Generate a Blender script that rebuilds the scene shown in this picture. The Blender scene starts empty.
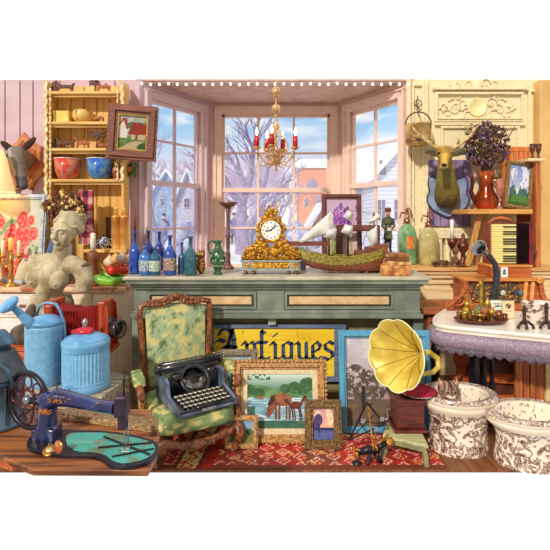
import bpy, math, random
from mathutils import Vector, Matrix, Euler
random.seed(7)
F=450.0; H=1.6; HZ=215.0
PI=math.pi
R=math.radians
COL=bpy.context.scene.collection
def P(px,py,Y): return Vector(((px-275.0)*Y/F, Y, H-(py-HZ)*Y/F))
def XX(px,Y): return (px-275.0)*Y/F
def ZZ(py,Y): return H-(py-HZ)*Y/F
def YZ(py,z): return F*(H-z)/(py-HZ)
def lin(c):
    o=[]
    for v in c[:3]:
        v=max(0.0,min(1.0,v/255.0)); o.append(v/12.92 if v<=0.04045 else ((v+0.055)/1.055)**2.4)
    return tuple(o)+(1.0,)
# ---------------------------------------------------------------- materials
MATS={}
def M(name,rgb=None,rough=.55,metal=0.0,rgb2=None,scale=9.0,kind='noise',bump=0.0,emit=0.0,stretch=(1,1,1),lo=.38,hi=.62,alpha=None,spec=None,trans=0.0,ior=1.45,detail=4.0,coat=0.0,dist=0.0):
    if name in MATS: return MATS[name]
    m=bpy.data.materials.new(name); m.use_nodes=True
    nt=m.node_tree; N=nt.nodes; Lk=nt.links
    b=N['Principled BSDF']
    b.inputs['Roughness'].default_value=rough; b.inputs['Metallic'].default_value=metal
    if spec is not None: b.inputs['Specular IOR Level'].default_value=spec
    if trans: b.inputs['Transmission Weight'].default_value=trans; b.inputs['IOR'].default_value=ior
    if coat: b.inputs['Coat Weight'].default_value=coat
    if alpha is not None: b.inputs['Alpha'].default_value=alpha
    c1=lin(rgb); b.inputs['Base Color'].default_value=c1
    if rgb2 is None: rgb2=tuple(v*.82 for v in rgb)
    if rgb2 is not False:
        c2=lin(rgb2)
        tc=N.new('ShaderNodeTexCoord'); mp=N.new('ShaderNodeMapping'); mp.inputs['Scale'].default_value=stretch
        Lk.new(tc.outputs['Object'],mp.inputs['Vector'])
        if kind=='noise':
            t=N.new('ShaderNodeTexNoise'); t.inputs['Scale'].default_value=scale; t.inputs['Detail'].default_value=detail; t.inputs['Distortion'].default_value=dist; out=t.outputs['Fac']
        elif kind=='voronoi':
            t=N.new('ShaderNodeTexVoronoi'); t.inputs['Scale'].default_value=scale; out=t.outputs['Distance']
        elif kind=='wave':
            t=N.new('ShaderNodeTexWave'); t.inputs['Scale'].default_value=scale; t.inputs['Distortion'].default_value=dist; t.inputs['Detail'].default_value=2; out=t.outputs['Fac']
        Lk.new(mp.outputs['Vector'],t.inputs['Vector'])
        rp=N.new('ShaderNodeValToRGB'); rp.color_ramp.elements[0].position=lo; rp.color_ramp.elements[1].position=hi
        rp.color_ramp.elements[0].color=c2; rp.color_ramp.elements[1].color=c1
        Lk.new(out,rp.inputs['Fac']); Lk.new(rp.outputs['Color'],b.inputs['Base Color'])
        if bump:
            bp=N.new('ShaderNodeBump'); bp.inputs['Strength'].default_value=bump; bp.inputs['Distance'].default_value=.01
            Lk.new(out,bp.inputs['Height']); Lk.new(bp.outputs['Normal'],b.inputs['Normal'])
    if emit:
        b.inputs['Emission Color'].default_value=c1; b.inputs['Emission Strength'].default_value=emit
    MATS[name]=m; return m
def wood(name,a,b_,axis='x',scale=6,rough=.5,bump=.25):
    st={'x':(.35,6,6),'y':(6,.35,6),'z':(6,6,.35)}[axis]
    return M(name,a,rough,0,b_,scale,'noise',bump,stretch=st,lo=.35,hi=.65,detail=5)
def paintmat():
    if 'paint' in MATS: return MATS['paint']
    m=bpy.data.materials.new('painted_colours'); m.use_nodes=True; N=m.node_tree.nodes
    b=N['Principled BSDF']; b.inputs['Roughness'].default_value=.6; b.inputs['Specular IOR Level'].default_value=.25
    a=N.new('ShaderNodeVertexColor'); a.layer_name='Col'
    m.node_tree.links.new(a.outputs['Color'],b.inputs['Base Color']); MATS['paint']=m; return m
# ---------------------------------------------------------------- mesh builder
def sgnp(c,p): return math.copysign(abs(c)**p,c)
class MB:
    def __init__(s): s.v=[];s.f=[];s.mi=[];s.sm=[];s.mats=[];s.cur=0;s.X=Matrix.Identity(4)
    def mat(s,m):
        if m not in s.mats: s.mats.append(m)
        s.cur=s.mats.index(m); return s
    def xf(s,m=None): s.X=m if m is not None else Matrix.Identity(4); return s
    def add(s,vs,fs,smooth=False):
        o=len(s.v); s.v+= [s.X@Vector(v) for v in vs]
        for f in fs: s.f.append([i+o for i in f]); s.mi.append(s.cur); s.sm.append(smooth)
        return s
    def box(s,x0,x1,y0,y1,z0,z1):
        return s.add([(x0,y0,z0),(x1,y0,z0),(x1,y1,z0),(x0,y1,z0),(x0,y0,z1),(x1,y0,z1),(x1,y1,z1),(x0,y1,z1)],
          [(0,3,2,1),(4,5,6,7),(0,1,5,4),(1,2,6,5),(2,3,7,6),(3,0,4,7)])
    def cbox(s,c,d,rot=None):
        m=Matrix.Translation(Vector(c)); 
        if rot: m=m@Euler(rot).to_matrix().to_4x4()
        X=s.X; s.X=X@m; s.box(-d[0]/2,d[0]/2,-d[1]/2,d[1]/2,-d[2]/2,d[2]/2); s.X=X; return s
    def bar(s,a,b,w,h,up=(0,0,1)):
        a=Vector(a);b=Vector(b);d=(b-a);L=d.length;d.normalize();u=Vector(up)
        if abs(d.dot(u))>.97: u=Vector((0,1,0))
        r=d.cross(u).normalized();u=r.cross(d)
        m=Matrix((( r.x,d.x,u.x,a.x),(r.y,d.y,u.y,a.y),(r.z,d.z,u.z,a.z),(0,0,0,1)))
        X=s.X;s.X=X@m;s.box(-w/2,w/2,0,L,-h/2,h/2);s.X=X;return s
    def lathe(s,prof,c=(0,0,0),n=20,sx=1,sy=1,rot=None,power=1,cap=True,flute=0,nf=0):
        m=Matrix.Translation(Vector(c))
        if rot: m=m@(Euler(rot).to_matrix().to_4x4() if not isinstance(rot,Matrix) else rot.to_4x4())
        vs=[];fs=[]
        for r,z in prof:
            for i in range(n):
                a=2*PI*i/n; rr=r*(1+flute*math.cos(nf*a)) if flute else r
                vs.append((sgnp(math.cos(a),power)*rr*sx,sgnp(math.sin(a),power)*rr*sy,z))
        for j in range(len(prof)-1):
            for i in range(n):
                k=(i+1)%n; fs.append((j*n+i,j*n+k,(j+1)*n+k,(j+1)*n+i))
        X=s.X;s.X=X@m
        if cap:
            if prof[0][0]>1e-5: fs.append(tuple(reversed(range(n))))
            if prof[-1][0]>1e-5: fs.append(tuple(range((len(prof)-1)*n,len(prof)*n)))
        s.add(vs,fs,True); s.X=X; return s
    def tube(s,pts,r,n=8,closed=False,cap=True,flat=1.0):
        pts=[Vector(p) for p in pts];L=len(pts)
        rs=r if isinstance(r,(list,tuple)) else [r]*L
        vs=[];fs=[];prev=None
        for j in range(L):
            if closed: t=pts[(j+1)%L]-pts[(j-1)%L]
            else: t=pts[min(j+1,L-1)]-pts[max(j-1,0)]
            if t.length<1e-9: t=Vector((0,0,1))
            t.normalize()
            if prev is None:
                u=Vector((0,0,1)) if abs(t.z)<.9 else Vector((0,1,0))
                u=(u-t*u.dot(t)).normalized()
            else:
                u=prev-t*prev.dot(t)
                u=u.normalized() if u.length>1e-6 else prev
            prev=u;w=t.cross(u)
            for i in range(n):
                a=2*PI*i/n; vs.append(pts[j]+u*math.cos(a)*rs[j]+w*math.sin(a)*rs[j]*flat)
        for j in range(L if closed else L-1):
            j2=(j+1)%L
            for i in range(n):
                k=(i+1)%n; fs.append((j*n+i,j2*n+i,j2*n+k,j*n+k))
        if cap and not closed: fs.append(tuple(range(n))); fs.append(tuple(reversed(range((L-1)*n,L*n))))
        return s.add(vs,fs,True)
    def ell(s,c,r,rot=None,n=16,h=10):
        if not isinstance(r,(tuple,list)): r=(r,r,r)
        vs=[];fs=[];m=Matrix.Translation(Vector(c))
        if rot: m=m@Euler(rot).to_matrix().to_4x4()
        vs.append((0,0,-r[2]))
        for j in range(1,h):
            p=-PI/2+PI*j/h
            for i in range(n): a=2*PI*i/n; vs.append((math.cos(a)*math.cos(p)*r[0],math.sin(a)*math.cos(p)*r[1],math.sin(p)*r[2]))
        vs.append((0,0,r[2])); T=len(vs)-1
        for i in range(n): fs.append((0,1+(i+1)%n,1+i)); fs.append((T,1+(h-2)*n+i,1+(h-2)*n+(i+1)%n))
        for j in range(h-2):
            for i in range(n): k=(i+1)%n; fs.append((1+j*n+i,1+j*n+k,1+(j+1)*n+k,1+(j+1)*n+i))
        X=s.X;s.X=X@m;s.add(vs,fs,True);s.X=X;return s
    def prism(s,poly,y0,y1,smooth=False):   # poly in (x,z); extruded in y
        n=len(poly); area=sum(poly[i][0]*poly[(i+1)%n][1]-poly[(i+1)%n][0]*poly[i][1] for i in range(n))
        if area<0: poly=list(reversed(poly))
        vs=[(x,y0,z) for x,z in poly]+[(x,y1,z) for x,z in poly]
        fs=[tuple(range(n)),tuple(reversed(range(n,2*n)))]
        for i in range(n): k=(i+1)%n; fs.append((k,i,n+i,n+k))
        return s.add(vs,fs,smooth)
    def slab(s,poly,z0,z1):   # poly in (x,y)
        n=len(poly); area=sum(poly[i][0]*poly[(i+1)%n][1]-poly[(i+1)%n][0]*poly[i][1] for i in range(n))
        if area<0: poly=list(reversed(poly))
        vs=[(x,y,z0) for x,y in poly]+[(x,y,z1) for x,y in poly]
        fs=[tuple(reversed(range(n))),tuple(range(n,2*n))]
        for i in range(n): k=(i+1)%n; fs.append((i,k,n+k,n+i))
        return s.add(vs,fs,False)
    def leaf(s,c,d,w,up=(0,0,1),bend=.2):
        c=Vector(c);d=Vector(d);L=d.length;dn=d.normalized();u=Vector(up)
        if abs(dn.dot(u.normalized()))>.95:u=Vector((0,1,0))
        r=dn.cross(u).normalized();u=r.cross(dn)
        p=[c,c+d*.35+r*w+u*L*bend*.5,c+d-u*L*bend*.3,c+d*.35-r*w+u*L*bend*.5]
        return s.add([tuple(q) for q in p]+[tuple(q-u*.002) for q in p],[(0,1,2,3),(7,6,5,4),(0,4,5,1),(1,5,6,2),(2,6,7,3),(3,7,4,0)])
def setprops(o,label=None,cat=None,group=None,kind=None):
    if label: o['label']=label
    if cat: o['category']=cat
    if group: o['group']=group
    if kind: o['kind']=kind
    return o
def mkobj(name,mb,loc=(0,0,0),parent=None,bev=0,sub=0,m=None):
    loc=Vector(loc); me=bpy.data.meshes.new(name)
    if m is not None: mb.mats=[m]; mb.mi=[0]*len(mb.f)
    me.from_pydata([tuple(v-loc) for v in mb.v],[],mb.f)
    for mt in mb.mats: me.materials.append(mt)
    me.polygons.foreach_set('material_index',mb.mi); me.polygons.foreach_set('use_smooth',mb.sm)
    me.update()
    o=bpy.data.objects.new(name,me); COL.objects.link(o)
    if parent is not None: o.parent=parent
    else: o.location=loc
    if bev:
        md=o.modifiers.new('b','BEVEL'); md.width=bev; md.segments=2; md.limit_method='ANGLE'; md.angle_limit=R(40)
    if sub:
        md=o.modifiers.new('s','SUBSURF'); md.levels=sub; md.render_levels=sub
    return o
class T:
    """a thing: an Empty at its base whose children are its parts; build in world coordinates, stored local"""
    def __init__(s,name,label,cat,loc,group=None,rot=(0,0,0)):
        s.o=bpy.data.objects.new(name,None); COL.objects.link(s.o); s.loc=Vector(loc); s.o.location=s.loc; s.o.rotation_euler=rot
        s.o.empty_display_size=.05; setprops(s.o,label,cat,group)
    def part(s,name,mb,m=None,bev=0,sub=0,parent=None,label=None,kind=None):
        o=mkobj(name,mb,s.loc,parent if parent is not None else s.o,bev,sub,m)
        if label: o['label']=label
        if kind: o['kind']=kind
        return o
def single(name,mb,label,cat,loc,m=None,bev=0,sub=0,group=None,kind=None):
    return setprops(mkobj(name,mb,loc,None,bev,sub,m),label,cat,group,kind)
def struct(name,mb,m=None,bev=0,loc=(0,0,0),parent=None):
    o=mkobj(name,mb,loc,parent,bev,0,m)
    if parent is None: o['kind']='structure'
    return o
def dup(o,loc=None,rot=None,label=None,scale=None,parent=None):
    c=o.copy(); COL.objects.link(c)
    if parent is not None: c.parent=parent
    if loc is not None: c.location=loc
    if rot is not None: c.rotation_euler=rot
    if scale is not None: c.scale=(scale,)*3 if not isinstance(scale,tuple) else scale
    if label: c['label']=label
    for ch in list(o.children): dup(ch,parent=c)
    return c
def blob(mb,voxel=.006,smooth=6,fac=.5):
    """fuse overlapping shapes into one continuous surface; returns a new MB"""
    o=mkobj('tmp',mb)
    md=o.modifiers.new('r','REMESH'); md.mode='VOXEL'; md.voxel_size=voxel; md.use_smooth_shade=True
    if smooth: sm=o.modifiers.new('s','SMOOTH'); sm.iterations=smooth; sm.factor=fac
    dg=bpy.context.evaluated_depsgraph_get(); dg.update()
    me=bpy.data.meshes.new_from_object(o.evaluated_get(dg))
    r=MB(); r.v=[Vector(v.co) for v in me.vertices]; r.f=[list(p.vertices) for p in me.polygons]; r.mi=[0]*len(r.f); r.sm=[True]*len(r.f)
    bpy.data.objects.remove(o); bpy.data.meshes.remove(me)
    return r
def colour(o,fn,base):
    """surface colour from a function of the world position of each vertex"""
    me=o.data; base=Vector(base); a=me.color_attributes.new('Col','FLOAT_COLOR','POINT')
    for i,v in enumerate(me.vertices): a.data[i].color=lin(fn(v.co+base))
    me.materials.clear(); me.materials.append(paintmat())
# ---------------------------------------------------------------- small python noise for painted pictures
def h2(i,j,s=0):
    n=(i*374761393+j*668265263+s*1442695041)&0xffffffff; n=((n^(n>>13))*1274126177)&0xffffffff
    return ((n^(n>>16))&0xffff)/65535.0
def vn(x,y,s=0):
    i=math.floor(x);j=math.floor(y);fx=x-i;fy=y-j;fx=fx*fx*(3-2*fx);fy=fy*fy*(3-2*fy)
    a=h2(i,j,s);b=h2(i+1,j,s);c=h2(i,j+1,s);d=h2(i+1,j+1,s)
    return a+(b-a)*fx+(c-a)*fy+(a-b-c+d)*fx*fy
def fbm(x,y,s=0): return .5*vn(x,y,s)+.3*vn(x*2.1,y*2.1,s+1)+.2*vn(x*4.3,y*4.3,s+2)
def mix(a,b,t):
    t=max(0,min(1,t)); return tuple(a[i]+(b[i]-a[i])*t for i in range(3))
def inel(u,v,cx,cy,rx,ry): return ((u-cx)/rx)**2+((v-cy)/ry)**2<1
def inpoly(u,v,p):
    c=False;n=len(p);j=n-1
    for i in range(n):
        if (p[i][1]>v)!=(p[j][1]>v) and u<(p[j][0]-p[i][0])*(v-p[i][1])/(p[j][1]-p[i][1])+p[i][0]: c=not c
        j=i
    return c
def canvas(parent,base,w,h,fn,nx,ny,y=0.0,name='canvas',cx=0.0,z0=0.0,thick=.006):
    """a flat painted panel facing -y in the local frame; fn(u,v) -> colour, u right, v up"""
    me=bpy.data.meshes.new(name); vs=[];fs=[];cols=[]
    for j in range(ny+1):
        for i in range(nx+1): vs.append((cx-w/2+w*i/nx,y,z0+h*j/ny))
    for j in range(ny):
        for i in range(nx):
            a=j*(nx+1)+i; fs.append((a,a+1,a+nx+2,a+nx+1)); cols.append(lin(fn((i+.5)/nx,(j+.5)/ny)))
    n=len(vs); vs+=[(cx-w/2,y+thick,z0),(cx+w/2,y+thick,z0),(cx+w/2,y+thick,z0+h),(cx-w/2,y+thick,z0+h)]
    fs.append((n+3,n+2,n+1,n)); cols.append(lin((120,90,60)))
    me.from_pydata(vs,[],fs); a=me.color_attributes.new('Col','FLOAT_COLOR','CORNER'); k=0
    for p in me.polygons:
        for _ in p.loop_indices: a.data[k].color=cols[p.index]; k+=1
    me.materials.append(paintmat()); o=bpy.data.objects.new(name,me); COL.objects.link(o); o.parent=parent
    return o
def picture(name,label,cat,px0,px1,py0,py1,Y,fw,fm,fn,nx,ny,tilt=6,yaw=0,depth=.03,matw=0,matm=None,lip=None,group=None,roll=0):
    """framed picture whose outer edges fall at the given places at distance Y; fw frame width in m"""
    w=(px1-px0)*Y/F; h=(py1-py0)*Y/F/math.cos(R(tilt)); b=P((px0+px1)/2,py1,Y)
    t=T(name,label,cat,b,group,(R(-tilt),R(roll),R(yaw)))
    t.loc=Vector((0,0,0))
    m=MB(); d=depth
    for k,(ins,y0,y1) in enumerate([(0,-d*.6,d*.4),(fw*.3,-d,-d*.6),(fw*.72,-d*.45,-d*.4)]):
        a=ins; e=fw if k!=1 else fw*.72
        m.box(-w/2+a,w/2-a,y0,y1,a,e); m.box(-w/2+a,w/2-a,y0,y1,h-e,h-a)
        m.box(-w/2+a,-w/2+e,y0,y1,e,h-e); m.box(w/2-e,w/2-a,y0,y1,e,h-e)
    t.part('frame',m,fm,bev=min(.004,fw*.08))
    if lip:
        l=MB(); e=fw*1.16; a=fw*.96
        l.box(-w/2+a,w/2-a,-d*.5,0,a,e); l.box(-w/2+a,w/2-a,-d*.5,0,h-e,h-a); l.box(-w/2+a,-w/2+e,-d*.5,0,e,h-e); l.box(w/2-e,w/2-a,-d*.5,0,e,h-e)
        t.part('inner_lip',l,lip)
    iw=w-2*fw; ih=h-2*fw
    if matw:
        l=MB(); a=fw*.95; e=fw+matw
        l.box(-w/2+a,w/2-a,-d*.3,0,a,e); l.box(-w/2+a,w/2-a,-d*.3,0,h-e,h-a); l.box(-w/2+a,-w/2+e,-d*.3,0,e,h-e); l.box(w/2-e,w/2-a,-d*.3,0,e,h-e)
        t.part('mat_board',l,matm); iw-=2*matw; ih-=2*matw
    canvas(t.o,None,iw+.004,ih+.004,fn,nx,ny,y=-d*.1,z0=(h-ih)/2-.002)
    return t
# ================================================================ camera, world, light
sc=bpy.context.scene
cam=bpy.data.cameras.new('camera'); co=bpy.data.objects.new('camera',cam); COL.objects.link(co)
cam.sensor_width=36; cam.lens=36*F/550; cam.shift_y=-(275-HZ)/550; cam.clip_end=300
co.location=(0,0,H); co.rotation_euler=(R(90),0,0); sc.camera=co
sc.view_settings.view_transform='Standard'; sc.view_settings.look='None'; sc.view_settings.gamma=1; sc.view_settings.exposure=0.22
W=bpy.data.worlds.new('world'); sc.world=W; W.use_nodes=True; N=W.node_tree.nodes; Lk=W.node_tree.links
bg=N['Background']
tc=N.new('ShaderNodeTexCoord'); sp=N.new('ShaderNodeSeparateXYZ'); Lk.new(tc.outputs['Generated'],sp.inputs[0])
def mth(op,a,b=None,clamp=False):
    n=N.new('ShaderNodeMath'); n.operation=op; n.use_clamp=clamp
    for i,q in enumerate([a,b]):
        if q is None: continue
        if isinstance(q,(int,float)): n.inputs[i].default_value=q
        else: Lk.new(q,n.inputs[i])
    return n.outputs[0]
ym=mth('MAXIMUM',sp.outputs['Y'],.02); slope=mth('DIVIDE',sp.outputs['Z'],ym)
sl=mth('MULTIPLY',slope,3.0)
rp=N.new('ShaderNodeValToRGB'); e=rp.color_ramp.elements
e[0].position=0; e[0].color=lin((255,236,228)); e[1].position=1; e[1].color=(1,1,1,1)
for p_,c_ in [(.25,(238,228,240)),(.45,(190,216,244)),(.6,(150,204,244)),(.79,(112,182,240)),(.86,(255,255,255))]:
    q=e.new(p_); q.color=lin(c_)
Lk.new(sl,rp.inputs['Fac'])
nz=N.new('ShaderNodeTexNoise'); nz.inputs['Scale'].default_value=7; nz.inputs['Detail'].default_value=5
mp=N.new('ShaderNodeMapping'); mp.inputs['Scale'].default_value=(1,1,3.2); mp.inputs['Location'].default_value=(3,1,2); Lk.new(tc.outputs['Generated'],mp.inputs[0]); Lk.new(mp.outputs[0],nz.inputs['Vector'])
cr=N.new('ShaderNodeValToRGB'); cr.color_ramp.elements[0].position=.48; cr.color_ramp.elements[1].position=.66; Lk.new(nz.outputs['Fac'],cr.inputs[0])
mx=N.new('ShaderNodeMixRGB'); Lk.new(cr.outputs[0],mx.inputs[0]); Lk.new(rp.outputs[0],mx.inputs[1]); mx.inputs[2].default_value=(1,.985,.98,1)
# the side of the sky behind the onlooker is dimmer and warmer
back=mth('MULTIPLY',mth('ADD',mth('MULTIPLY',sp.outputs['Y'],-1.0),.05),3.0,True)
mx2=N.new('ShaderNodeMixRGB'); Lk.new(back,mx2.inputs[0]); Lk.new(mx.outputs[0],mx2.inputs[1]); mx2.inputs[2].default_value=(.46,.42,.37,1)
# down below the horizon: plain white ground light
below=mth('LESS_THAN',sp.outputs['Z'],0.0); mx3=N.new('ShaderNodeMixRGB'); Lk.new(mth('MULTIPLY',below,mth('GREATER_THAN',sp.outputs['Y'],0.0)),mx3.inputs[0]); Lk.new(mx2.outputs[0],mx3.inputs[1]); mx3.inputs[2].default_value=(1,1,1,1)
Lk.new(mx3.outputs[0],bg.inputs['Color']); bg.inputs['Strength'].default_value=1.0
def light(kind,name,loc,energy,color,size=.2,rot=None,**k):
    l=bpy.data.lights.new(name,kind); l.energy=energy; l.color=color
    if kind=='AREA': l.size=size
    elif kind=='SUN': l.angle=R(size)
    else: l.shadow_soft_size=size
    o=bpy.data.objects.new(name,l); COL.objects.link(o); o.location=loc
    if rot: o.rotation_euler=rot
    return o
light('SUN','sun',(0,0,5),2.5,(1,.93,.82),3,rot=(R(57),R(-4),R(-24)))
# ================================================================ setting
lav=M('mauve_paint',(214,186,198),.6,rgb2=(206,176,189),scale=5,bump=.1)
mauveR=M('rose_tan_paint',(228,194,180),.6,rgb2=(222,186,172),scale=5,bump=.1)
trimw=M('mauve_trim',(226,204,208),.5,rgb2=(220,196,200),scale=8)
trimR=M('tan_trim',(240,212,196),.5,rgb2=(234,204,188),scale=8)
cream=M('cream_paint',(240,226,186),.55,rgb2=(238,220,178),scale=7,bump=.15)
creamd=M('cream_moulding',(248,236,200),.5,rgb2=(232,212,166),scale=30,bump=.3)
dark=M('dark_gap',(60,42,36),.8)
WT=3.075
# floor
m=MB(); 
for i in range(34):
    x0=-3.3+i*.2; m.box(x0+.002,x0+.198,2.825,6.1,-.012,0)
m.box(-3.29,3.29,2.83,6.1,-.02,-.008)
struct('floor',m,wood('floor_boards',(150,96,58),(104,60,36),'y',5))
# wall left of vertical boards
m=MB()
xs=[XX(v,4.9) for v in (-40,-12,5,20,33,60,90,115,142)]
for a,b in zip(xs,xs[1:]): m.box(a+.006,b-.006,4.9,4.96,0,WT)
m.box(xs[0],xs[-1],4.94,5.0,0,WT)
struct('wall_left',m,lav,bev=.004)
# bay: three angled walls, each with a window
A=(XX(141,4.9),4.9); B=(XX(212,5.9),5.9); C=(XX(338,5.9),5.9); D=(XX(409,4.9),4.9)
def wallframe(p,q):
    p=Vector((p[0],p[1],0)); q=Vector((q[0],q[1],0)); d=(q-p); L=d.length; d.normalize(); n=Vector((d.y,-d.x,0))  # n points into the room
    mm=Matrix(((d.x,-n.x,0,p.x),(d.y,-n.y,0,p.y),(0,0,1,0),(0,0,0,1))); return mm,L
def win(nr,p,q,u0,u1,z0,z1,cols,rows,wm,tm,side):
    X,L=wallframe(p,q)
    m=MB().xf(X); t=.10
    m.box(-.02,u0,0,t,0,WT); m.box(u1,L+.02,0,t,0,WT); m.box(u0,u1,0,t,0,z0); m.box(u0,u1,0,t,z1,WT)
    struct('wall_bay_'+side,m,wm)
    # casing mouldings
    f=MB().xf(X); c=.075
    for (a,b,e,g) in ((u0-c,u0,z0-c,z1+c),(u1,u1+c,z0-c,z1+c),(u0,u1,z1,z1+c),(u0,u1,z0-c,z0)):
        f.box(a,b,-.025,0,e,g)
    for (a,b,e,g) in ((u0-c-.02,u0-c+.005,z0-c,z1+c+.02),(u1+c-.005,u1+c+.02,z0-c,z1+c+.02),(u0-c,u1+c,z1+c,z1+c+.02)):
        f.box(a,b,-.045,0,e,g)
    w=struct('window_%d'%nr,f,tm,bev=.005)
    s=MB().xf(X); zr=z0+(z1-z0)*rows[1]
    s.box(u0,u0+.035,.02,.07,z0,z1); s.box(u1-.035,u1,.02,.07,z0,z1); s.box(u0,u1,.02,.07,z1-.04,z1); s.box(u0,u1,.02,.07,z0,z0+.05)
    s.box(u0,u1,.0,.075,zr-.028,zr+.028)
    for k in range(1,cols):
        uu=u0+(u1-u0)*k/cols; s.box(uu-.014,uu+.014,.025,.06,z0,z1)
    for r in (rows[0],rows[2]):
        zz=z0+(z1-z0)*r; s.box(u0,u1,.025,.06,zz-.013,zz+.013)
    struct('window_sash',s,tm,bev=.003,parent=w)
    g=MB().xf(X); g.box(u0,u1,.042,.046,z0,z1)
    glass=M('window_glass',(240,248,255),.02,rgb2=False,alpha=.12,spec=.4)
    struct('window_pane',g,glass,parent=w)
    return w
zb=ZZ(268,5.9); zt=ZZ(114,5.9)
rw=[(268-228)/(268-114.),(268-190)/(268-114.),(268-153)/(268-114.)]
win(2,B,C,XX(222,5.9)-B[0],XX(330,5.9)-B[0],zb,zt,3,rw,mauveR,trimR,'back')
Ll=math.hypot(B[0]-A[0],B[1]-A[1])
win(1,A,B,Ll*.12,Ll*.80,.95,2.90,2,[.25,.52,.77],lav,trimw,'left')
win(3,C,D,Ll*.20,Ll*.88,.95,2.90,2,[.25,.52,.77],mauveR,trimR,'right')
# corner posts of the bay and its sill and ceiling
m=MB()
for (x,y) in (B,C): m.lathe([(.05,0),(.05,WT)],(x,y+.01,0),12)
struct('trim_1',m,trimR)
m=MB(); m.slab([A,(A[0],4.86),(D[0],4.86),D,C,B],.86,.90); struct('trim_2',m,trimR)
m=MB(); m.slab([(A[0]-.05,4.9),(D[0]+.05,4.9),(C[0]+.05,6.05),(B[0]-.05,6.05)],WT-.01,WT+.006)
for k in range(-5,6):
    m.box(k*.28-.006,k*.28+.006,4.92,5.9,WT-.018,WT-.008)
struct('ceiling',m,M('bay_ceiling',(222,190,178),.6,rgb2=(206,172,160),scale=6))
# right wall: cream panelling with a carved overmantel
m=MB(); m.box(D[0],3.4,4.9,5.0,0,WT)
struct('wall_right',m,cream)
m=MB()
def mould(m,a,b,c,d,y=4.9,w=.03,t=.03):
    x0,x1,z1,z0=XX(a,y),XX(b,y),ZZ(c,y),ZZ(d,y)
    m.box(x0,x1,y-t,y,z1-w,z1); m.box(x0,x1,y-t,y,z0,z0+w); m.box(x0,x0+w,y-t,y,z0+w,z1-w); m.box(x1-w,x1,y-t,y,z0+w,z1-w)
mould(m,434,523,92,122); mould(m,436,521,94,120,w=.012,t=.045)
mould(m,440,519,126,215); mould(m,527,537,90,250); mould(m,411,424,84,262); 
m.box(XX(432,4.9),XX(526,4.9),4.84,4.9,ZZ(91,4.9),ZZ(88,4.9)); m.box(XX(434,4.9),XX(524,4.9),4.86,4.9,ZZ(126,4.9),ZZ(123,4.9))
m.box(XX(406,4.9),XX(410,4.9),4.86,4.9,0,WT); m.box(XX(424,4.9),XX(427,4.9),4.85,4.9,ZZ(262,4.9),WT)
struct('trim_3',m,creamd,bev=.006)
# carved garlands (leaf scrolls) on the overmantel
m=MB()
def scroll(cx,cy,r,turns,sgn,rad=.008,a0=0):
    pts=[]
    for i in range(18):
        t=i/17; a=a0+sgn*turns*2*PI*t; rr=r*(1-.8*t); p=P(cx,cy,4.87); pts.append((p.x+math.cos(a)*rr,4.885,p.z+math.sin(a)*rr))
    m.tube(pts,[rad*(1-.5*i/17) for i in range(18)],6)
for sx in (-1,1):
    for (dx,dy,r,tn,s,a) in ((14,-4,.07,1.1,1,0),(22,2,.06,1,-1,2),(30,6,.05,1.1,1,3),(10,8,.05,.9,-1,1),(20,-10,.04,1,1,2),(34,0,.04,1,-1,1)):
        scroll(478+sx*dx,107+dy,r,tn,s*sx,.008,a)
    for (dx,dy,r,tn,s,a) in ((8,0,.06,1.1,1,0),(18,2,.05,1,-1,2),(27,4,.035,1.1,1,3)): scroll(478+sx*dx,83+dy,r,tn,s*sx,.009,a)
    for k in range(9): p=P(478+sx*(12+k*3.2),104+6*math.sin(k*1.1),4.87); m.ell((p.x,4.885,p.z),(.018,.012,.014),n=8,h=6)
p=P(478,84,4.87); m.ell((p.x,4.88,p.z),(.05,.03,.05))
struct('trim_4',m,creamd)
m=MB(); p=P(478,107,4.88); m.lathe([(.10,0),(.105,.012),(.095,.022),(.088,.014),(0,.010)],(p.x,4.90,p.z),28,rot=(R(90),0,0))
struct('trim_5',m,M('medallion',(255,240,180),.4,rgb2=(248,226,160)))
# lavender panel behind the stag with vertical boards
m=MB()
for k in range(6):
    a=425+k*7.6; m.box(XX(a,4.88)+.003,XX(a+7.6,4.88)-.003,4.862,4.888,ZZ(226,4.88),ZZ(160,4.88))
struct('trim_6',m,M('lavender_boards',(158,136,178),.6,rgb2=(128,106,152),scale=8),bev=.003)
# columns and base of the surround
m=MB()
m.box(XX(420,4.85),XX(486,4.85),4.80,4.88,ZZ(238,4.85),ZZ(228,4.85))
for a in (441,449): m.lathe([(.04,0),(.03,.03),(.03,.33),(.04,.36)],(XX(a,4.8),4.84,1.1),12)
struct('trim_7',m,creamd,bev=.005)
# outermost pillar at the right
m=MB(); m.box(XX(541.5,4.8),3.4,4.80,4.9,0,ZZ(80,4.80)); m.box(XX(539.5,4.78),XX(541.5,4.78),4.78,4.9,0,ZZ(80,4.78))
struct('wall_pillar',m,M('tan_pillar',(228,188,122),.6,rgb2=(216,172,108),scale=3))
# fairy lights under the bay's front edge
t=T('string_lights','string of small warm white bulbs along the bay ceiling','string lights',(0,4.84,WT-.03))
pts=[];bl=[]
for i in range(61):
    x=A[0]+.02+(D[0]-A[0]-.04)*i/60; z=WT-.04-.012*abs(math.sin(i*.5)); pts.append((x,4.86,z))
    if i%2==0: bl.append((x,4.86,z-.014))
t.part('wire',MB().tube(pts,.003,5),M('white_wire',(220,200,190),.5))
bm_=M('fairy_bulb',(255,240,215),.4,rgb2=False,emit=2.5)
first=None
for b in bl:
    if first is None:
        first=t.part('bulb',MB().ell(b,(.013,.013,.015),n=10,h=8),bm_); b0=Vector(b)
    else:
        c=first.copy(); COL.objects.link(c); c.location=Vector(b)-b0
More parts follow.
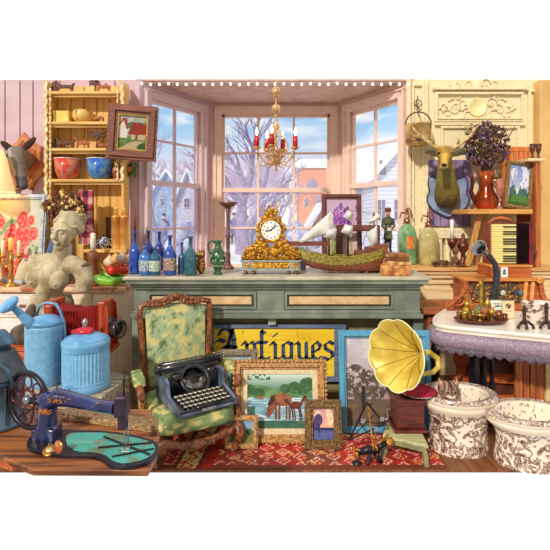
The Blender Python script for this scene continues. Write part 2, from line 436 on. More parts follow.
# ================================================================ outdoors, seen through the bay
snow=M('snow',(246,248,254),.7,rgb2=(214,226,248),scale=.5,bump=.2)
m=MB(); nx=30
vs=[];fs=[]
for j in range(31):
    for i in range(41): x=-30+i*1.5; y=6.3+j*2.2; vs.append((x,y,-.15+.35*fbm(x*.25,y*.2,3)-.1+max(0,(y-40)*.04)))
for j in range(30):
    for i in range(40): a=j*41+i; fs.append((a,a+1,a+42,a+41))
m.add(vs,fs,True); g=struct('ground',m,snow)
def gz(x,y): return -.15+.35*fbm(x*.25,y*.2,3)-.1+max(0,(y-40)*.04)
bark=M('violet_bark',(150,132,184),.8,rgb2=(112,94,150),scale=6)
def snowtop(m):
    nt=m.node_tree; N=nt.nodes; b=N['Principled BSDF']; src=b.inputs['Base Color'].links[0].from_socket
    g=N.new('ShaderNodeNewGeometry'); sp_=N.new('ShaderNodeSeparateXYZ'); nt.links.new(g.outputs['Normal'],sp_.inputs[0])
    r=N.new('ShaderNodeValToRGB'); r.color_ramp.elements[0].position=.35; r.color_ramp.elements[1].position=.6; nt.links.new(sp_.outputs['Z'],r.inputs[0])
    x=N.new('ShaderNodeMixRGB'); nt.links.new(r.outputs[0],x.inputs[0]); nt.links.new(src,x.inputs[1]); x.inputs[2].default_value=lin((240,242,252)); nt.links.new(x.outputs[0],b.inputs['Base Color']); return m
snowtop(bark)
def tree_mb(h,r,seed,depth=5,spread=.55,dens=3):
    rnd=random.Random(seed); m=MB()
    def br(p,d,L,r,k):
        q=p+d*L*.5+Vector((rnd.uniform(-1,1),rnd.uniform(-1,1),0))*L*.05; e=p+d*L+Vector((rnd.uniform(-1,1),rnd.uniform(-1,1),rnd.uniform(-.3,.6)))*L*.1
        m.tube([p,q,e],[r,r*.82,r*.62],6 if k>2 else 4,cap=False)
        if k==0: return
        n=dens if k>1 else dens+1
        for i in range(n):
            a=rnd.uniform(0,2*PI); s=rnd.uniform(.6,1.3)*spread; nd=(d+Vector((math.cos(a),math.sin(a),rnd.uniform(-.2,.35)))*s).normalized()
            br(e if i<n-1 else q,nd,L*rnd.uniform(.62,.82),r*.56,k-1)
    br(Vector((0,0,0)),Vector((0,0,1)),h*.3,r,depth); return m
def place_tree(mb,px,Y,label,group=None,m=bark,name='bare_tree'):
    x=XX(px,Y); z=gz(x,Y)-.1; o=mkobj(name,mb,(0,0,0),None,m=m); o.location=(x,Y,z); return setprops(o,label,'tree',group)
place_tree(tree_mb(7.0,.36,3,5,.62,3),243,19,'large bare tree with thick violet trunk outside the centre window')
place_tree(tree_mb(5.0,.09,9,5,.45,3),157,12.5,'bare tree with thin dark branches outside the left window',m=snowtop(M('blue_bark',(140,156,196),.8,rgb2=(100,118,166))))
place_tree(tree_mb(3.6,.16,12,6,.6,3),356,19,'bare purple tree beside the white clapboard house')
place_tree(tree_mb(4.6,.13,21,6,.6,3),278,27,'bare tree behind the hanging chandelier outside the centre window')
snowtop(fm) if False else None
far=tree_mb(6.5,.25,33,6,.6,3); fo=None
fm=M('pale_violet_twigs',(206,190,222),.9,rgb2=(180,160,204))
i=0
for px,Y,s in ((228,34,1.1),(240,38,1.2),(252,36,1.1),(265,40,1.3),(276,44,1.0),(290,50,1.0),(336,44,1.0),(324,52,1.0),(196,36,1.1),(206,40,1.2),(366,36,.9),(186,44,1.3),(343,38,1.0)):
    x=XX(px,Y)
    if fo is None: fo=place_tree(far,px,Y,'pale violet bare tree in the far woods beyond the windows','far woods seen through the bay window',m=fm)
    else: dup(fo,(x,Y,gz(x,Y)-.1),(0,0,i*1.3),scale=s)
    i+=1
def house(name,label,px0,px1,pye,pyr,Y,dep,wallm,roofm,gable=True,cat='house',wins=(),wm=None,base=None,over=.25,side=0):
    x0,x1=XX(px0,Y),XX(px1,Y); ze=ZZ(pye,Y); zr=ZZ(pyr,Y); z0=-.4
    t=T(name,label,cat,((x0+x1)/2,Y,z0)); m=MB(); xc=(x0+x1)/2
    if gable:
        m.prism([(x0,z0),(x1,z0),(x1,ze),(xc,zr),(x0,ze)],Y,Y+dep); t.part('wall',m,wallm)
        r=MB(); th=.22
        for (a,za,b,zb_) in ((x0-over,ze-over*(zr-ze)/(xc-x0),xc,zr),(xc,zr,x1+over,ze-over*(zr-ze)/(x1-xc))):
            r.prism([(a,za),(b,zb_),(b,zb_+th),(a,za+th)],Y-.35,Y+dep+.3)
        t.part('roof',r,roofm,bev=.05)
    else:
        m.box(x0,x1,Y,Y+dep,z0,ze); t.part('wall',m,wallm)
        r=MB(); r.add([(x0-over,Y-over,ze),(x1+over,Y-over,ze),(x1+over,Y+dep,ze),(x0-over,Y+dep,ze),(x0-over,Y+dep/2,zr),(x1+over,Y+dep/2,zr)],[(0,1,5,4),(2,3,4,5),(0,4,3),(1,2,5),(3,2,1,0)])
        t.part('roof',r,roofm)
    for (a,b,c,d) in wins:
        w=MB(); X0,X1,Z1,Z0=XX(a,Y),XX(b,Y),ZZ(c,Y),ZZ(d,Y); w.box(X0,X1,Y-.06,Y+.01,Z0,Z1)
        fo_=t.part('window',w,M('white_joinery',(250,250,255),.5)); e=(X1-X0)*.1
        q=MB()
        for ii in (0,1):
            for jj in (0,1):
                wx=(X1-X0-3*e)/2; wz=(Z1-Z0-3*e)/2; q.box(X0+e+ii*(wx+e),X0+e+ii*(wx+e)+wx,Y-.09,Y-.05,Z0+e+jj*(wz+e),Z0+e+jj*(wz+e)+wz)
        t.part('pane',q,wm or M('violet_pane',(110,96,150),.2),parent=fo_)
    return t
clap=M('white_clapboard',(214,218,236),.6,rgb2=(178,184,214),scale=2.2,kind='wave',stretch=(0,0,1),lo=.1,hi=.3)
# wave bands run along z only
for n_ in clap.node_tree.nodes:
    if n_.type=='TEX_WAVE': n_.bands_direction='Z'
brickO=M('orange_brick',(238,160,118),.8,rgb2=(210,120,90),scale=9,kind='noise')
brickR=M('red_brick',(200,96,80),.8,rgb2=(168,70,66),scale=9)
tealw=M('blue_plaster',(150,180,216),.8,rgb2=(120,150,200),scale=4)
house('clapboard_house','white clapboard house with snowy gable roof outside the right window',376,440,175,140,16,6,clap,snow,wins=((378.5,386,160,176),(376.5,385.5,199,221),(393,402,199,221)))
house('village_house','blue plastered house with deep snow on its roof outside the left window',150,184,196,172,26,6,tealw,snow,wins=((160,165,198,206),(171,176,198,206)))
house('village_house','pale house with a steep pointed snowy gable outside the left window',178,198,196,172,22,5,M('pale_plaster',(206,206,232),.8),snow,wins=((184,190,198,208),))
house('brick_cottage','small red brick cottage under thick snow below the orange tower',314,334,222,205,24,4,brickR,snow,wins=((321,326,218,226),))
t=house('brick_tower','orange brick church tower with round clock outside the centre window',299,328,168,156,38,4,brickO,snow,gable=False,cat='tower',wins=((304,308,198,207),(317,321,198,207)))
m=MB(); p=P(312,184,37.9); m.lathe([(.42,0),(.42,.15),(.3,.2),(0,.2)],(p.x,37.95,p.z),20,rot=(R(90),0,0)); t.part('clock_face',m,M('violet_dial',(150,140,190),.5))
m=MB(); p=P(359,186,25); m.box(p.x-.35,p.x+.35,25,25.7,0,p.z+.4); m.box(p.x-.42,p.x+.42,24.95,25.75,p.z+.4,p.z+.55)
single('chimney_stack',m,'red brick chimney stack outside the right window','chimney',(p.x,25,0),M('red_chimney',(226,96,66),.8))
# frosted bushes
rnd=random.Random(5)
bushm=M('frosted_bush',(196,206,236),.9,rgb2=(120,130,190),scale=3,bump=.8)
def bushmb(s): 
    m=MB(); r=random.Random(s)
    for k in range(26): m.ell((r.uniform(-.8,.8),r.uniform(-.6,.6),.3+r.uniform(0,.6)),r.uniform(.18,.4),n=8,h=6)
    return m
for k,(px,Y,sc_,lb) in enumerate(((262,20,1.1,'frosted bush behind the gilt clock outside the window'),(285,22,1.2,'frosted bush left of the small brick cottage'),(303,20,.9,'low frosted bush in front of the orange tower'),(172,18,1.2,'large frosted bush in front of the blue snowy house'),(190,20,.9,'small frosted bush below the pointed gable'),(352,15.5,.7,'frosted bush beside the clapboard house'),(312,36,2.2,'round frosted shrub crowning the view by the tower'))):
    if k==6: continue
    x=XX(px,Y); o=single('snowy_bush',bushmb(k),lb,'bush',(0,0,0),bushm); o.location=(x,Y,gz(x,Y)); o.scale=(sc_,)*3
def person_out(px,Y,coat,label,hat=(60,50,90)):
    x=XX(px,Y); z=gz(x,Y); m=MB()
    m.tube([(0,0,.85),(0,0,1.1),(0,0,1.38),(0,0,1.46)],[.17,.15,.19,.08],10); m.ell((0,0,1.58),(.09,.1,.12))
    for s in (-1,1):
        m.tube([(s*.08,0,.88),(s*.09,-.04*s,.45),(s*.1,.05*s,.03)],[.1,.07,.05],8); m.ell((s*.1,.05*s-.05,.04),(.05,.11,.04))
        m.tube([(s*.2,0,1.36),(s*.27,-.02,1.1),(s*.24,-.12,.9)],[.07,.055,.04],8)
    m.lathe([(.2,0),(.16,.3)],(0,0,.68),12)
    b=blob(m,.025,3); t=T('person','%s'%label,'person',(x,Y,z)); t.loc=Vector((0,0,0))
    o=t.part('body',b); colour(o,lambda v:(236,190,170) if v.z>1.5 else (coat if v.z>.6 else (70,60,100)),(0,0,0))
    t.part('hat',MB().lathe([(.14,0),(.1,.03),(.09,.12),(0,.16)],(0,0,1.64),12),M('hat_%d'%px,hat,.8))
    return t
person_out(234,25,(110,110,180),'person in a violet coat walking in the snow left of the clock')
person_out(238,30,(90,110,170),'person in a slate blue coat behind the violet coat')
person_out(247,29,(200,120,130),'person in a rose coat right of the blue coats')
person_out(252,30,(150,90,110),'person in a plum coat beside the rose coat')
person_out(164,24,(90,80,130),'person in a dark coat outside the left window')
person_out(193,23,(220,110,90),'person in an orange coat outside the left window',(240,240,250))
# ================================================================ the shop counter
cg=M('grey_green_paint',(142,152,136),.5,rgb2=(112,124,112),scale=6,bump=.15)
cgl=M('worn_counter_top',(204,196,172),.45,rgb2=(172,164,146),scale=5,bump=.1)
cgd=M('olive_panel',(150,140,98),.6,rgb2=(122,112,76),scale=5,bump=.1)
peach=M('peach_inlay',(232,196,146),.5,rgb2=(212,170,118),scale=14)
gap=M('dark_line',(66,62,52),.7)
t=T('shop_counter','long grey-green moulded shop counter with peach inlaid panels','counter',(0,4,0))
cx0,cx1=XX(122,3.7),XX(432,3.7)
m=MB(); m.box(cx0,cx1,3.70,4.41,1.06,1.09); t.part('counter_top',m,cgl,bev=.008)
m=MB()
for z0,z1,d in ((1.025,1.06,.02),(1.0,1.025,.05),(.975,1.0,.075)): m.box(cx0+d,cx1-d,3.70+d,4.38,z0,z1)
m.box(XX(131,3.8),XX(423,3.8),3.78,4.36,.728,.765); m.box(XX(133,3.8),XX(421,3.8),3.79,4.36,.765,.79)
t.part('moulding',m,cg,bev=.006)
m=MB(); m.box(XX(134,3.8),XX(420,3.8),3.80,4.35,.785,.98); t.part('frieze',m,cg,bev=.003)
for a,b in ((147,257),(284,394)):
    x0,x1=XX(a,3.8),XX(b,3.8); f=MB(); e=.012
    z0,z1=.805,.955
    f.mat(gap).box(x0,x1,3.797,3.80,z0,z1); f.mat(cg)
    f.box(x0+.006,x1-.006,3.785,3.797,z1-.024,z1-.004); f.box(x0+.006,x1-.006,3.785,3.797,z0+.004,z0+.024); f.box(x0+.006,x0+.026,3.785,3.797,z0+.024,z1-.024); f.box(x1-.026,x1-.006,3.785,3.797,z0+.024,z1-.024)
    po=t.part('panel',f)
    t.part('inlay',MB().box(x0+.045,x1-.045,3.789,3.798,z0+.042,z1-.042),peach,bev=.003,parent=po)
m=MB(); m.box(XX(136,3.95),XX(419,3.95),3.95,4.34,0,.73); t.part('lower_body',m,cgd,bev=.003)
m=MB(); m.box(XX(268,3.85),XX(276,3.85),3.84,3.95,.66,.728); t.part('bracket',m,M('pale_grey_block',(190,190,180),.5),bev=.005)
for a in (138,417): t.part('corner_post',MB().box(XX(a,3.9)-.04,XX(a,3.9)+.04,3.86,3.95,0,.728),cg,bev=.006)
CT=1.09
def cat_y(py): return YZ(py,CT)
# ---------------------------------------------------------------- bottles
def glass(n,c,c2=None,a=.92): return M(n,c,.08,0,rgb2=c2 or tuple(v*.6 for v in c),scale=22,coat=.8,alpha=a,lo=.3,hi=.7,spec=.6)
BG={'blue':glass('cobalt_glass',(30,92,200),(8,30,110)),'deep':glass('deep_blue_glass',(24,48,150),(8,16,74)),'sky':glass('sky_blue_glass',(70,142,220),(16,60,150)),
    'teal':glass('teal_glass',(36,110,150),(10,50,90)),'green':glass('sea_green_glass',(50,120,130),(20,64,80))}
def bottle(px,pb,pt,wpx,col,label,stop=None,lab=None,sh=.5,Yd=0,nk=.28,cat='bottle'):
    Y=cat_y(pb)+Yd; s=Y/F; x=XX(px,Y); h=(pb-pt)*s; r=wpx/2*s*1.12
    t=T('glass_bottle',label,cat,(x,Y,CT),'blue and green glass bottles on the counter')
    b=MB().lathe([(r*.85,0),(r,.01),(r,h*sh),(r*.92,h*(sh+.07)),(r*.6,h*(sh+.15)),(r*nk,h*(sh+.24)),(r*nk*.9,h*.93),(r*nk*1.35,h*.935),(r*nk*1.35,h*.99),(r*nk,h)],(x,Y,CT),18)
    t.part('body',b,BG[col])
    if lab: t.part('paper_label',MB().lathe([(r*1.02,h*sh*.25),(r*1.03,h*sh*.27),(r*1.03,h*sh*.85),(r*1.02,h*sh*.87)],(x,Y,CT),18,cap=False),lab)
    if stop:
        z0=CT+h; t.part('stopper',MB().tube([(x,Y,z0-.01),(x,Y,z0+stop*s)],[r*.26,r*.08],8),M('brown_stick',(120,70,50),.6))
    return t
lw=M('aged_paper',(206,214,216),.8,rgb2=(90,110,150),scale=60); lb=M('brown_paper',(120,84,74),.8,rgb2=(196,176,160),scale=70); lp=M('pale_round_paper',(214,220,200),.8,rgb2=(120,150,150),scale=70)
bottle(135,274,231,10.5,'blue','cobalt blue bottle with a long thin brown stick rising from its neck',stop=26,sh=.48)
bottle(148.5,271,231,9,'deep','tall dark blue bottle at the back beside the stick-topped bottle',sh=.5,Yd=.05)
bottle(145,275,246,10.5,'sky','short sky blue bottle with a grey paper label',lab=lw,sh=.6)
bottle(159.5,271,232,9.5,'deep','tall deep blue bottle standing behind the round-labelled one',sh=.5,Yd=.05)
bottle(155,275,247,10.5,'teal','short teal bottle with a pale round patch of label',lab=lp,sh=.6)
bottle(170,275,235,11.5,'blue','blue bottle with a brown and cream paper label',lab=lb,sh=.5)
bottle(182,274,242,7.5,'teal','slim teal bottle, narrowest of the row',sh=.45)
bottle(190.5,275,236,12,'green','sea green bottle nearest to the owl figurine',sh=.48)
# owl figurine
Y=cat_y(274); s=Y/F; x=XX(201,Y)
t=T('owl_figurine','small brown speckled owl figurine between green bottle and green jug','figurine',(x,Y,CT))
m=MB(); m.ell((x,Y,CT+9*s),(4.6*s,4*s,9*s)); m.ell((x,Y,CT+19*s),(4.2*s,3.8*s,5*s)); 
for q in (-1,1): m.lathe([(1.5*s,0),(0,4*s)],(x+q*2.6*s,Y,CT+22*s),8)
o=t.part('body',blob(m,.003,2)); colour(o,lambda v: mix((196,140,70),(84,46,28),1 if vn(v.x*180,v.z*180,4)>.5 else 0) if v.z>CT+.02 else (120,60,40),t.loc)
m=MB()
for q in (-1,1): m.ell((x+q*1.9*s,Y-3.6*s,CT+20*s),(1.3*s,.7*s,1.3*s),n=10,h=6)
t.part('eye',m,M('owl_eye',(240,210,120),.3)); m=MB().lathe([(s,0),(0,2*s)],(x,Y-4*s,CT+18*s),8,rot=(R(110),0,0)); t.part('beak',m,M('owl_beak',(70,44,30),.4))
# green jug
Y=cat_y(274.5); s=Y/F; x=XX(218,Y)
t=T('green_jug','dark green glass jug with raised pale ornament and a loop handle','jug',(x,Y,CT))
gg=M('green_glaze',(58,104,70),.2,rgb2=(24,60,40),scale=20,coat=.6)
m=MB().lathe([(4.5*s,0),(5*s,1.5*s),(3*s,3*s),(4*s,5*s),(7.5*s,12*s),(8.6*s,17*s),(7.5*s,22*s),(4*s,26*s),(3*s,29*s),(3.4*s,32*s),(5*s,34*s),(4.4*s,34.4*s)],(x,Y,CT),22); t.part('body',m,gg)
m=MB().tube([(x-3*s,Y,CT+32*s),(x-7*s,Y,CT+34*s),(x-10*s,Y,CT+30*s),(x-9*s,Y,CT+23*s),(x-7.5*s,Y,CT+20*s)],1.1*s,8); t.part('handle',m,gg)
m=MB(); om=M('pale_green_relief',(176,196,140),.3,rgb2=(130,160,100))
for k in range(8):
    a=-PI/2+(k-3.5)*.32; m.ell((x+math.cos(a)*7.9*s,Y+math.sin(a)*7.9*s,CT+(16+3*math.sin(k*2))*s),(1.1*s,.9*s,1.6*s),n=8,h=6)
    m.ell((x+math.cos(a)*6.2*s,Y+math.sin(a)*6.2*s,CT+9*s),(.8*s,.7*s,.9*s),n=8,h=6)
t.part('relief',m,om)
# tall turned wooden candlestick
Y=4.25; s=Y/F; x=XX(228,Y)
t=T('wooden_pillar_stand','tall slender turned brown wooden stand with a shallow bowl top','candlestick',(x,Y,CT))
wb=M('reddish_brown_turned_wood',(140,88,70),.4,rgb2=(96,54,44),scale=20)
hh=ZZ(207,Y)-CT
m=MB().lathe([(6*s,0),(6*s,2*s),(3*s,5*s),(2.4*s,8*s),(2.8*s,14*s),(1.8*s,18*s),(2*s,hh*.5),(3.4*s,hh*.52),(1.8*s,hh*.56),(1.8*s,hh*.9),(3*s,hh)],(x,Y,CT),14); t.part('stem',m,wb)
m=MB().lathe([(3*s,-1*s),(8*s,2*s),(10*s,5*s),(8.4*s,5*s),(0,3*s)],(x,Y,CT+hh),20); t.part('bowl',m,wb)
# ---------------------------------------------------------------- gilt clock
Y=3.93; s=Y/F; x=XX(271,Y)
gold=M('gilt',(236,170,52),.28,.75,rgb2=(160,92,20),scale=40,bump=.6)
goldf=M('gilt_relief',(250,190,70),.3,.6,rgb2=(120,66,14),scale=90,bump=.9)
marb=M('grey_marble',(168,180,178),.25,rgb2=(140,150,150),scale=20)
t=T('mantel_clock','ornate gilt mantel clock on a grey marble plinth with round white dial','clock',(x,Y,CT))
zb0=CT+4*s
m=MB(); m.slab([(x-29*s,Y-5*s),(x-26*s,Y-8*s),(x+26*s,Y-8*s),(x+29*s,Y-5*s),(x+29*s,Y+6*s),(x-29*s,Y+6*s)],zb0,zb0+10*s); 
m.slab([(x-30.5*s,Y-6*s),(x-27*s,Y-9*s),(x+27*s,Y-9*s),(x+30.5*s,Y-6*s),(x+30.5*s,Y+7*s),(x-30.5*s,Y+7*s)],zb0+8.5*s,zb0+10*s)
m.slab([(x-30*s,Y-6*s),(x-27*s,Y-9*s),(x+27*s,Y-9*s),(x+30*s,Y-6*s),(x+30*s,Y+7*s),(x-30*s,Y+7*s)],zb0,zb0+1.3*s)
t.part('plinth',m,marb,bev=.002)
m=MB(); m.box(x-18*s,x+18*s,Y-8.6*s,Y-7.8*s,zb0+2*s,zb0+8*s); m.box(x-26*s,x-21*s,Y-8.6*s,Y-7.8*s,zb0+2.5*s,zb0+7.5*s); m.box(x+21*s,x+26*s,Y-8.6*s,Y-7.8*s,zb0+2.5*s,zb0+7.5*s); t.part('relief_panel',m,goldf)
for dx,dy in ((-25,-6),(-17,-7.5),(17,-7.5),(25,-6)):
    m=MB().lathe([(1.2*s,0),(2.4*s,1.2*s),(2.4*s,2.2*s),(1.3*s,3.2*s),(2.2*s,4.1*s)],(x+dx*s,Y+dy*s,CT),12); t.part('foot',m,M('dark_brass',(130,90,50),.3,.6))
for k in range(13): m=MB()
m=MB(); rd=random.Random(4)
m.box(x-24*s,x+24*s,Y-5*s,Y+5*s,zb0+10*s,zb0+13*s)
t.part('beading',m,gold,bev=.002)
m=MB()
for sd in (-1,1):
    for (dx,dz,r) in ((22,14,5),(17,17,6),(12,20,6.5),(24,17,4),(20,20,4.5),(15,23,5),(10,26,5),(27,12.5,3),(4,18,7),(7,24,5)):
        m.ell((x+sd*dx*s,Y-1*s,zb0+dz*s),(r*s,4*s,r*.75*s),n=12,h=8)
    for k in range(44):
        q_=rd.uniform(3,28); m.ell((x+sd*q_*s,Y-rd.uniform(4,6.5)*s,zb0+(11+rd.uniform(0,1)*(18-q_*.42))*s),(rd.uniform(.8,1.6)*s,1.2*s,rd.uniform(.8,1.7)*s),n=7,h=5)
    m.tube([(x+sd*10*s,Y-3*s,zb0+13*s),(x+sd*16*s,Y-4*s,zb0+22*s),(x+sd*22*s,Y-4*s,zb0+19*s),(x+sd*25*s,Y-4*s,zb0+23*s)],1.2*s,7)
t.part('foliage_mount',m,goldf)
zc=ZZ(230,Y)
m=MB(); m.lathe([(12.4*s,-6*s),(12.8*s,0),(12*s,1.5*s),(10.4*s,2*s),(10*s,1*s)],(x,Y-3*s,zc),30,rot=(R(90),0,0)); t.part('drum',m,gold)
def dial(u,v):
    a=u-.5;b=v-.5;r=math.hypot(a,b); an=math.atan2(b,a)
    if .34<r<.44 and abs(((an/(PI/6))+.5)%1-.5)<.16: return (40,50,90)
    if r<.06: return (60,60,90)
    if .16<r<.24 and vn(u*14,v*14,2)>.62: return (110,120,170)
    if abs(a*math.cos(.9)-b*math.sin(.9))<.022 and r<.3 and b>0: return (30,30,60)
    if abs(b*math.cos(.2)-a*math.sin(.2))<.025 and r<.22 and a<0: return (30,30,60)
    return (250,248,238)
m=MB(); vs=[];n=36
cd=T.__new__(T); 
# round dial as a fine disc whose colours are its printed face
me=bpy.data.meshes.new('dial'); vs=[(x,Y-5.3*s,zc)];fs=[];rings=14;nn=48
for j in range(1,rings+1):
    for i in range(nn): a=2*PI*i/nn; vs.append((x+math.cos(a)*9.6*s*j/rings,Y-5.3*s,zc+math.sin(a)*9.6*s*j/rings))
for i in range(nn): fs.append((0,1+i,1+(i+1)%nn))
for j in range(rings-1):
    for i in range(nn): k=(i+1)%nn; fs.append((1+j*nn+i,1+(j+1)*nn+i,1+(j+1)*nn+k,1+j*nn+k))
m=MB(); m.v=[Vector(v) for v in vs]; m.f=[list(f) for f in fs]; m.mi=[0]*len(fs); m.sm=[False]*len(fs)
o=t.part('dial',m); colour(o,lambda v: dial((v.x-x)/(19.2*s)+.5,(v.z-zc)/(19.2*s)+.5),t.loc)
m=MB(); m.bar((x,Y-5.8*s,zc),(x+5*s,Y-5.8*s,zc+5.5*s),.9*s,.4*s,up=(0,1,0)); m.bar((x,Y-5.8*s,zc),(x-5.6*s,Y-5.8*s,zc-1*s),1*s,.4*s,up=(0,1,0)); t.part('hand',m,M('clock_hand_blue',(40,50,100),.4))
m=MB()
for a,b,c in ((-13,0,2.6),(13,1,2.6),(-13,-11,3),(14,-11,3),(5,19,2.6),(-6,12,3.2),(7,9,3.2),(0,14,3.4),(-4,16,2.6),(4,16,2.6),(-8,12,2.6),(8,12,2.6),(0,18,2.4),(-10,6,2.4),(11,5,2.6),(-12,-6,2.6),(12,-6,2.6)): m.ell((x+a*s,Y-2*s,zc+b*s),(c*s,3*s,c*s),n=10,h=8)
m.tube([(x-3*s,Y-2*s,zc+14*s),(x-1*s,Y-2*s,zc+21*s),(x+3*s,Y-2*s,zc+20*s)],[2.2*s,1.8*s,1*s],8)
m.tube([(x-2*s,Y-2*s,zc+18*s),(x-10*s,Y-3*s,zc+21*s)],[1*s,.5*s],6); m.ell((x-2*s,Y-2*s,zc+23.4*s),1.7*s,n=10,h=8)
m.tube([(x+2*s,Y-2*s,zc+18*s),(x+6*s,Y-1*s,zc+23*s),(x+5*s,Y-1*s,zc+27*s)],[1.2*s,1.4*s,.3*s],6)
for k in range(22): a=rd.uniform(.2,2.9); m.ell((x+math.cos(a)*13.5*s,Y-4*s,zc+math.sin(a)*13*s),(rd.uniform(.9,1.7)*s,1.2*s,rd.uniform(.9,1.7)*s),n=7,h=5)
t.part('cherub_crest',m,goldf)
# ---------------------------------------------------------------- frames standing at the back of the counter
redw=M('dark_red_wood',(128,72,58),.45,rgb2=(84,42,36),scale=14,bump=.2)
rnd=random.Random(11); fl=[(rnd.gauss(.5,.2),rnd.gauss(.58,.16),rnd.uniform(.03,.075),rnd.random()) for _ in range(70)]
def purple(u,v):
    c=mix((226,190,180),(200,170,200),v+ .3*fbm(u*5,v*5,9))
    if v<.5 and fbm(u*9,v*4,5)>.5: c=mix((120,150,90),(210,180,120),fbm(u*12,v*9,7))
    for a,b,r,k in fl:
        if inel(u,v,a,b,r,r*.9): c=mix((150,60,170),(214,140,220),k) if inel(u,v,a,b,r*.75,r*.6) else (110,50,140)
    return c
picture('framed_picture','wooden framed picture of purple flowers behind the ship','picture',322,362,194,267,4.33,.045,redw,purple,40,56,tilt=4)
t=T('empty_frame','empty dark red wooden frame standing between ship sails','frame',(XX(358,4.2),4.2,CT),None,(R(-3),0,0)); t.loc=Vector((0,0,0))
w=44*4.2/F;h=ZZ(225,4.2)-CT;m=MB();e=.065
m.box(-w/2,w/2,-.02,.02,0,e);m.box(-w/2,w/2,-.02,.02,h-e*.9,h);m.box(-w/2,-w/2+e,-.02,.02,e,h-e*.9);m.box(w/2-e,w/2,-.02,.02,e,h-e*.9);t.part('frame_bars',m,redw,bev=.004)
# ---------------------------------------------------------------- ship model
Y=3.95; s=Y/F
def S_(px,py,dy=0): p=P(px,py,Y); return Vector((p.x,Y+dy*s,p.z))
hullm=wood('hull_wood',(150,84,60),(104,50,40),'x',12); olive=M('ship_olive_gold',(168,150,62),.4,rgb2=(110,96,36),scale=50,bump=.4)
t=T('ship_model','wooden sailing ship model with white sails and gilt olive bulwarks','ship model',(XX(340,Y),Y,CT))
# hull: stations along x
st=[(291,251,254,1.2),(299,252,262,4.5),(312,256,268,7.5),(330,259,271,9),(350,259,271.5,9),(368,256,271.5,8.5),(378,253,271,7.5),(385,249,266,5.5)]
def hull(m,inset,topo,boto):
    n=9;vs=[];fs=[]
    for (px,ptop,pbot,hw) in st:
        a=S_(px,ptop+topo); b=S_(px,pbot+boto)
        for k in range(n):
            q=-1+2*k/(n-1); ang=q*PI/2; yy=math.sin(ang)*hw*s*inset; zz=b.z+(a.z-b.z)*(1-math.cos(ang)**.8 if abs(q)<1 else 1)
            vs.append((a.x,Y+yy,zz))
    for j in range(len(st)-1):
        for k in range(n-1): fs.append((j*n+k,(j+1)*n+k,(j+1)*n+k+1,j*n+k+1))
        fs.append((j*n,j*n+n-1,(j+1)*n+n-1,(j+1)*n))
    fs.append(tuple(range(n))); fs.append(tuple(reversed(range((len(st)-1)*n,len(st)*n)))); m.add(vs,fs,True)
m=MB(); hull(m,1,0,0); t.part('hull',m,hullm)
m=MB()
for sd in (-1,1):
    for dz,r in ((0,1.2),(1.4,1.1),(2.8,1.1),(4.2,1.0),(-1.6,.9),(-3,.8)):
        pts=[S_(px,pt+dz,sd*(hw*.99 if dz<=0 else hw*.97)) for (px,pt,pb,hw) in st]; m.tube(pts,r*s,6)
    for i in range(22):
        f=i/21*(len(st)-1); k=min(int(f),len(st)-2); f-=k; a,b=st[k],st[k+1]; q=[a[j]+(b[j]-a[j])*f for j in range(4)]
        m.bar(S_(q[0],q[1]-3.4,sd*q[3]*1.0),S_(q[0],q[1]+6,sd*q[3]*1.04),.9*s,.8*s)
t.part('bulwark',m,olive)
m=MB(); 
m.prism([(S_(364,250).x,S_(364,256).z),(S_(386,244).x,S_(386,256).z),(S_(387,244).x,S_(387,243.5).z),(S_(366,246).x,S_(366,247).z)],Y-7*s,Y+7*s)
m.prism([(S_(355,250).x,S_(355,257).z),(S_(366,250).x,S_(364,257).z),(S_(366,250).x,S_(364,250).z),(S_(355,250).x,S_(355,250.5).z)],Y-7*s,Y+7*s)
t.part('stern_deck',m,hullm,bev=.002)
m=MB(); m.tube([S_(296,252),S_(288,246),S_(283,241)],[1.4*s,1*s,.6*s],6); m.bar(S_(288,243.5),S_(330,243.5),2*s,4.5*s); t.part('bowsprit',m,M('ship_red_brown',(130,66,52),.5))
mastm=M('dark_mast',(54,44,58),.5)
for mx_,top in ((329,212),(348,206),(374,212)):
    m=MB().tube([S_(mx_,260),S_(mx_,top)],[1.1*s,.6*s],7); m.ell(S_(mx_,238),(1.8*s,1.8*s,.9*s),n=8,h=6); t.part('mast',m,mastm)
sailm=M('white_sail',(236,234,226),.7,rgb2=(206,204,200),scale=14)
def sail(poly,bul,name='sail'):   # four corners, bulging toward the viewer
    a,b,c,d=[S_(*p_) for p_ in poly]; n=9; m=MB(); vs=[]
    for j in range(n):
        for i in range(n):
            u=i/(n-1);v=j/(n-1); p=(a*(1-u)+b*u)*(1-v)+(d*(1-u)+c*u)*v; p=p+Vector((0,-math.sin(PI*u)*math.sin(PI*v)*bul*s,0)); vs.append(p)
    for q in list(vs): vs.append(q+Vector((0,.35*s,0)))
    fs=[];o=n*n
    for j in range(n-1):
        for i in range(n-1):
            k=j*n+i; fs.append((k,k+n,k+n+1,k+1)); fs.append((o+k,o+k+1,o+k+n+1,o+k+n))
    ed=[i for i in range(n)]+[j*n+n-1 for j in range(1,n)]+[(n-1)*n+i for i in range(n-2,-1,-1)]+[j*n for j in range(n-2,0,-1)]
    for i in range(len(ed)): p_,q_=ed[i],ed[(i+1)%len(ed)]; fs.append((p_,q_,o+q_,o+p_))
    m.add(vs,fs,True); t.part(name,m,sailm)
sail([(331,211,-2),(331,232,-3),(301,243,-2),(298,241,-2)],4)
sail([(323,237),(327,227),(337,229),(335,241)],8); sail([(327,229),(331,214),(333,213),(334,230)],3)
sail([(341,232),(345,224),(353,226),(352,238)],8); sail([(343,217),(348,209),(353,213),(351,222)],6)
sail([(367,222),(377,213),(382,217),(371,224)],6); sail([(366,234),(377,225),(378,243),(372,248)],7)
rm=M('rigging',(80,66,60),.8); m=MB()
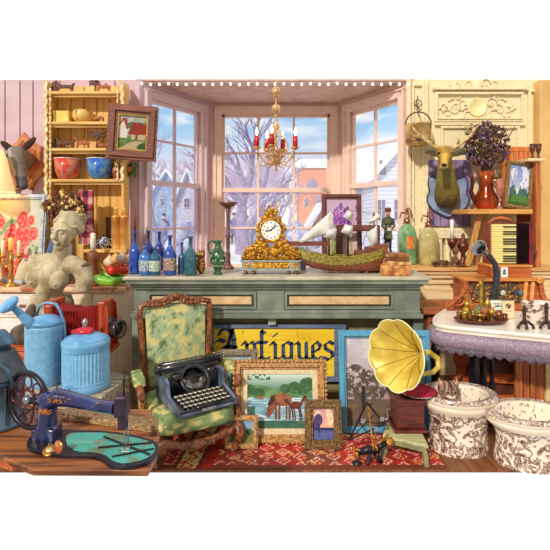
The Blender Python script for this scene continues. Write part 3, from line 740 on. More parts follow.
for a,b in (((329,213),(296,250)),((348,207),(332,256)),((348,207),(364,255)),((374,213),(358,256)),((329,213),(340,257)),((374,213),(385,246)),((348,207),(329,216)),((374,214),(348,210))): m.tube([S_(*a),S_(*b)],.25*s,4)
t.part('rigging',m,rm)
m=MB(); m.box(S_(331,0).x-1.5*s,S_(331,0).x+1.5*s,Y-3*s,Y+3*s,CT,CT+5*s); m.box(S_(366,0).x-1.5*s,S_(366,0).x+1.5*s,Y-3*s,Y+3*s,CT,CT+3.4*s); t.part('stand',m,hullm,bev=.002)
# potted grass behind the ship
x,Yg=XX(300,4.2),4.2; t=T('potted_grass','low pot of yellow green grass between the clock and the ship','plant',(x,Yg,CT))
t.part('pot',MB().lathe([(.05,0),(.075,.09),(.08,.1),(.07,.1),(0,.085)],(x,Yg,CT),16),M('blue_grey_pot',(150,160,190),.4))
m=MB(); rd=random.Random(8)
for k in range(90):
    a=rd.uniform(0,2*PI); r=rd.uniform(0,.05); m.leaf((x+math.cos(a)*r,Yg+math.sin(a)*r,CT+.09),(math.cos(a)*rd.uniform(.02,.12),math.sin(a)*.06,rd.uniform(.08,.17)),.005,bend=.1)
t.part('grass',m,M('yellow_green_grass',(190,180,90),.6,rgb2=(110,130,60),scale=30),kind='stuff')
# ---------------------------------------------------------------- books on the counter
def book(px0,px1,pt,pb,Y,dep,col,label,rz=0,dx=0,group='old books on the counter',name='book',pages='aged_pages'):
    s=Y/F; x0,x1=XX(px0,Y),XX(px1,Y); z0,z1=ZZ(pb,Y),ZZ(pt,Y); xc=(x0+x1)/2; w=x1-x0; h=z1-z0
    t=T(name,label,'book',(xc,Y+dep/2,z0),group,(0,0,rz)); t.loc=Vector((0,0,0)); c=min(.006,h*.14)
    m=MB(); m.box(-w/2,w/2,-dep/2,dep/2,0,c); m.box(-w/2,w/2,-dep/2,dep/2,h-c,h); m.box(-w/2+.002,w/2-.002,-dep/2-c*.6,-dep/2+c,c*.5,h-c*.5)
    for k in range(1,5): m.box(-w/2+w*k/5-.004,-w/2+w*k/5+.004,-dep/2-c-.003,-dep/2,0.002,h-.002)
    t.part('cover',m,col,bev=min(.003,h*.1))
    t.part('pages',MB().box(-w/2+.006,w/2-.006,-dep/2+c,dep/2-.006,c,h-c),M(pages,(232,206,160),.8,rgb2=(190,156,110),scale=120,stretch=(.1,.1,1)))
    return t
tanb=M('tan_leather',(222,160,92),.5,rgb2=(150,86,40),scale=18,bump=.3); redb=M('maroon_leather',(130,50,50),.5,rgb2=(90,30,34),scale=18); olb=M('olive_cloth',(124,128,62),.7,rgb2=(84,92,40),scale=18); brb=M('brown_leather',(136,78,42),.5,rgb2=(110,62,32),scale=18,bump=.3)
Yb=3.80
zz=[CT]
def stackbook(px0,px1,th,dep,col,label,rz,Y,st_=[0]):
    z=st_[0] if st_[0] else CT
    pb=HZ+(H-z)*F/Y; pt=HZ+(H-z-th)*F/Y; b=book(px0,px1,pt,pb,Y,dep,col,label,rz); st_[0]=z+th; return b
a_=[CT]
stackbook(360,383,.055,.16,redb,'thick maroon book at the bottom of the pile under the figurine',.03,4.0,a_)
stackbook(359,384,.05,.16,olb,'thick olive green book on the maroon book',-.05,4.0,a_)
stackbook(361,383,.026,.15,redb,'thin dark red book below the olive top book',.08,4.0,a_)
stackbook(359,385,.026,.15,M('olive_brown_cloth',(140,124,60),.7,rgb2=(96,84,40)),'thin olive brown book on top, beside the figurine',-.02,4.0,a_)
a_=[CT]
stackbook(383,412,.086,.20,tanb,'thickest tan leather book, at the bottom of the counter stack',-.12,3.76,a_)
stackbook(386,411,.035,.18,M('pale_tan_leather',(236,196,138),.5,rgb2=(176,120,66),scale=18),'pale tan book lying on the thick tan one',.1,3.78,a_)
stackbook(386,410,.03,.17,brb,'brown leather book second from the top of the tan stack',-.1,3.78,a_)
stackbook(388,409,.033,.16,M('top_brown_leather',(176,116,66),.5,rgb2=(120,70,38),scale=18),'small brown book on top of the tan stack',.05,3.78,a_)
# soldier figurine on a plinth behind the books
Yf=4.22; s=Yf/F; x=XX(388,Yf); 
t=T('soldier_figurine','painted figurine of a standing man in dark green coat and red cap','figurine',(x,Yf,CT))
zf=ZZ(252,Yf)
t.part('plinth',MB().box(x-.06,x+.06,Yf-.05,Yf+.05,CT,zf),redw,bev=.004)
m=MB(); hgt=43*s
def fz(f): return zf+hgt*f
m.tube([(x,Yf,fz(.45)),(x,Yf,fz(.6)),(x,Yf,fz(.78)),(x,Yf,fz(.84))],[4*s,3.4*s,4.6*s,1.8*s],10); m.ell((x,Yf,fz(.9)),(2.5*s,2.7*s,3*s))
m.lathe([(5*s,0),(3.6*s,9*s)],(x,Yf,fz(.3)),12)
for q in (-1,1):
    m.tube([(x+q*2*s,Yf,fz(.4)),(x+q*2.2*s,Yf,fz(.05))],[2*s,1.4*s],8); m.ell((x+q*2.4*s,Yf-1.4*s,fz(.03)),(1.4*s,2.6*s,1.2*s))
    m.tube([(x+q*4.4*s,Yf,fz(.78)),(x+q*6*s,Yf-s,fz(.6)),(x+q*3*s,Yf-4*s,fz(.52))],[1.8*s,1.5*s,1.1*s],8)
m.ell((x,Yf-2.8*s,fz(.895)),(.6*s,.8*s,.8*s),n=8,h=6)
o=t.part('body',blob(m,.0045,3))
def fc(v):
    f=(v.z-zf)/hgt; 
    if f>.85: return (214,150,110)
    if f>.28: return (66,74,60) if vn(v.x*60,v.z*60,1)<.6 else (110,110,80)
    return (50,50,64)
colour(o,fc,t.loc)
t.part('cap',MB().lathe([(2.7*s,0),(3.4*s,2*s),(3*s,4*s),(0,4.6*s)],(x,Yf,fz(.93)),12),M('dark_red_felt',(120,50,44),.8)); t.part('belt_bag',MB().cbox((x,Yf-5*s,fz(.53)),(4*s,2*s,3.4*s)),M('pale_pouch',(214,206,184),.7),bev=.003)
# ---------------------------------------------------------------- chandelier
Y=4.6; s=Y/F; x=XX(276,Y)
brass=M('brass',(246,206,150),.28,.5,rgb2=(196,140,90),scale=40)
t=T('chandelier','brass chandelier with scrolled arms and red candles hanging in the bay','chandelier',(x,Y,ZZ(88,Y)))
def C_(px,py,dy=0): p=P(px,py,Y); return Vector((p.x,Y+dy*s,p.z))
m=MB().lathe([(2.2*s,0),(4.4*s,-3*s),(5*s,-6*s),(3*s,-9*s),(1.4*s,-11*s)],C_(276,87),14); t.part('ceiling_cup',m,brass)
m=MB(); m.tube([C_(276,80),C_(276,112)],.7*s,6)
for k in range(12): p=C_(276,98+k*2); m.ell(p,(1.1*s,.7*s,1.4*s),n=8,h=6)
t.part('chain',m,brass)
m=MB().lathe([(0,-26*s),(2*s,-24*s),(1*s,-21*s),(4*s,-17*s),(5.4*s,-13*s),(3*s,-9*s),(1.6*s,-5*s),(1.3*s,14*s),(3.4*s,18*s),(3.4*s,20*s),(1*s,24*s),(.8*s,30*s)],C_(276,146),14); t.part('stem',m,brass)
m=MB().lathe([(1*s,0),(4*s,3*s),(5*s,7*s),(3*s,9*s),(1*s,10*s)],C_(276,114),14); t.part('vase_knop',m,brass)
redc=M('red_glass_candle',(206,36,36),.25,rgb2=(150,16,24),scale=20); flame=M('candle_flame',(255,236,190),.5,rgb2=False,emit=3.0)
arms=[(-19,-5),(19,-4),(-4,-17),(7,14),(-9,12)]
for k,(ax,ay) in enumerate(arms):
    b=C_(276,160); e=Vector((x+ax*s,Y+ay*s,ZZ(149,Y))); d=(e-b); d.z=0
    pts=[]
    for i in range(15):
        u=i/14; pts.append(b+d*u+Vector((0,0,(-9*math.sin(PI*u)+11*u)*s)))
    a=MB().tube(pts,.9*s,7)
    for (cu,rr,sg) in ((.70,6.5,1),(.30,5,-1)):
        c=b+d*cu+Vector((0,0,(-2 if sg>0 else 8)*s)); dn=d.normalized(); q=[]
        for i in range(16): an=sg*i/15*2*PI*1.1+1; r_=rr*s*(1-.6*i/15); q.append(c+dn*math.cos(an)*r_+Vector((0,0,math.sin(an)*r_)))
        a.tube(q,.6*s,6)
    ao=t.part('arm',a,brass)
    t.part('drip_pan',MB().lathe([(1*s,-2*s),(4*s,0),(4.6*s,1.2*s),(2*s,.8*s),(2.2*s,3*s),(0,3*s)],e,14),brass,parent=ao)
    t.part('candle',MB().lathe([(2.5*s,1.5*s),(2.7*s,7*s),(2.2*s,12*s),(.6*s,12.6*s)],e,12),redc,parent=ao)
    t.part('flame',MB().lathe([(.6*s,0),(1.5*s,2.6*s),(1*s,5.6*s),(0,9*s)],e+Vector((0,0,12.6*s)),10),flame,parent=ao)
m=MB()
for sd in (-1,1):
    q=[C_(276+sd*(2+10*math.sin(u*PI)),132+u*30) for u in [i/12 for i in range(13)]]; m.tube(q,.7*s,6)
    q=[C_(276+sd*(4+4*math.cos(i*.5)),134+3*math.sin(i*.5)) for i in range(11)]; m.tube(q,.6*s,5)
t.part('scrollwork',m,brass)
# ================================================================ left side: dresser, shelf and what stands on them
gw=wood('golden_pine',(246,206,120),(222,166,80),'z',6); gwx=wood('pine_shelf',(246,206,122),(208,150,74),'x',8)
creamw=M('cream_cupboard',(246,232,206),.5,rgb2=(232,212,182),scale=6); whitew=M('white_cupboard',(246,240,236),.5,rgb2=(232,222,220),scale=6)
wt=M('worn_marbled_top',(238,200,160),.4,rgb2=(176,104,70),scale=12,lo=.42,hi=.55)
LT=.91
t=T('kitchen_dresser','cream painted low cupboard with worn wooden top under the shelf','cupboard',(-2.3,4.6,0))
xr=XX(124.5,4.3)
t.part('worktop',MB().box(-3.3,xr+.01,4.28,4.89,LT-.045,LT),wt,bev=.006)
m=MB(); m.box(-3.28,xr-.02,4.33,4.88,.0,LT-.045); t.part('body',m,creamw)
t.part('plinth',MB().box(-3.28,xr-.03,4.31,4.33,.0,.08),M('dark_plinth',(120,90,70),.6))
for k,(a,b) in enumerate(((-3.26,-2.68),(-2.66,-2.10),(-2.08,-1.76),(-1.74,xr-.03))):
    wm=whitew if k<2 else creamw
    f=MB(); f.box(a,b,4.31,4.33,.10,.60); f.box(a+.05,b-.05,4.30,4.315,.15,.55)
    d=t.part('door',f,wm,bev=.004); t.part('knob',MB().ell((b-.04,4.29,.40),.014,n=10,h=8),M('brown_knob',(130,80,50),.4),parent=d)
    f=MB(); f.box(a,b,4.31,4.33,.62,.84); f.box(a+.03,b-.03,4.302,4.315,.65,.81)
    d=t.part('drawer',f,wm,bev=.004); t.part('handle',MB().box((a+b)/2-.06,(a+b)/2+.06,4.285,4.305,.72,.745),M('brown_knob',(130,80,50),.4),parent=d,bev=.004)
# --- open shelf
SY=4.66
def SX(px): return XX(px,SY)
t=T('open_shelf','golden pine open shelf unit with scalloped white-edged side rails','shelf',(SX(84),4.8,LT))
m=MB(); e=[45,58,71,84.5,97,110,123]
for a,b in zip(e,e[1:]): m.box(XX(a,4.86)+.006,XX(b,4.86)-.006,4.855,4.875,LT,2.99)
m.box(XX(45,4.86),XX(123,4.86),4.876,4.889,LT,2.985)
t.part('back_board',m,gw,bev=.002)
SZ={1:ZZ(91,SY),2:ZZ(121.5,SY),3:ZZ(148,SY),4:ZZ(179,SY),5:ZZ(249,SY)}
for k,z in SZ.items():
    a,b=(SX(45),SX(123)) if k<5 else (SX(84),SX(129))
    m=MB(); m.box(a,b,SY-(.1 if k==5 else 0),4.86,z-.028,z); t.part('shelf_board',m,gwx,bev=.003)
    if k<5: t.part('shelf_rail',MB().box(a+.01,b-.01,SY+.03,SY+.045,z-.055,z-.028),gwx)
for px in (46,122):
    m=MB(); m.box(SX(px)-.012,SX(px)+.012,SY+.02,4.86,LT,2.99); t.part('side_panel',m,gw)
    poly=[]; z=ZZ(181,SY) if px==122 else 1.3
    sgn=-1
    zz_=z; zt_=2.99; n=int((zt_-zz_)/.012)
    for i in range(n+1): q=zz_+(zt_-zz_)*i/n; poly.append((SX(px)+.008+.014*abs(math.sin((q-zz_)*PI/.095)),q))
    poly+= [(p[0]-.03,p[1]) for i,p in enumerate(reversed(poly))]
    t.part('scalloped_rail',MB().prism(poly,SY-.012,SY+.01),M('white_gold_edge',(252,238,190),.4,rgb2=(214,170,96),scale=30))
    m=MB()
    for i in range(int((zt_-zz_)/.095)): m.lathe([(.007,0),(.016,.02),(.007,.045),(.014,.07),(.007,.095)],(SX(px)+.045*(1 if px<84 else -1),SY+.0,zz_+i*.095),10)
    t.part('turned_rail',m,M('white_gold_edge'))
# carved animals
def cut(name,label,px,z,hpx,pts,m,Y=4.72,cat='figurine'):
    s=Y/F; x=XX(px,Y); mm=MB().prism([(x+a*hpx*s,z+b*hpx*s) for a,b in pts],Y-.012,Y+.012); return single(name,mm,label,cat,(x,Y,z),m,bev=.003,group='carved wooden animals on the shelves')
dk=M('dark_carved_wood',(110,62,30),.6,rgb2=(70,36,18),scale=30); rd_=M('red_carved_wood',(186,106,56),.6,rgb2=(140,70,34),scale=30)
CATP=[(-.5,0),(.5,0),(.45,.12),(.3,.1),(.35,.4),(.15,.65),(.18,.95),(.05,.85),(-.1,.95),(-.2,.75),(-.15,.55),(-.4,.3)]
DOGP=[(-.8,0),(-.65,0),(-.55,.35),(.35,.35),(.45,0),(.6,0),(.6,.5),(.75,.8),(.6,.75),(.45,.62),(-.55,.65),(-.7,.95),(-.85,1.0),(-1.1,.8),(-.85,.7),(-.8,.4)]
CAMP=[(-.55,0),(-.45,0),(-.38,.35),(.3,.35),(.4,0),(.52,0),(.5,.4),(.55,.55),(.35,.6),(.2,.8),(0,.62),(-.2,.6),(-.4,.62),(-.5,.95),(-.7,1),(-.78,.88),(-.6,.82),(-.55,.5)]
TREEP=[(-.06,0),(.08,0),(.03,.4),(.1,.6),(.35,.62),(.5,.7),(.2,.78),(.45,.85),(.3,1),(-.3,1.02),(-.55,.9),(-.2,.85),(-.5,.72),(-.35,.62),(-.05,.62),(-.02,.4)]
for k,nm in ((1,'top shelf'),(3,'shelf above the bowls')):
    z=SZ[k]; dx=0 if k==1 else 1
    cut('carved_cat','dark carved wooden cat figure on the %s'%nm,54+dx,z,11,CATP,dk)
    cut('carved_dog','dark carved wooden dog figure on the %s'%nm,66+dx,z,12,DOGP,dk)
    cut('carved_camel','reddish carved wooden camel figure on the %s'%nm,(104 if k==1 else 83),z,12,CAMP,rd_)
    cut('carved_tree','flat-topped dark carved tree on the %s'%nm,(95 if k==1 else 97),z,(12 if k==1 else 19),TREEP,dk)
cut('carved_goat','small reddish carved goat on the second shelf',99,SZ[2],9,CAMP,rd_); cut('carved_goat','small reddish carved goat under the tree, right end of the third shelf',105,SZ[3],8,DOGP,rd_)
Y=4.76; s=Y/F
single('bread_block',MB().box(XX(55,Y),XX(71,Y),Y-.05,Y+.05,SZ[2],SZ[2]+12*s),'pale yellow scalloped wooden box on the second shelf','box',(XX(63,Y),Y,SZ[2]),M('pale_yellow_wood',(252,226,120),.5,rgb2=(232,190,80),scale=16),bev=.012)
x=XX(83,Y); t=T('wooden_bowl','round golden bowl with dark scorched patches on the second shelf','bowl',(x,Y,SZ[2]))
t.part('bowl',MB().lathe([(4*s,0),(8*s,2*s),(10*s,6*s),(9.6*s,11*s),(8*s,13*s),(7.4*s,12.4*s),(8.6*s,7*s),(0,3*s)],(x,Y,SZ[2]),24),M('gold_bowl',(238,196,110),.3,rgb2=(112,66,30),scale=11,lo=.36,hi=.46,coat=.4))
def cbowl(px,c1,c2,label):
    x=XX(px,Y); m=MB().lathe([(6*s,0),(9.4*s,2*s),(11.8*s,9*s),(13*s,20.5*s),(12.4*s,20.5*s),(11*s,9*s),(8*s,3*s),(0,2.6*s)],(x,Y,SZ[4]),28)
    t=T('glazed_bowl',label,'bowl',(x,Y,SZ[4]),'glazed bowls on the lower pine shelf'); t.part('bowl',m,M('bowl_glaze_%d'%px,c1,.12,rgb2=c2,scale=8,coat=.8,lo=.42,hi=.58,dist=1.5))
    t.part('rim',MB().tube([(x+math.cos(a*PI/12)*12.8*s,Y+math.sin(a*PI/12)*12.8*s,SZ[4]+20.5*s) for a in range(24)],.5*s,6,closed=True),M('pale_rim',(240,230,230),.2))
cbowl(67.5,(222,52,40),(206,130,96),'red glazed bowl with brownish pink centre on the pine shelf')
cbowl(100,(30,92,206),(96,150,196),'blue glazed bowl on the pine shelf')
x=XX(116.5,Y); t=T('brown_jug','small brown jug at the right end of the bowl shelf','jug',(x,Y,SZ[4])); bj=M('brown_glaze',(190,116,48),.25,rgb2=(110,56,24),scale=20,coat=.5)
t.part('body',MB().lathe([(2.6*s,0),(4.4*s,5*s),(4.2*s,10*s),(2.2*s,14*s),(3*s,18*s),(2.4*s,18*s)],(x,Y,SZ[4]),16),bj); t.part('handle',MB().tube([(x+3*s,Y,SZ[4]+16*s),(x+6*s,Y,SZ[4]+13*s),(x+4*s,Y,SZ[4]+6*s)],.6*s,6),bj)
# hanging green sprig with a red flower
Y2=4.84; x=XX(131,Y2); t=T('hanging_sprig','bunch of green leaves with a red flower hanging beside the shelf','plant',(x,Y2,ZZ(160,Y2)))
m=MB(); rd=random.Random(2)
for k in range(46): m.leaf((x+rd.uniform(-.05,.05),Y2-.02,ZZ(162,Y2)-rd.uniform(0,.13)),(rd.uniform(-.06,.07),rd.uniform(-.05,.0),rd.uniform(-.08,.01)),.014)
t.part('leaves',m,M('sprig_green',(96,160,50),.5,rgb2=(40,90,30),scale=40)); 
m=MB()
for k in range(8): m.ell((x-.01+.02*math.cos(k),Y2-.06,ZZ(170,Y2)+.02*math.sin(k)),(.014,.01,.014),n=8,h=6)
t.part('flower',m,M('sprig_red',(220,60,50),.5,rgb2=(240,170,60),scale=60))
# village picture
def village(u,v):
    c=mix((150,160,150),(206,214,216),v)
    if v>.72+.08*vn(u*7,1,3): c=mix((150,150,120),(196,200,200),vn(u*9,v*9,2))
    elif v>.62: c=(92,112,70)
    if v<.42: c=mix((70,110,52),(124,150,76),fbm(u*8,v*8,3))
    if inpoly(u,v,[(.02,.35),(.02,.62),(.2,.85),(.32,.62),(.34,.35)]): c=(226,220,206)
    if inpoly(u,v,[(.0,.60),(.18,.90),(.3,.88),(.36,.58),(.3,.58),(.2,.82)]): c=(150,70,50)
    if inpoly(u,v,[(.34,.45),(.5,.8),(.95,.72),(1,.5),(.98,.44)]): c=mix((176,60,44),(120,44,36),fbm(u*20,v*20,1))
    if inpoly(u,v,[(.44,.44),(1,.46),(1,.3),(.44,.32)]): c=(196,176,140) if vn(u*16,v*3,2)>.4 else (90,66,50)
    if inpoly(u,v,[(0,0),(.5,.26),(.9,.28),(.6,.1),(.8,0)]): c=(196,170,130)
    if inel(u,v,.85,.12,.16,.1): c=(50,84,44)
    return mix(c,tuple(x*.8 for x in c),fbm(u*25,v*25,8)*.5)
picture('framed_picture','brown framed picture of a red roofed village hanging at the shelf corner','picture',107,155,105,160,4.60,.095,wood('picture_brown_wood',(150,92,70),(100,56,44),'x',14),village,60,70,tilt=2,yaw=10,depth=.045,lip=M('gilt_lip',(210,170,90),.3,.5),roll=3)
# --- donkey head on orange plaque
Y=4.88; s=Y/F
t=T('donkey_head_mount','grey donkey head mounted on a pointed orange wooden plaque on the wall','trophy',(XX(26,Y),4.9,ZZ(175,Y)))
pl=[(24,132),(30,140),(42,146),(41,158),(45,172),(36,182),(32,190),(24,186),(14,192),(8,178),(4,170),(10,158),(7,148),(17,142)]
m=MB().prism([(XX(a,Y),ZZ(b,Y)) for a,b in pl],4.86,4.90); t.part('plaque',m,M('orange_wood_plaque',(220,146,92),.4,rgb2=(166,92,52),scale=9),bev=.008)
pl2=[(24+(a-24)*.72,160+(b-160)*.72) for a,b in pl]
t.part('plaque_moulding',MB().prism([(XX(a,Y),ZZ(b,Y)) for a,b in pl2],4.85,4.862),M('orange_wood_dark',(196,104,52),.4,rgb2=(150,70,32),scale=9),bev=.005)
def D_(px,py,yy): return P(px,py,Y)+Vector((0,yy,0))
m=MB(); m.tube([D_(27,162,-.02),D_(26,158,-.14),D_(28,158,-.22)],[.10,.11,.10],14)
m.tube([D_(28,154,-.2),D_(31,164,-.26),D_(36,177,-.30),D_(40,188,-.33)],[.095,.082,.058,.052],14); m.ell(D_(40.5,188,-.34),(.05,.046,.042))
for q in (-1,1): m.ell(D_(27+q*6,158,-.27),(.02,.02,.018)); 
b=blob(m,.009,4); o=t.part('head',b)
def dc(v):
    z=v.z; c=mix((150,140,130),(108,98,92),fbm(v.x*60,v.z*60,3)); f=(ZZ(160,Y)-z)/(26*s)
    if f>.75: c=(92,84,92)
    if abs(v.x-(XX(27,Y)+f*.1))<.02 and f<.7: c=mix(c,(196,186,170),.6)
    return c
colour(o,dc,t.loc)
for a,b_,ang in ((19,150,-.9),(39,147,.8)):
    m=MB(); c=D_(a,b_,-.2); m.ell(c,(.036,.02,.10),rot=(0,ang,0)); t.part('ear',m,M('dark_brown_fur',(70,46,34),.9,rgb2=(40,24,20),scale=40))
for q in (-1,1): t.part('eye',MB().ell(D_(28+q*6,159,-.29),.013,n=10,h=8),M('black_gloss',(16,12,12),.1))
for q in (-1,1): t.part('nostril',MB().ell(D_(40.5+q*3,189,-.385),(.011,.008,.014),n=8,h=6),M('black_gloss'))
# --- lamp at the far left
Y=4.42; s=Y/F; x=XX(-6,Y)
t=T('table_lamp','lamp with glowing cream fabric shade at the left edge on the cupboard','lamp',(x,Y,LT))
shade=M('lamp_shade_fabric',(255,226,160),.8,rgb2=False,emit=.35)
t.part('lamp_shade',MB().lathe([(19*s,0),(9*s,42*s),(8.6*s,42*s),(18.6*s,0)],(x,Y,ZZ(192,Y)),28,cap=False),shade)
t.part('stem',MB().lathe([(9*s,0),(9*s,2*s),(3*s,5*s),(5*s,14*s),(7*s,26*s),(5*s,40*s),(2*s,52*s),(1.4*s,100*s)],(x,Y,LT),18),M('amber_glaze',(236,170,70),.2,rgb2=(190,110,30),scale=12,coat=.6))
light('POINT','lamp_bulb',(x,Y,ZZ(178,Y)),3.0,(1,.72,.36),.06)
# rose picture
rnd=random.Random(21); rs=[(rnd.gauss(.5,.2),rnd.gauss(.42,.2),rnd.uniform(.05,.1),rnd.random()) for _ in range(46)]
def roses(u,v):
    c=mix((234,186,130),(176,190,186),min(1,u*.7+v*.5)); c=mix(c,(232,214,188),fbm(u*4,v*4,2)*.5)
    if fbm(u*10,v*10,6)>.62 and v<.75: c=(120,160,120)
    for a,b,r,k in rs:
        d=math.hypot(u-a,(v-b)*1.15)
        if d<r: c=mix((222,50,56),(255,170,150),(math.sin(d*90+k*9)+1)/2*.8)
    return c
silv=M('silver_blue_frame',(206,216,224),.35,.2,rgb2=(160,172,188),scale=24)
picture('framed_picture','silver framed picture of red and pink roses on the cupboard','picture',-12,45,194,284,4.52,.05,silv,roses,60,90,tilt=5,yaw=-6,depth=.03)
# brass candelabrum with amber candles
Y=4.36; s=Y/F; x=XX(11,Y); t=T('brass_candelabrum','brass two-armed candelabrum with pale candles in front of the rose picture','candlestick',(x,Y,LT))
br2=M('bright_brass',(240,180,80),.25,.6,rgb2=(170,100,30),scale=30)
m=MB().lathe([(7*s,0),(7*s,1.5*s),(2*s,4*s),(3*s,9*s),(1.4*s,14*s),(3*s,20*s),(1.4*s,25*s),(1.6*s,36*s)],(x,Y,LT),14); t.part('stem',m,br2)
for a,c in ((-1,0),(1,0)):
    m=MB().tube([(x,Y,LT+22*s),(x+a*5*s,Y,LT+19*s),(x+a*8*s,Y,LT+24*s),(x+a*8*s,Y,LT+29*s)],1*s,7); m.lathe([(1*s,0),(3.4*s,2*s),(2*s,4*s)],(x+a*8*s,Y,LT+28*s),12); ao=t.part('arm',m,br2)
    t.part('candle',MB().lathe([(1.7*s,0),(1.6*s,14*s),(.3*s,15*s)],(x+a*8*s,Y,LT+31*s),10),M('cream_candle',(255,236,190),.5,rgb2=False,emit=.1),parent=ao)
t.part('candle',MB().lathe([(2.4*s,0),(2.2*s,12*s),(.3*s,13*s)],(x,Y,LT+36*s),10),M('amber_candle',(255,200,90),.4,rgb2=False,emit=.2))
# dried flowers in a blue jug
Y=4.50; s=Y/F; x=XX(60,Y); t=T('dried_flower_jug','blue jug of dried brown and cream flowers behind the statue head','vase',(x,Y,LT))
t.part('jug',MB().lathe([(9*s,0),(13*s,12*s),(13*s,30*s),(8*s,46*s),(9*s,56*s),(8*s,56*s)],(x,Y,LT),22),M('blue_jug_glaze',(84,120,170),.3,rgb2=(50,76,120),scale=8,coat=.4))
def flowers(t,c,rx,rz,n,seed,cols,r0=.012,r1=.026,ry=.08):
    rd=random.Random(seed)
    for k,(nm,col) in enumerate(cols):
        m=MB()
        for i in range(n//len(cols)):
            a=rd.uniform(0,2*PI);q=math.sqrt(rd.random()); p=Vector(c)+Vector((math.cos(a)*q*rx,rd.uniform(-ry,ry*.5),math.sin(a)*q*rz)); r=rd.uniform(r0,r1)
            m.ell(p,(r,r*.8,r),n=7,h=5)
            for j in range(3): an=rd.uniform(0,6.3); m.leaf(p,(math.cos(an)*r*2,-r,math.sin(an)*r*2),r*.4)
        t.part('blossoms' if k==0 else 'seed_heads',m,col,kind='stuff')
df=[('a',M('dry_brown',(120,80,48),.9,rgb2=(70,44,28),scale=30)),('b',M('dry_red',(150,76,66),.9,rgb2=(100,44,44),scale=30)),('c',M('dry_cream',(238,216,150),.9,rgb2=(200,170,100),scale=30))]
flowers(t,(XX(66,Y),Y-.04,ZZ(206,Y)),19*s,14*s,150,5,df)
m=MB(); rd=random.Random(3)
for k in range(26): m.tube([(x,Y,LT+52*s),(x+rd.uniform(-.1,.22),Y+rd.uniform(-.08,.03),ZZ(206,Y)+rd.uniform(-.08,.1))],.003,4)
t.part('stem',m,M('dry_stem',(130,110,60),.9),kind='stuff')
# checked cloth
Y=4.62; s=Y/F
def check(u,v):
    a=int(u*3.4)%2; b=int(v*8)%2
    c=(210,90,96) if a!=b else ((96,40,80) if a else (240,206,190)); return mix(c,(60,20,50),fbm(u*9,v*20,3)*.35)
t=T('checked_cloth','red white and purple checked cloth hanging from the pine shelf','cloth',(XX(86,Y),Y,ZZ(244,Y))); t.loc=Vector((0,0,0))
m=MB(); w=16*s;h=ZZ(190,Y)-ZZ(244,Y);vs=[];n=24;kk=40
for side in (0,1):
    for j in range(kk+1):
        for i in range(n+1): vs.append((-w/2+w*i/n,.012*math.sin(i/n*9+j*.05)+side*.006,h*j/kk))
fs=[]
for j in range(kk):
    for i in range(n): a=j*(n+1)+i; o_=(n+1)*(kk+1); fs.append((a,a+1,a+n+2,a+n+1)); fs.append((o_+a,o_+a+n+1,o_+a+n+2,o_+a+1))
m.add(vs,fs,True); o=t.part('cloth',m); colour(o,lambda v: check((v.x+w/2)/w,v.z/h),(0,0,0))
# white candle on turned stick
Y=4.40; s=Y/F; x=XX(93,Y); t=T('wooden_candlestick','turned brown wooden candlestick with short white candle right of the statue','candlestick',(x,Y,LT))
t.part('stem',MB().lathe([(8*s,0),(8*s,3*s),(3*s,6*s),(6*s,14*s),(3*s,20*s),(5*s,26*s),(5.4*s,33*s),(2*s,35*s)],(x,Y,LT),16),brb); t.part('candle',MB().lathe([(2.6*s,0),(2.5*s,17*s),(.4*s,18*s)],(x,Y,LT+35*s),14),M('white_candle',(250,244,230),.5))
# lower shelf: teapot, tin, canisters
Y=4.76; s=Y/F; z=SZ[5]; x=XX(103,Y)
t=T('teapot','small blue and white patterned teapot on the short lower shelf','teapot',(x,Y,z)); bw=M('blue_white_china',(226,232,240),.2,rgb2=(40,70,130),scale=55,lo=.48,hi=.54,coat=.5)
t.part('body',MB().lathe([(4*s,0),(7*s,4*s),(7*s,8*s),(4*s,11*s),(1*s,12*s)],(x,Y,z),20),bw); t.part('handle',MB().tube([(x+5*s,Y,z+9*s),(x+10*s,Y,z+9*s),(x+10*s,Y,z+4*s),(x+6*s,Y,z+3*s)],.7*s,6),bw)
t.part('spout',MB().tube([(x-6*s,Y,z+3*s),(x-9*s,Y,z+6*s),(x-10*s,Y,z+10*s)],[1.4*s,1*s,.7*s],7),bw); t.part('lid_knob',MB().ell((x,Y,z+12.6*s),1.1*s,n=8,h=6),bw)
x=XX(106.5,Y); t=T('dark_tin','dark brown mottled square tin behind the teapot','tin',(x,Y+.06,z))
t.part('body',MB().box(x-3.6*s,x+3.6*s,Y+.075,Y+.12,z,z+30*s),M('mottled_dark_tin',(120,96,66),.4,rgb2=(66,44,34),scale=50),bev=.003); t.part('lid',MB().box(x-3.8*s,x+3.8*s,Y+.073,Y+.122,z+28*s,z+31*s),M('mottled_dark_tin'),bev=.002)
Y=4.62; s=Y/F
can=M('golden_canister',(250,206,110),.25,.45,rgb2=(206,130,60),scale=5)
for px,lb in ((116,'tall golden canister with a knobbed lid, next to the dark tin'),(124.5,'tall golden canister with a knobbed lid, at the shelf end')):
    x=XX(px,Y); t=T('canister',lb,'canister',(x,Y,z),'golden canisters on the lower shelf')
    t.part('body',MB().lathe([(4.6*s,0),(4.8*s,s),(4.5*s,2*s),(4.5*s,30*s),(4.8*s,31*s)],(x,Y,z),20),can)
    lo=t.part('lid',MB().lathe([(4.9*s,31*s),(4.6*s,33*s),(2*s,34.6*s)],(x,Y,z),20),can); t.part('knob',MB().lathe([(1.6*s,34*s),(2.3*s,37*s),(2*s,40*s),(2.4*s,41*s),(0,42*s)],(x,Y,z),12),can,parent=lo)
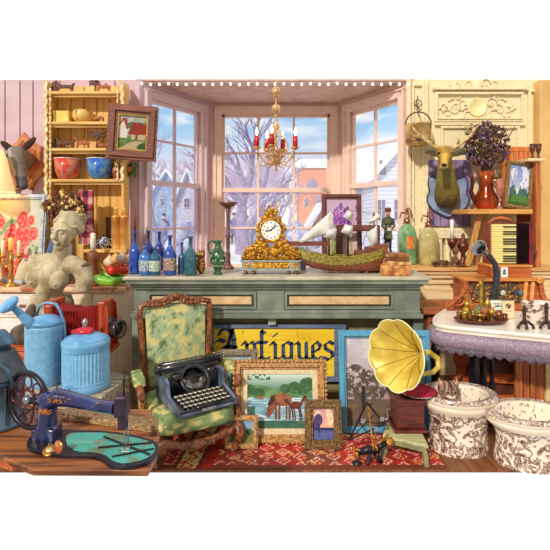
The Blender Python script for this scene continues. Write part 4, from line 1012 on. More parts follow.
# vegetables
Y=4.42; s=Y/F*1.15
gr=M('gourd_green',(140,206,60),.3,rgb2=(50,130,40),scale=9,coat=.4)
def gourd(pts,label,yy):
    m=MB(); P_=[Vector((XX(a,Y),Y+yy,LT+(b)*s)) for a,b in pts]; m.tube(P_,[1.5*s,3.6*s,4.2*s,4.0*s,3.4*s,1.2*s],12)
    t=T('green_gourd',label,'vegetable',(P_[0].x,Y+yy,LT),'green gourds in the vegetable heap'); t.part('gourd',m,gr); t.part('stem',MB().tube([P_[0],P_[0]+Vector((-1.5*s,0,2*s))],[.8*s,.5*s],6),M('gourd_stem',(90,90,40),.7))
gourd([(97,9),(99,7),(104,4.6),(112,4.0),(119,4.2),(125,6)],'long curved bright green gourd at the front of the vegetable heap',-.05)
gourd([(101,12),(104,9.5),(110,5),(117,5),(124,4.4),(128,5)],'green gourd lying behind the front one under the red peppers',.05)
def pepper(px,zz,label,s=Y/F*1.25):
    x=XX(px,Y); zc=LT+zz*s; m=MB()
    for k in range(4): a=k*PI/2; m.ell((x+math.cos(a)*2*s,Y+math.sin(a)*2*s,zc),(3.6*s,3.6*s,3.8*s),n=10,h=8)
    t=T('red_pepper',label,'vegetable',(x,Y,zc-3.8*s),'red peppers in the heap'); t.part('flesh',blob(m,.0045,2),M('pepper_red',(232,62,30),.2,rgb2=(200,30,20),scale=8,coat=.5)); t.part('stem',MB().tube([(x,Y,zc+3*s),(x+s,Y,zc+6*s)],[.9*s,.6*s],6),M('gourd_stem'))
pepper(112.5,12,'red pepper, left one on the green gourds'); pepper(122,12.5,'red pepper, right one on the green gourds')
def onion(px,zz,c,label,yy=.04,s=Y/F*1.3):
    x=XX(px,Y); zc=LT+zz*s; t=T('onion',label,'vegetable',(x,Y+yy,zc-4*s),'onions in the heap')
    t.part('bulb',MB().lathe([(0,-4*s),(2.6*s,-3.4*s),(4.6*s,-1*s),(4.6*s,1*s),(2.6*s,3.2*s),(.7*s,4.6*s),(.4*s,6*s)],(x,Y+yy,zc),16,flute=.03,nf=8),M('onion_skin_%d'%int(px),c,.35,rgb2=tuple(v*.85 for v in c),scale=20,coat=.3)); t.part('neck',MB().tube([(x,Y+yy,zc+5*s),(x+.5*s,Y+yy,zc+7*s)],[.5*s,.2*s],5),M('dry_neck',(190,150,90),.8))
onion(108,17.5,(246,226,190),'cream onion at the left end of the heap'); onion(114,19.5,(244,186,110),'golden onion with orange skin in the middle of the heap'); onion(121,20.5,(240,206,190),'pale pink onion, topmost of the heap',.02); onion(128,19,(240,190,160),'rosy onion at the right end of the heap')
# ================================================================ statue
Y=3.75; s=Y/F
def V_(px,py,dy=0): p=P(px,py,Y); return Vector((p.x,Y+dy*s,p.z))
t=T('marble_statue','weathered grey marble torso of an armless woman, head turned left','statue',(V_(50,0).x,Y,.70))
m=MB()
m.tube([V_(50,336,2),V_(50,322,2),V_(49,308,1),V_(49,298,0),V_(50,288,0),V_(53,276,1),V_(56,266,1),V_(58,260,1)],[18.5*s,18*s,16*s,15.4*s,17.5*s,20*s,17*s,11*s],22,flat=.68)
# hips
for q in (-1,1): m.ell(V_(50+q*7,334,2),(13*s,12*s,16*s))
# shoulders and arm stumps
m.tube([V_(56,262,2),V_(42,262,1),V_(32,264,0)],[9*s,9*s,9.4*s],14); m.tube([V_(32,263,0),V_(27,270,-1),V_(24,279,-2)],[9.6*s,8.4*s,7.4*s],14)
m.tube([V_(60,262,2),V_(74,265,2),V_(82,270,1)],[9*s,9*s,9*s],14); m.tube([V_(82,269,1),V_(85,280,-1),V_(83,291,-3)],[9.4*s,8.4*s,7.2*s],14)
# breasts
m.ell(V_(41,277,-11),(9.4*s,8.5*s,9.4*s)); m.ell(V_(64,279,-11),(9.4*s,8.5*s,9.4*s)); m.ell(V_(41,280,-19),(1.4*s,1.4*s,1.4*s),n=8,h=6); m.ell(V_(64,282,-19),(1.4*s,1.4*s,1.4*s),n=8,h=6)
m.ell(V_(52,270,-6),(16*s,8*s,8*s))
# neck and head
m.tube([V_(57,268,3),V_(60,260,2),V_(62,251,1),V_(63,243,1)],[16*s,10.5*s,8.6*s,8.4*s],16)
hc=V_(65,230.5,0); hrot=Euler((R(8),R(5),R(-15))).to_matrix().to_4x4()
X=Matrix.Translation(hc)@hrot@Matrix.Scale(1.1,4)
m.xf(X)
m.ell((0,2*s,2*s),(10.2*s,12*s,13*s)); m.ell((0,-4*s,-5*s),(8.4*s,7.4*s,11.5*s)); m.ell((0,-7.5*s,-14*s),(4.4*s,3.8*s,3.6*s))
m.tube([(0,-11*s,2.5*s),(0,-12.6*s,-1.5*s),(0,-14.4*s,-5.2*s)],[1.5*s,1.6*s,2.1*s],8); m.ell((0,-12.4*s,-5.6*s),(2.6*s,1.6*s,1.2*s),n=10,h=6)
m.ell((0,-11.4*s,-8.8*s),(3.2*s,1.5*s,.9*s),n=10,h=6); m.ell((0,-11.2*s,-10.4*s),(2.7*s,1.6*s,1*s),n=10,h=6)
for q in (-1,1):
    m.tube([(q*1.6*s,-10.8*s,3*s),(q*4.4*s,-10.6*s,3.6*s),(q*7.4*s,-8.2*s,2.4*s)],[1*s,1.1*s,.9*s],7); m.ell((q*4.2*s,-9.4*s,.2*s),(2.1*s,1.5*s,1.3*s),n=10,h=6)
    m.ell((q*6*s,-7.6*s,-5*s),(3*s,2.6*s,3.6*s),n=10,h=8)
m.xf()
stone=M('weathered_marble',(208,194,158),.6,rgb2=(156,140,106),scale=7,bump=.2,lo=.4,hi=.6)
t.part('body',blob(m,.0052,2),stone)
m=MB().xf(X)
m.ell((0,5.5*s,6.5*s),(11.6*s,12*s,11*s)); m.ell((0,17*s,-1*s),(6.5*s,6*s,6*s)); rd=random.Random(3)
for q in (-1,1):
    for k in range(6):
        pts=[]
        for i in range(9):
            u=i/8; a=u*2.3; rr=11.2+.8*math.sin(u*14+k*2)
            pts.append((q*math.sin(.25+a*.62)*rr*s*(1-.02*k),(-math.cos(a*.85+.15)*10.6+3.5+k*1.7)*s,(10.5+k*1.3-u*(12-k*1.2)+.8*math.sin(u*12+k))*s))
        m.tube(pts,[1.7*s]*9,7)
for k in range(7): a=k*.9; m.ell((math.cos(a)*3*s,(18+math.sin(a)*3)*s,(-1+math.sin(a*2)*3)*s),3*s,n=10,h=8)
t.part('carved_hair',blob(m,.0055,1),stone)
m=MB()
for a,b,c in ((24,280,-2),(83,292,-3)): pass
t.part('drapery',MB().lathe([(26*s,0),(24*s,8*s),(22*s,20*s),(19.5*s,27*s)],(V_(50,0).x,Y+2*s,.70),28,sy=.75,flute=.06,nf=11),stone)
single('stone_pedestal',MB().box(V_(50,0).x-.2,V_(50,0).x+.2,Y-.17,Y+.2,0,.70),'grey stone block carrying the marble statue behind the watering can','pedestal',(V_(50,0).x,Y,0),M('grey_stone_block',(176,164,140),.8,rgb2=(130,120,100),scale=8,bump=.3),bev=.01)
# ================================================================ bellows camera
Y=3.30; s=Y/F
def K_(px,py,dy=0): p=P(px,py,Y); return Vector((p.x,Y+dy*s,p.z))
cz=K_(0,349).z
t=T('bellows_camera','antique wooden folding camera with red pleated bellows and brass lens','camera',(K_(86,0).x,Y,cz))
rw=wood('red_mahogany',(196,78,36),(140,44,24),'z',9,.3)
t.part('bed',MB().box(K_(51,0).x,K_(116,0).x,Y-14*s,Y+14*s,cz,cz+3*s),rw,bev=.004)
def frame3(x,w,z0,z1,y0,y1,th):
    m=MB(); m.box(x,x+w,y0,y1,z0,z0+th); m.box(x,x+w,y0,y1,z1-th,z1); m.box(x,x+w,y0,y0+th,z0+th,z1-th); m.box(x,x+w,y1-th,y1,z0+th,z1-th); return m
m=frame3(K_(51,0).x,8*s,cz+3*s,K_(0,299).z,Y-14*s,Y+14*s,4*s); t.part('rear_standard',m,rw,bev=.004)
m=MB(); m.box(K_(103,0).x,K_(109,0).x,Y-13*s,Y+13*s,cz+3*s,K_(0,300).z); t.part('front_standard',m,rw,bev=.004)
m=MB()
for yy in (-13,11): m=MB(); m.prism([(K_(109,0).x,cz+3*s),(K_(114,0).x,cz+3*s),(K_(113,0).x,K_(0,318).z),(K_(112,0).x,K_(0,304).z),(K_(109,0).x,K_(0,302).z)],Y+yy*s,Y+(yy+2)*s); t.part('side_bracket',m,rw,bev=.002)
bel=M('red_bellows',(186,54,42),.6,rgb2=(160,40,34),scale=12); m=MB(); n=31; vs=[];fs=[]
for j in range(n):
    u=j/(n-1); px=58+45*u; r=1.0 if j%2 else .78; hw=(12-1*u)*s*r; z0=cz+(5+2*math.sin(PI*u))*s; z1=K_(0,303+4*math.sin(PI*u)+1*u).z; zc=(z0+z1)/2; hz=(z1-z0)/2*(1 if j%2 else .84)
    x=K_(px,0).x; vs+=[(x,Y-hw,zc-hz),(x,Y+hw,zc-hz),(x,Y+hw,zc+hz),(x,Y-hw,zc+hz)]
for j in range(n-1):
    for k in range(4): k2=(k+1)%4; fs.append((j*4+k,j*4+k2,(j+1)*4+k2,(j+1)*4+k))
m.add(vs,fs); t.part('bellows',m,bel)
lc=Vector((K_(110,0).x,Y-3*s,K_(0,327).z)); Rl=Euler((0,R(90),0)).to_matrix()
m=MB().lathe([(11*s,0),(11*s,2*s),(8*s,3*s),(7.4*s,8*s),(8.4*s,9*s),(8.4*s,11*s),(9.4*s,13*s),(9.2*s,15*s),(7.6*s,15*s),(7*s,12*s)],lc,24,rot=Euler((R(0),R(90),R(-24))).to_matrix()); lo=t.part('lens',m,M('dark_lens_brass',(96,84,80),.25,.6,rgb2=(50,42,44),scale=30))
t.part('lens_glass',MB().lathe([(7.4*s,11*s),(5*s,12.4*s),(0,13*s)],lc,20,rot=Euler((R(0),R(90),R(-24))).to_matrix()),M('black_gloss'),parent=lo)
tw=wood('tripod_wood',(170,110,60),(110,64,34),'z',9)
t=T('wooden_tripod','brown wooden tripod under the red bellows camera','tripod',(K_(86,0).x,Y,0)); xc=K_(84,0).x
t.part('head',MB().lathe([(13*s,0),(13*s,5*s)],(xc,Y,cz-5*s),18),tw,bev=.003)
for dx,dy in ((-.2,.0),(.22,.02),(0,.26)): t.part('leg',MB().tube([(xc+dx*.3,Y+dy*.3,cz-4*s),(xc+dx,Y+dy,.01)],[.016,.013],8),tw)
# ================================================================ crate, sack, bench stool and cans
bx=XX(27,3.2)
t=T('orange_crate','orange painted wooden crate standing at the left behind the watering can','crate',(bx,3.2,0)); ow=wood('orange_crate_wood',(226,110,50),(180,72,34),'x',8)
zt=ZZ(347,3.2); 
for k in range(5): z0=zt*k/5; t.part('slat',MB().box(bx-.13,bx+.13,3.1,3.12,z0+.006,zt*(k+1)/5-.006),ow,bev=.003)
for q in (-1,1): t.part('side',MB().box(bx+q*.13-.012,bx+q*.13+.012,3.11,3.38,0,zt),ow)
t.part('lid',MB().box(bx-.14,bx+.14,3.1,3.4,zt,zt+.02),ow,bev=.004)
m=MB()
for a,b,c,r in ((0,0,.06,.09),(.03,.02,.12,.07),(-.05,.01,.05,.08),(.02,0,.2,.045),(.03,.01,.25,.03)): m.ell((bx-.02+a,3.24+b,zt+.02+c),r)
b=blob(m,.012,5); 
single('cloth_sack',b,'dark grey brown cloth sack on the orange crate','sack',(bx,3.24,zt+.02),M('dark_sacking',(110,96,76),.9,rgb2=(70,60,52),scale=12,bump=.5))
TZ=.46
def G(px,py,z): Yg=YZ(py,z); return (XX(px,Yg),Yg)
t=T('wooden_stool','low weathered grey wooden stool carrying the two blue cans','stool',(G(90,382,TZ)[0],3.0,0))
gwd=wood('grey_weathered_wood',(196,184,160),(130,116,98),'x',7,.7,.5)
poly=[G(102,396,TZ),G(131,376,TZ),G(98,366,TZ),(XX(30,3.25),3.25),(XX(24,2.95),2.95)]
m=MB().slab(poly,TZ-.045,TZ); t.part('stool_top',m,gwd,bev=.005)
m=MB().slab([(a*.96+.04*-1.3,b*.97+.03*3.08) for a,b in poly],TZ-.11,TZ-.045); t.part('apron',m,gwd)
for a,b in ((-1.72,3.0),(-1.16,2.93),(-1.05,3.12),(-1.66,3.2)): t.part('leg',MB().box(a-.025,a+.025,b-.025,b+.025,0,TZ-.045),gwd,bev=.004)
blue=M('powder_blue_enamel',(122,182,224),.35,rgb2=(84,146,196),scale=7,bump=.1); blued=M('blue_enamel_worn',(132,190,228),.4,rgb2=(112,172,214),scale=40,lo=.35,hi=.6)
Y=3.06; s=Y/F; x=XX(44.5,Y)
t=T('watering_can','tall powder blue watering can with large round rose spout, upper left of pair','watering can',(x,Y,TZ))
h=ZZ(324,Y)-TZ; prof=[(17*s,0),(17.6*s,.6*s)]
for k in range(24): z=h*(.03+.9*k/24); prof+=[(17.0*s,z),(18.0*s,z+h*.018)]
prof+=[(17.4*s,h*.95),(18*s,h*.97),(17*s,h)]
t.part('body',MB().lathe(prof,(x,Y,TZ),32),blued)
t.part('half_lid',MB().lathe([(17.4*s,h),(16*s,h+4*s),(10*s,h+8*s),(3*s,h+9.6*s),(0,h+10*s)],(x+.5*s,Y,TZ),26),blue)
def q_(px,py,dy=0): p=P(px,py,Y); return Vector((p.x,Y+dy*s,p.z))
t.part('spout',MB().tube([q_(40,326,-10),q_(34,317,-13),q_(27,308,-16),q_(23,303,-18)],[6.4*s,4.6*s,3.6*s,3*s],14),blue)
hd=q_(23,304,-18); dr=Vector((-.45,-.5,.74)).normalized(); M3=dr.to_track_quat('Z','Y').to_matrix()
t.part('rose',MB().lathe([(3*s,-1*s),(8.6*s,2.4*s),(10*s,4*s),(10*s,6*s),(9*s,7*s),(0,8*s)],hd,22,rot=M3),blue)
t.part('handle',MB().tube([q_(34,318,4),q_(38,306,4),q_(44,303.5,4),q_(54,304.5,4),q_(58,311,4),q_(62,322,4),q_(63.5,340,4),q_(62,348,4)],[2*s]*8,10,flat=.55),blue)
Y=2.97; s=Y/F; x=XX(86,Y); h=ZZ(342,Y)-TZ
t=T('lidded_can','round ribbed powder blue can with conical lid and red cap','can',(x,Y,TZ))
prof=[(21.5*s,0),(22.6*s,1*s),(22.6*s,6*s),(21.8*s,7*s)]
t.part('base_band',MB().lathe([(21.5*s,0),(22.6*s,1*s),(23*s,6*s),(22*s,8*s),(22.6*s,9*s),(21.8*s,10*s)],(x,Y,TZ),40),blue)
t.part('ribbed_wall',MB().lathe([(21.8*s,9*s),(21.8*s,h-6*s)],(x,Y,TZ),320,flute=.022,nf=40,cap=False),blued)
t.part('top_band',MB().lathe([(21.8*s,h-7*s),(22.8*s,h-5*s),(22*s,h-3.5*s),(22.9*s,h-2*s),(22.9*s,h+2*s),(22*s,h+3*s)],(x,Y,TZ),40),blue)
t.part('lid',MB().lathe([(22.6*s,h+2*s),(20*s,h+5*s),(9*s,h+9.5*s),(6*s,h+10*s)],(x,Y,TZ),40),blue)
rp_=M('red_cap_enamel',(222,50,66),.3,rgb2=(180,30,50),scale=30)
m=MB().lathe([(8*s,h+9*s),(8.6*s,h+10*s),(8.6*s,h+13*s),(6*s,h+14*s),(3*s,h+15*s)],(x-1*s,Y,TZ),20,flute=.04,nf=14); m.cbox((x-2*s,Y-6*s,TZ+h+12*s),(19*s,3*s,3*s)); co_=t.part('cap',m,rp_)
t.part('cap_knob',MB().lathe([(3*s,h+14*s),(2.2*s,h+17*s),(3.4*s,h+20*s),(1.6*s,h+23*s),(0,h+24*s)],(x-1*s,Y,TZ),14),M('grey_knob',(170,170,176),.3,.6),parent=co_)
# ================================================================ work bench with sewing machine
BZ=.75
m=MB(); m.slab([(-3.3,2.82),(-1.78,2.82),(-1.12,1.35),(-3.3,1.35)],-.03,0); struct('floor_wing',m,wood('floor_boards',(150,96,58),(104,60,36),'y',5))
bt=wood('bench_top_wood',(176,108,56),(78,42,24),'x',9,.45,.5)
t=T('work_bench','dark worn wooden work bench top carrying the blue sewing machine','bench',(-1.3,1.75,0))
poly=[G(0,455.5,BZ),G(33,469.5,BZ),G(148,470,BZ),G(157,455,BZ),G(160,432,BZ),(XX(150,1.93),1.93),(-2.3,1.93),(-2.3,2.25)]
poly=[poly[0],poly[1],poly[2],poly[3],poly[4],poly[5],(-2.3,2.02),(-2.3,2.25-.0)]
a=Vector(G(0,455.5,BZ)); b=Vector(G(33,469.5,BZ)); d=(a-b); e=a+d*5
e=a+d*2; poly=[tuple(a),tuple(b),G(148,470,BZ),G(157,455,BZ),G(160,432,BZ),(XX(150,1.97),1.97),(-2.2,1.97),(-2.2,1.8),tuple(e)]
t.part('bench_top',MB().slab(poly,BZ-.022,BZ),bt,bev=.003)
nrm=Vector((-d.y,d.x)).normalized()
if nrm.y<0: nrm=-nrm
o1=b+d*.7+nrm*.012; o2=e+nrm*.012
m=MB().slab([tuple(o1),tuple(o2),tuple(o2+nrm*.02),tuple(o1+nrm*.02)],BZ-.05,BZ-.022); t.part('apron',m,wood('orange_apron_wood',(206,104,50),(150,60,30),'x',8))
for a_,b_ in ((-1.22,1.82),(-2.1,1.9),(-2.1,2.15-.25),(-1.28,1.9)): pass
for a_,b_ in ((-1.2,1.72),(-1.35,1.93),(-2.1,1.93)): t.part('leg',MB().box(a_-.03,a_+.03,b_-.03,b_+.03,0,BZ-.022),bt,bev=.004)
# plank block behind the machine
p0=G(62,420,BZ);p1=G(156,434,BZ);p2=G(159,426,BZ);p3=G(66,411,BZ)
single('grindstone_block',MB().slab([p0,p1,p2,p3],BZ,BZ+.028),'long rough grainy brown block lying behind the sewing machine','block',((p0[0]+p1[0])/2,1.8,BZ),M('grainy_brown_stone',(206,170,120),.9,rgb2=(120,86,60),scale=160,bump=.6),bev=.004)
navy=M('navy_japanning',(34,48,112),.16,rgb2=(16,22,66),scale=6,coat=.8); blackm=M('black_iron',(38,34,44),.35,.3,rgb2=(24,20,28),scale=20); goldp=M('gold_decal',(226,160,50),.35,.4,rgb2=(190,80,40),scale=120)
BP=BZ+.014
t=T('sewing_machine','antique navy blue hand crank sewing machine with gold decals and teal plate','sewing machine',(*G(60,440,BZ),BZ))
ol=[(26,444),(28,438),(36,434),(62,428),(80,430),(104,430),(133,434),(155,440),(160,447),(157,456),(145,463),(126,467),(110,465),(102,458),(92,455),(74,455),(50,453),(31,450)]
pl=[G(a,b,BP) for a,b in ol]
def smoothpoly(p,n=2):
    for _ in range(n):
        q=[]
        for i in range(len(p)): a=p[i];b=p[(i+1)%len(p)]; q+= [(a[0]*.75+b[0]*.25,a[1]*.75+b[1]*.25),(a[0]*.25+b[0]*.75,a[1]*.25+b[1]*.75)]
        p=q
    return p
sp_=smoothpoly(pl); t.part('bed',MB().slab(sp_,BZ,BP),blackm,bev=.003)
cxp=sum(p[0] for p in sp_)/len(sp_); cyp=sum(p[1] for p in sp_)/len(sp_)
tl=[(66,434),(80,433),(104,433),(131,437),(151,442),(156,448),(153,455),(143,460.5),(126,464),(113,462),(106,455),(92,452),(76,452),(66,446)]
tp=smoothpoly([G(a,b,BP) for a,b in tl])
t.part('cloth_plate',MB().slab(tp,BP,BP+.003),M('teal_mother_of_pearl',(70,190,180),.15,rgb2=(120,140,110),scale=22,metal=.2,coat=.7,lo=.4,hi=.56),bev=.001)
for pa,pb in (((104,438),(150,456)),((98,449),(152,444)),((112,458),(154,450))):
    a=G(*pa,BP);b=G(*pb,BP); t.part('plate_rail',MB().bar((a[0],a[1],BP+.005),(b[0],b[1],BP+.005),.006,.005),blackm)
Ym=1.71
def W_(px,py,Yq): p=P(px,py,Yq); return p
# pillar + arm as one casting
m=MB()
m.tube([W_(47,438,1.70),W_(47,425,1.70),W_(48,408,1.70),W_(50,401,1.70),W_(57,397,1.69),W_(70,399,1.68),W_(95,405,1.645),W_(116,408,1.61)],[.042,.036,.034,.036,.034,.029,.023,.024],16)
m.ell(W_(47,399,1.70),(.036,.034,.032)); m.cbox(W_(47,432,1.70),(.085,.07,.045))
b=blob(m,.0035,3); o=t.part('casting',b,navy)
m=MB(); m.cbox(W_(122,405,1.60),(.046,.05,.075)); m.cbox(W_(123,420,1.60),(.03,.036,.06)); ho=t.part('head',m,M('dark_plum_metal',(70,54,70),.3,.4,rgb2=(40,32,50),scale=14),bev=.006)
m=MB().tube([W_(124,372,1.60),W_(124,396,1.60)],.0035,8); m.lathe([(.006,0),(.006,.012)],W_(124,382,1.60),10); t.part('tension_rod',m,blackm,parent=ho)
st=M('steel',(170,176,186),.2,.8)
t.part('needle_bar',MB().tube([W_(124,424,1.60),W_(125,447,1.60)],.0028,8),st,parent=ho); m=MB().tube([W_(128,420,1.60),W_(128,444,1.60)],.003,8); m.cbox(W_(126,448,1.60),(.03,.012,.005)); t.part('presser_foot',m,st,parent=ho)
for px,y0,y1 in ((57,377,395),(69,389,402)): t.part('spool_pin',MB().tube([W_(px,y0,1.69),W_(px,y1+3,1.69)],.0018,6),blackm)
# gold decals along the arm, raised enamel
m=MB(); rd=random.Random(6)
for (px,py,Yq,n_,w_) in ((44,412,1.660,60,7),(56,401,1.650,36,9),(76,401,1.650,50,11),(100,406,1.618,34,8)):
    for k in range(n_): a=rd.uniform(0,6.3); r=rd.uniform(0,1); p=W_(px+math.cos(a)*r*w_,py+math.sin(a)*r*3.4,Yq); m.tube([p,p+Vector((rd.uniform(-.006,.006),0,rd.uniform(-.004,.004))),p+Vector((rd.uniform(-.01,.01),0,rd.uniform(-.005,.005)))],.0011,4)
t.part('gold_ornament',m,goldp,kind='stuff')
# balance wheel
wc=W_(28,400,1.735); Rw=Euler((R(90),0,R(-24))).to_matrix().to_4x4(); X=Matrix.Translation(wc)@Rw
m=MB().xf(X); rr=.105
m.tube([(math.cos(a*PI/24)*rr,math.sin(a*PI/24)*rr,0) for a in range(48)],.0105,10,closed=True)
wo=t.part('balance_wheel',m,blackm)
m=MB().xf(X); m.tube([(math.cos(a*PI/18)*rr*.36,math.sin(a*PI/18)*rr*.36,0) for a in range(36)],.005,8,closed=True)
for k in range(8):
    a=k*PI/4; q=[]
    for i in range(16): an=i/15*2*PI; q.append(((rr*.66+rr*.22*math.cos(an))*math.cos(a)-rr*.2*math.sin(an)*math.sin(a),(rr*.66+rr*.22*math.cos(an))*math.sin(a)+rr*.2*math.sin(an)*math.cos(a),0))
    m.tube(q,.0038,6)
t.part('wheel_spokes',m,M('dark_red_iron',(110,50,50),.3,.3,rgb2=(60,34,44),scale=20),parent=wo)
m=MB().xf(X); m.lathe([(.016,-.025),(.02,-.01),(.02,.012),(.012,.018),(0,.02)],(0,0,0),16); t.part('hub',m,st,parent=wo)
t.part('wheel_shaft',MB().tube([wc,W_(44,402,1.71)],.013,12),blackm)
# pocket watch
wx,wy=G(48,456,BZ); t=T('pocket_watch','open pocket watch with cream dial and copper lid beside the machine','pocket watch',(wx,wy,BZ))
cop=M('copper',(216,140,90),.25,.6,rgb2=(180,100,60),scale=20)
X=Matrix.Translation((wx,wy+.01,BZ+.012))@Euler((R(28),0,0)).to_matrix().to_4x4()
m=MB().xf(X).lathe([(.018,-.004),(.022,0),(.022,.005),(.019,.007)],(0,0,0),24); t.part('case',m,M('bright_brass'))
m=MB().xf(X).lathe([(.018,.0065),(0,.0075)],(0,0,0),24); do=t.part('dial',m,M('cream_dial',(240,228,180),.4,rgb2=False))
m=MB().xf(X)
for k in range(12): a=k*PI/6; m.cbox((math.cos(a)*.014,math.sin(a)*.014,.0082),(.0035,.0012,.0008),rot=(0,0,a))
m.cbox((.004,.003,.0082),(.011,.001,.0008),rot=(0,0,.7)); m.cbox((-.003,.003,.0082),(.008,.0012,.0008),rot=(0,0,2.2)); t.part('dial_marks',m,M('black_gloss'),parent=do)
X=Matrix.Translation(P(58.5,447,1.57))@Euler((R(80),R(10),R(-25))).to_matrix().to_4x4(); m=MB().xf(X).lathe([(.02,-.002),(.022,0),(.02,.003),(0,.004)],(0,0,0),24); t.part('lid',m,cop)
t.part('hinge',MB().tube([(wx+.018,wy+.012,BZ+.012),(wx+.03,wy+.02,BZ+.008),tuple(P(58,452,1.57))],.003,6),cop)
# lantern at the left edge
lx,ly=G(1,424,BZ); s=ly/F*.97
t=T('storm_lantern','blue grey metal storm lantern with hooped handle at the left edge','lantern',(lx,ly,BZ))
lm=M('blue_grey_tin',(92,122,148),.3,.4,rgb2=(50,70,92),scale=8)
t.part('fuel_base',MB().lathe([(22*s,0),(23.4*s,1*s),(23.4*s,5*s),(22*s,6*s),(22*s,44*s),(23.4*s,45*s),(23.4*s,49*s)],(lx,ly,BZ),28),lm)
t.part('hood',MB().lathe([(24*s,49*s),(24.4*s,51*s),(22*s,56*s),(18*s,66*s),(14*s,74*s),(12*s,77*s)],(lx,ly,BZ),28),M('dark_slate_tin',(84,96,104),.4,.3,rgb2=(50,58,66),scale=12))
t.part('chimney_cap',MB().lathe([(9*s,76*s),(9*s,82*s),(14*s,83*s),(13.6*s,86*s),(8*s,92*s),(4*s,97*s),(0,98*s)],(lx,ly,BZ),24),lm)
m=MB()
for k in range(7): a_=-PI/2+(k-3)*.36; m.bar((lx+math.cos(a_)*22.6*s,ly+math.sin(a_)*22.6*s,BZ+6*s),(lx+math.cos(a_)*22.6*s,ly+math.sin(a_)*22.6*s,BZ+44*s),1.4*s,1.4*s,up=(0,1,0))
t.part('raised_rib',m,M('dark_slate_tin'),kind='stuff')
t.part('handle',MB().tube([(lx+math.cos(a)*25*s,ly-22*s,BZ+(48+math.sin(a)*24)*s) for a in [PI*i/12-.2 for i in range(15)]],1.5*s,8),lm)
# ================================================================ rug
def rug(u,v):
    x=-.72+1.80*u; y=2.83+.60*v; k=x-.12*(y-2.83)
    base=mix((196,62,46),(160,40,34),fbm(x*30,y*30,2))
    if -.62<k<-.50:
        c=(236,206,140); a=math.sin(y*60)*.03; 
        if abs(k+.56-a)<.012 or vn(x*70,y*70,5)>.72: c=(186,60,40)
        return c
    if abs(k+.635)<.012 or abs(k+.485)<.012: return (110,50,40)
    if -.47<k<-.40: return (176,46,34)
    if v<.06: return (120,60,44)
    g=.11; cx=(x/g)%1-.5; cy=(y/g+ (int(x//g)%2)*.5)%1-.5; r=math.hypot(cx,cy); a=math.atan2(cy,cx)
    pal=mix(base,(132,70,50),1 if (x>.18 and x<.42) else (.6 if -.38<x<-.1 else 0))
    if abs(r-.30-.07*math.cos(4*a))<.05: return (240,190,170) if vn(x*40,y*40,3)>.35 else (222,76,60)
    if r<.13+.04*math.cos(4*a): return (222,80,50) if r>.06 else (240,200,120)
    if abs(cx)+abs(cy)>.9: return (60,90,80)
    if fbm(x*22,y*22,8)>.66: return (226,150,80)
    return pal
t=T('floor_rug','red patterned oriental rug with cream and coral motifs on the floor','rug',(0.18,2.83,.0)); t.loc=Vector((0,0,0))
n1,n2=200,70; m=MB(); vs=[(-.9+1.8*i/n1,.6*j/n2,.008) for j in range(n2+1) for i in range(n1+1)]
fs=[(j*(n1+1)+i,j*(n1+1)+i+1,(j+1)*(n1+1)+i+1,(j+1)*(n1+1)+i) for j in range(n2) for i in range(n1)]
m.add(vs,fs); 
m.box(-.9,.9,0,.6,.001,.0075); o=t.part('pile',m); colour(o,lambda v: rug((v.x+.9)/1.8,v.y/.6),(0,0,0))
# ================================================================ Antiques sign
Y=3.90; s=Y/F
t=T('antiques_sign','yellow shop sign with blue gothic lettering Antiques in a grey blue frame','sign',(XX(275,Y),Y,ZZ(381,Y)))
sb=wood('grey_blue_frame',(116,134,164),(84,100,130),'x',9); yel=wood('yellow_sign_board',(255,226,60),(246,200,36),'x',6,.55,.2)
x0,x1,z0,z1=XX(205,Y),XX(346,Y),ZZ(381,Y),ZZ(324,Y)
m=MB(); m.box(x0,x1,Y-.02,Y+.03,z1-4*s,z1); m.box(x0,x1,Y-.02,Y+.03,z0,z0+5*s); m.box(x0,x0+9*s,Y-.02,Y+.03,z0+5*s,z1-4*s); m.box(x1-12*s,x1,Y-.02,Y+.03,z0+5*s,z1-4*s); t.part('frame',m,sb,bev=.004)
m=MB()
for k in range(4): a=z0+4*s+(z1-z0-8*s)*k/4; m.box(x0+8*s,x1-11*s,Y-.003,Y+.02,a+.001,a+(z1-z0-8*s)/4-.001)
bo=t.part('board',m,yel,bev=.0015)
m=MB(); rd=random.Random(9)
for k in range(16):
    px=rd.uniform(222,326); py=rd.choice([rd.uniform(329,336),rd.uniform(340,372)]); L=rd.uniform(3,9); m.tube([(XX(px,Y),Y-.004,ZZ(py,Y)),(XX(px+rd.uniform(-.8,.8),Y),Y-.004,ZZ(py+L/2,Y)),(XX(px+rd.uniform(-.6,.6),Y),Y-.004,ZZ(py+L,Y))],[.0006,.0016,.0005],4)
t.part('crack',m,M('crack_brown',(120,80,20),.8),parent=bo,kind='stuff')
inkb=M('blackletter_blue',(66,86,118),.55,rgb2=(50,64,96),scale=20)
NA=R(38)
def stroke(m,pts,w,X0,B,sc):
    nx,ny=math.cos(NA)*w/2,math.sin(NA)*w/2; th=.035
    for a,b in zip(pts,pts[1:]):
        P4=[]
        for (px_,py_) in (a,b):
            for sg in (-1,1):
                for q in (-1,1): P4.append((px_+sg*nx+q*(-math.sin(NA))*th,py_+sg*ny+q*math.cos(NA)*th))
        # convex hull
        P4=sorted(set(P4)); 
        def half(ps):
            h=[]
            for p in ps:
                while len(h)>1 and (h[-1][0]-h[-2][0])*(p[1]-h[-2][1])-(h[-1][1]-h[-2][1])*(p[0]-h[-2][0])<=0: h.pop()
                h.append(p)
            return h
        lo=half(P4);hi=half(P4[::-1]); hull=lo[:-1]+hi[:-1]
        m.prism([((XX(X0,Y)+p[0]*sc*s),(ZZ(B,Y)+p[1]*sc*s)) for p in hull],Y-.006,Y-.003)
